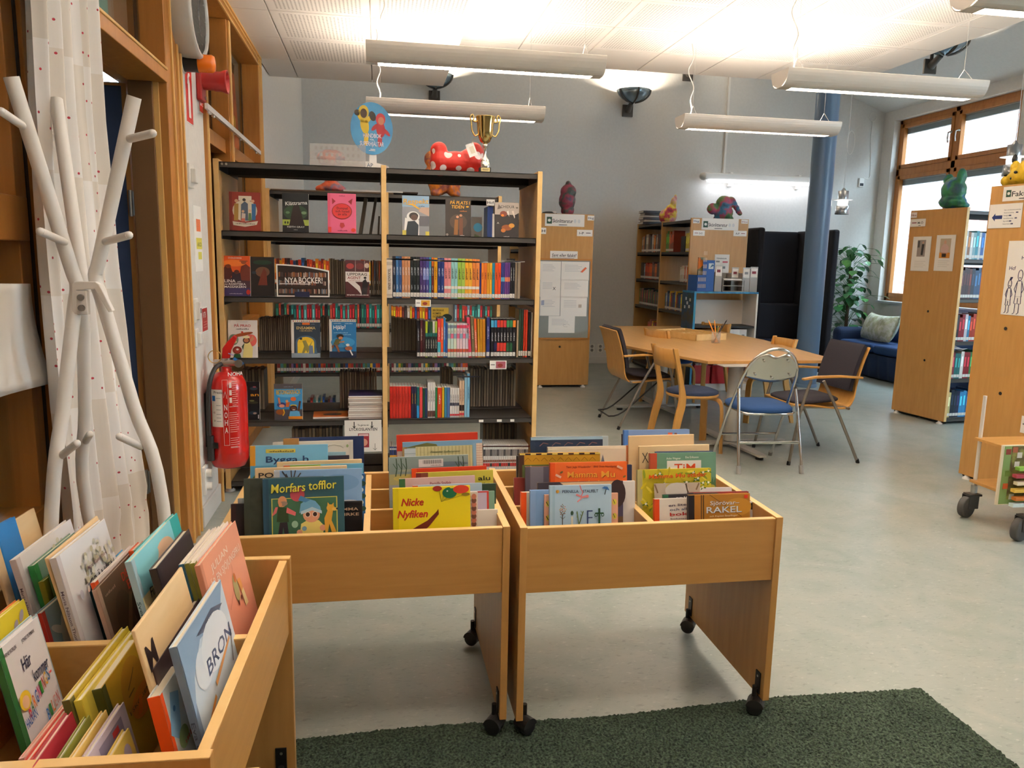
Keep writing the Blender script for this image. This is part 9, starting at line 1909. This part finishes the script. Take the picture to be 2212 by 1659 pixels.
face(k7, (478, 1058), (622, 1060), 0.46, 'black book with small orange letters half hidden by the fire extinguisher', '16181C', None, f_an, hard=False, t=0.014, Yf=MS_Y + 0.08)
def f_bet(P):
    P.r(0, 0.86, 1, 1, '5A5458'); P.r(0, 0.3, 1, 0.86, '3A8EC8'); P.e(0.5, 0.7, 0.4, 0.1, '5AAAD8'); P.r(0, 0, 1, 0.28, '4A4850'); P.t('BETONGSKRÅCK', 0.08, 0.94, 0.71, 0.12, 'E0B42A', 0, 0.02, '4A3A1A'); P.bars(0.34, 0.68, 0.91, 0.022, '8A9AB0'); P.e(0.68, 0.58, 0.1, 0.075, 'D8662A'); P.e(0.26, 0.42, 0.16, 0.09, '3A3E7A'); P.e(0.27, 0.39, 0.1, 0.06, 'D8907A'); P.l([(0.16, 0.62), (0.2, 0.44)], 0.07, 'C87A5A'); P.e(0.22, 0.22, 0.16, 0.1, '8A4A1E'); P.l([(0.32, 0.3), (0.36, 0.2), (0.3, 0.12)], 0.04, 'D8A82A'); P.e(0.45, 0.52, 0.05, 0.05, 'D8A070'); P.p([(0.4, 0.36), (0.52, 0.36), (0.56, 0.5), (0.42, 0.48)], 'C8662A'); P.e(0.68, 0.4, 0.12, 0.035, 'E2C43A'); P.e(0.68, 0.32, 0.14, 0.11, '3A2018'); P.e(0.69, 0.31, 0.09, 0.07, '6A3A22'); P.r(0.65, 0.27, 0.74, 0.29, 'E8E4E0'); P.p([(0.52, 0.08), (0.94, 0.08), (0.88, 0.26), (0.56, 0.24)], '5AA4D0'); P.l([(0.86, 0.24), (0.92, 0.52)], 0.07, '5A3220'); P.p([(0.5, 0.02), (1, 0.02), (1, 0.1), (0.5, 0.1)], 'D8862A')
face(k7, (787, 1088), (1102, 1080), 0.46, 'blue picture book with a yellow crooked title and skateboarding children', '3A6A8A', '6A646A', f_bet, hard=False, t=0.02)
# orange book lying flat, stack of magazines
a = onZ(*k7(1235, 1455), 0.46); m = MB(); o = book('flat_book', 'orange book lying flat beside the magazine stack', 'book', 0.24, 0.19, 0.012, 'D8722A', 'D8C8B8', PAGEW, False, lambda P: (P.e(0.5, 0.4, 0.25, 0.16, '3A2420'), P.l([(0.3, 0.3), (0.6, 0.6)], 0.06, '4A2E24'), P.e(0.75, 0.7, 0.12, 0.12, 'E2A04A')))
o.matrix_world = T(a.x + 0.12, MS_Y + 0.05, 0.4735) @ RZ(0.05) @ RX(-H90)
a, b_ = onY(*k7(1618, 1480), MS_Y + 0.05), onY(*k7(2012, 1480), MS_Y + 0.05); zz = 0.4595
cov = ['D8D0CC', 'CFC6C0', 'C8BEB6', 'D4CCC6', 'C0B4AC', 'CEC6C0', 'D8D0C8', 'C6BAB2', 'D2CAC2', 'CCC0B8', 'C8862A', '2A2A5A']
for i in range(12):
    m = MB(); w_ = b_.x - a.x - 0.01; tk = 0.0128
    m.box(0, w_, 0, 0.22, 0, 0.0015, M('A89C94', 0.5)); m.box(0.001, w_ - 0.001, 0.001, 0.219, 0.0015, tk - 0.002, PAPER if i % 3 else M('D0C4BC', 0.8)); m.box(0, w_, 0, 0.22, tk - 0.002, tk - 0.0006, M(cov[i], 0.35))
    tag(m.build('magazine', loc=(a.x + jit(0.004) + 0.004, MS_Y + 0.03 + jit(0.004), zz), rot=(0, 0, jit(0.012))), ('dark blue glossy magazine on top of the stack by the middle upright' if i == 11 else 'magazine in the stack by the middle upright, %s from the bottom' % nth(i + 1)), 'magazine', 'magazine stack on the fifth shelf'); zz += tk
# hanging paper sign
a, b_ = onY(745, 977, MS_Y - 0.004), onY(824, 907, MS_Y - 0.004); w_, h_ = b_.x - a.x, b_.z - a.z
def lyck(m, X, W_, H_):
    for u in (0.26, 0.74):
        m.prism([(W_ * (u - 0.055), H_ * 0.83), (W_ * (u - 0.012), H_ * 0.80), (W_ * (u - 0.012), H_ * 0.95), (W_ * (u + 0.012), H_ * 0.95), (W_ * (u + 0.012), H_ * 0.80), (W_ * (u + 0.055), H_ * 0.83), (W_ * u, H_ * 0.74)], 0.0003, BLACK, X)
    m.text('Ta gärna en', X @ T(W_ * 0.35, H_ * 0.82, 0), H_ * 0.075, INK, width=W_ * 0.3); m.text('LYCKOSLANTEN', X @ T(W_ * 0.13, H_ * 0.67, 0), H_ * 0.13, INK, width=W_ * 0.75); m.box(W_ * 0.36, W_ * 0.66, H_ * 0.14, H_ * 0.58, 0, 0.0003, M('9A2A3A', 0.5), X); m.prism([(W_ * 0.51 + W_ * 0.11 * math.cos(t), H_ * 0.3 + H_ * 0.12 * math.sin(t)) for t in [i * PI / 8 for i in range(16)]], 0.0003, M('D8A08A', 0.5), X @ T(0, 0, 0.0004)); m.box(W_ * 0.38, W_ * 0.64, H_ * 0.5, H_ * 0.56, 0.0004, 0.0006, M('E4C8C8', 0.5), X)
    m.tube([X @ Vector((W_ * 0.82, H_ * 0.26, 0.0005)), X @ Vector((W_ * 0.82, H_ * 0.06, 0.0005))], 0.0012, INK, 5); m.tube([X @ Vector((W_ * 0.77, H_ * 0.11, 0.0005)), X @ Vector((W_ * 0.82, H_ * 0.05, 0.0005)), X @ Vector((W_ * 0.87, H_ * 0.11, 0.0005))], 0.0012, INK, 5)
sheet('paper_sign', 'white paper sign with three black arrows hanging from the fifth shelf', 'sign', (a.x, MS_Y - 0.001, a.z), (1, 0, 0), w_, h_, lyck)
# small picture labels on the shelf edges, section card
for (x0, y0, x1, y1, c1, lab) in ((490, 1595, 657, 1672, 'D8A23A', 'white shelf label with a yellow picture on the third shelf edge'), (0, 0, 0, 0, 'A85A6A', 'white shelf label with a dark pink picture on the fourth shelf edge')):
    if x1: p0, p1 = k6(x0, y1), k6(x1, y0)
    else: p0, p1 = k8(1070, 738), k8(1222, 660)
    a, b_ = onY(*p0, MS_Y - 0.0), onY(*p1, MS_Y - 0.0)
    sheet('shelf_label', lab, 'label', (a.x, MS_Y + 0.0055, a.z), (1, 0, 0), b_.x - a.x, b_.z - a.z, lambda m, X, W_, H_, c1=c1: (m.box(W_ * 0.37, W_ * 0.94, H_ * 0.12, H_ * 0.9, 0, 0.0003, M(c1, 0.5), X), m.prism([(W_ * 0.62 + W_ * 0.16 * math.cos(t), H_ * 0.45 + H_ * 0.22 * math.sin(t)) for t in [i * PI / 5 for i in range(10)]], 0.0003, M('8A2E22', 0.5), X @ T(0, 0, 0.0004)), m.box(W_ * 0.06, W_ * 0.3, H_ * 0.48, H_ * 0.56, 0, 0.0003, INK, X)))
a, b_ = onY(*k6(1260, 572), 6.972), onY(*k6(1352, 508), 6.972); sheet('shelf_sign', 'white section code card on the second case, seen under the top shelf', 'sign', (a.x, 6.975, a.z), (1, 0, 0), b_.x - a.x, b_.z - a.z, word('Hcf', INK))
a, b_ = onY(*k6(1490, 437), 8.797), onY(*k6(1600, 400), 8.797)
# dark blue binder and a framed poster with a blue disc, standing on the second case
a, b_ = onY(*k6(1268, 905), 7.02), onY(*k6(1335, 585), 7.02); m = MB(); m.box(0, b_.x - a.x, 0, 0.24, 0, b_.z - 1.632, M('1E3A7A', 0.4)); m.box(0.045, 0.085, -0.002, 0, 0.03, 0.26, PAPER)
tag(m.build('ring_binder', loc=(a.x, 7.02, 1.632)), 'blue ring binder with a tall white label on the second case', 'binder')
a, b_ = onY(*k6(1095, 905), 7.1), onY(*k6(1212, 700), 7.1); m = MB(); m.box(0, b_.x - a.x, 0, 0.01, 0, b_.z - 1.632, M('6E6862', 0.6)); X = frame((0, -0.001, 0), (1, 0, 0), (0, 0, 1)); m.prism([((b_.x - a.x) * 0.62 + 0.04 * math.cos(t), (b_.z - 1.632) * 0.6 + 0.04 * math.sin(t)) for t in [i * PI / 10 for i in range(20)]], 0.001, M('3A8AB0', 0.5), X); m.prism([(0.02, 0.02), (b_.x - a.x - 0.01, 0.02), (b_.x - a.x - 0.02, 0.06), (0.03, 0.08)], 0.001, M('4A5A34', 0.5), X)
tag(m.build('display_board', loc=(a.x, 7.1, 1.632)), 'grey display board with a blue disc on the second case', 'display board')
# yellow book face out on the second case
a, b_ = onY(*k8(548, 272), 7.03), onY(*k8(702, 186), 7.03); o = book('displayed_book', 'yellow book with black capitals face out on the second case', 'book', b_.x - a.x, 0.2, 0.015, 'D2B24A', None, None, False, lambda P: (P.t('BRORSANS', 0.08, 0.72, 0.84, 0.09, '2A241A'), P.t('KOMPIS', 0.08, 0.55, 0.70, 0.09, '2A241A'), P.t('GORAN', 0.08, 0.6, 0.56, 0.09, '2A241A'), P.e(0.9, 0.55, 0.3, 0.22, '2A3A34'), P.e(0.82, 0.5, 0.05, 0.05, 'D8C87A'))); o.matrix_world = T((a.x + b_.x) / 2, 7.03, b_.z - 0.2)

# ================================================================== books of the other cases
def case_row(name, Mx, x0, x1, yf, z, hs, ws, cols, where, cat='library book', group=None, merged=None, rev=False):
    """upright books in a case's own coordinates; spines at yf facing -y (or +y with rev)"""
    x = x0; i = 0
    while x < x1 - 0.01:
        w = random.uniform(*ws); h = random.uniform(*hs); c_ = cols[(i * 5 + int(x * 37)) % len(cols)]; d = random.uniform(0.13, 0.17); i += 1
        if x + w > x1: break
        m = merged or MB(); X = (Mx @ T(x, yf, z)) if merged else I4
        y0, y1 = (0, d) if not rev else (-d, 0)
        m.box(0, w - 0.001, y0, y1, 0, h, C(c_), X)
        e = -0.0004 if not rev else 0.0004; yy = (y0 + e) if not rev else (y1 + e)
        m.box(0.001, w - 0.002, min(yy, yy - e), max(yy, yy - e), 0.012, 0.04, M('DAD6CE', 0.6), X)
        m.box(w * 0.25, w * 0.7, min(yy, yy - e), max(yy, yy - e), h * 0.45, h * 0.82, M(shift(c_, 1.7), 0.5), X)
        if not merged:
            o = m.build(name); o.matrix_world = Mx @ T(x, yf, z)
            tag(o, '%s spine, %s %s' % (cname(c_), nth(i), where), cat, group)
        x += w
MIX = ['2E5A4A', '8A2E2A', '3A6A7A', '2A2E3A', 'C85A2A', '1E3A5A', '7A2A3A', '4A8A8A', 'D8B23A', '6A3A2A', 'B83A34', '3A3A40', 'C8C0B4', '5A7A3A', '2A4A8A', '8A6A9A']
WARM = ['B83A24', 'D8702A', '8A2E2A', '3A3436', 'C8962A', 'D04A2A', '2A4A7A', '5A2A2A', 'E0882A']
TEAL = ['3A8A86', '2E6A5A', '5AA0A0', 'B02E34', '2A2E36', '8A2A2E', '1E5A5A', 'C84A3A', 'A02A34']
M2 = Matrix.Translation(shelf2.location)
bigb = MB()
for x0, x1, z, cols, hs in ((0.05, 0.98, 1.238, WARM, (0.2, 0.23)), (1.05, 1.55, 1.238, WARM, (0.19, 0.22)), (0.05, 0.98, 0.858, TEAL, (0.19, 0.215)), (1.05, 1.42, 0.858, WARM + ['D8CFC0'], (0.18, 0.2)), (1.62, 1.98, 0.858, TEAL + ['7AA0C0'], (0.2, 0.22)), (0.05, 0.98, 0.46, MIX, (0.19, 0.22)), (1.05, 1.75, 0.46, MIX, (0.18, 0.2)), (0.3, 0.55, 0.077, MIX, (0.12, 0.16))):
    case_row('case_books', M2, x0, x1, 0.04, z, hs, (0.017, 0.028), cols, '', merged=bigb)
tag(bigb.build('shelved_books'), 'dense rows of library books on the second case, glimpsed between the shelves', 'books', kind='stuff')
M4 = Matrix.Translation(shelf4.location) @ RZ(H90); d4 = S4X1 - S4X0
for bay in (0, 1):
    xa = 0.04 + bay * 0.965; wh = 'outer bay behind craft shelf' if bay == 0 else 'inner bay behind craft shelf'
    rows_ = (((1.622, 'top', [(0.02, 0.22, (0.2, 0.24)), (0.62, 0.92, (0.22, 0.27))], ['8A3A24', 'B85A2A', '4A8A3A', 'D8C23A', '3A8A8A', 'C83A24']), (1.252, 'second', [(0.02, 0.36, (0.18, 0.22))], ['D8CFC0', 'E0D8CC', 'C8BCAE', 'B84A2A']), (0.882, 'third', [(0.02, 0.85, (0.2, 0.25))], MIX)) if bay == 0 else ((1.622, 'top', [(0.02, 0.9, (0.21, 0.25))], ['5A3A30', '2A2E3A', 'C8C0B4', '8A7A6A', 'D8702A', '3A3436', 'B8A890']), (1.252, 'second', [(0.02, 0.9, (0.2, 0.24))], ['D8521E', 'B83A24', '8AA0B8', '3A2E2E', 'C85A2A', '6A4A44']), (0.882, 'third', [(0.02, 0.88, (0.2, 0.24))], MIX), (0.462, 'fourth', [(0.02, 0.5, (0.2, 0.24))], WARM)))
    for z, sn, spans, cols in rows_:
        for k, (u0, u1, hs) in enumerate(spans):
            case_row('library_book', M4, xa + u0, xa + u1, d4 - 0.05, z, hs, (0.03, 0.045), cols, 'from %s, %s row, %s' % ('end panel' if k == 0 else 'middle gap', sn, wh), group='books in the craft shelf case', rev=True)
for pos, h_, lab in ((0.36, 0.19, 'dark grey book end plate in the top row of the craft shelf case'),):
    m = MB(); m.box(0.265, 0.40, d4 - 0.06, d4 - 0.045, 1.622, 1.622 + h_, M('26282C', 0.5)); o = m.build('book_end'); o.matrix_world = M4; tag(o, lab, 'book end')
M5 = Matrix.Translation(shelf5.location) @ RZ(R5)
for z, sn, hs, cols in ((1.577, 'top', (0.24, 0.27), ['3A8A9A', '5A7A7A', '7AA0A8', 'D0D0CC', '2A5A9A', '8A5A34', 'B8C0C4', 'C8C8C4']), (1.207, 'second', (0.25, 0.3), ['4A2A2A', '8A2A3A', '6A3A7A', '2A4A6A', '1E2A3A', '5A2A24', '3A1E1E']), (0.802, 'third', (0.22, 0.27), ['2A2A30', '2A4A6A', '3A2A2A', 'A83A2A', '3A7AA0', 'C8C0C8', '8A2A34']), (0.442, 'fourth', (0.24, 0.27), ['8A3A44', '6A2A3A', '2A9A9A', '3A7A4A', '8A2A34', 'D8D4CC', '2A6A6A']), (0.062, 'lowest', (0.24, 0.28), ['C8B87A', 'D8CFC0', '1E3A5A', '2A5A8A', '3A8AC0', '2A2A4A', '1E2A3A'])):
    case_row('library_book', M5, 0.034, 0.42, 0.045, z, hs, (0.028, 0.042), cols, 'from end panel, %s row of window case' % sn, group='books in the window case')
p5 = M5 @ Vector((0.2, 0.03, 0.70))
m = MB(); m.grid(lambda u, v: (0.16 * (u - 0.5), 0.13 * (v - 0.5), 0.02 + 0.025 * math.sin(u * 6) * math.sin(v * 4)), 14, 10, M('D4CCD0', 0.8)); o = tag(m.build('crumpled_paper', solid=0.004), 'crumpled pale cloth lying on top of the books in the window case', 'cloth'); o.location = M5 @ Vector((0.15, 0.10, 0.442 + 0.27)); o.rotation_euler = (0, 0, R5)
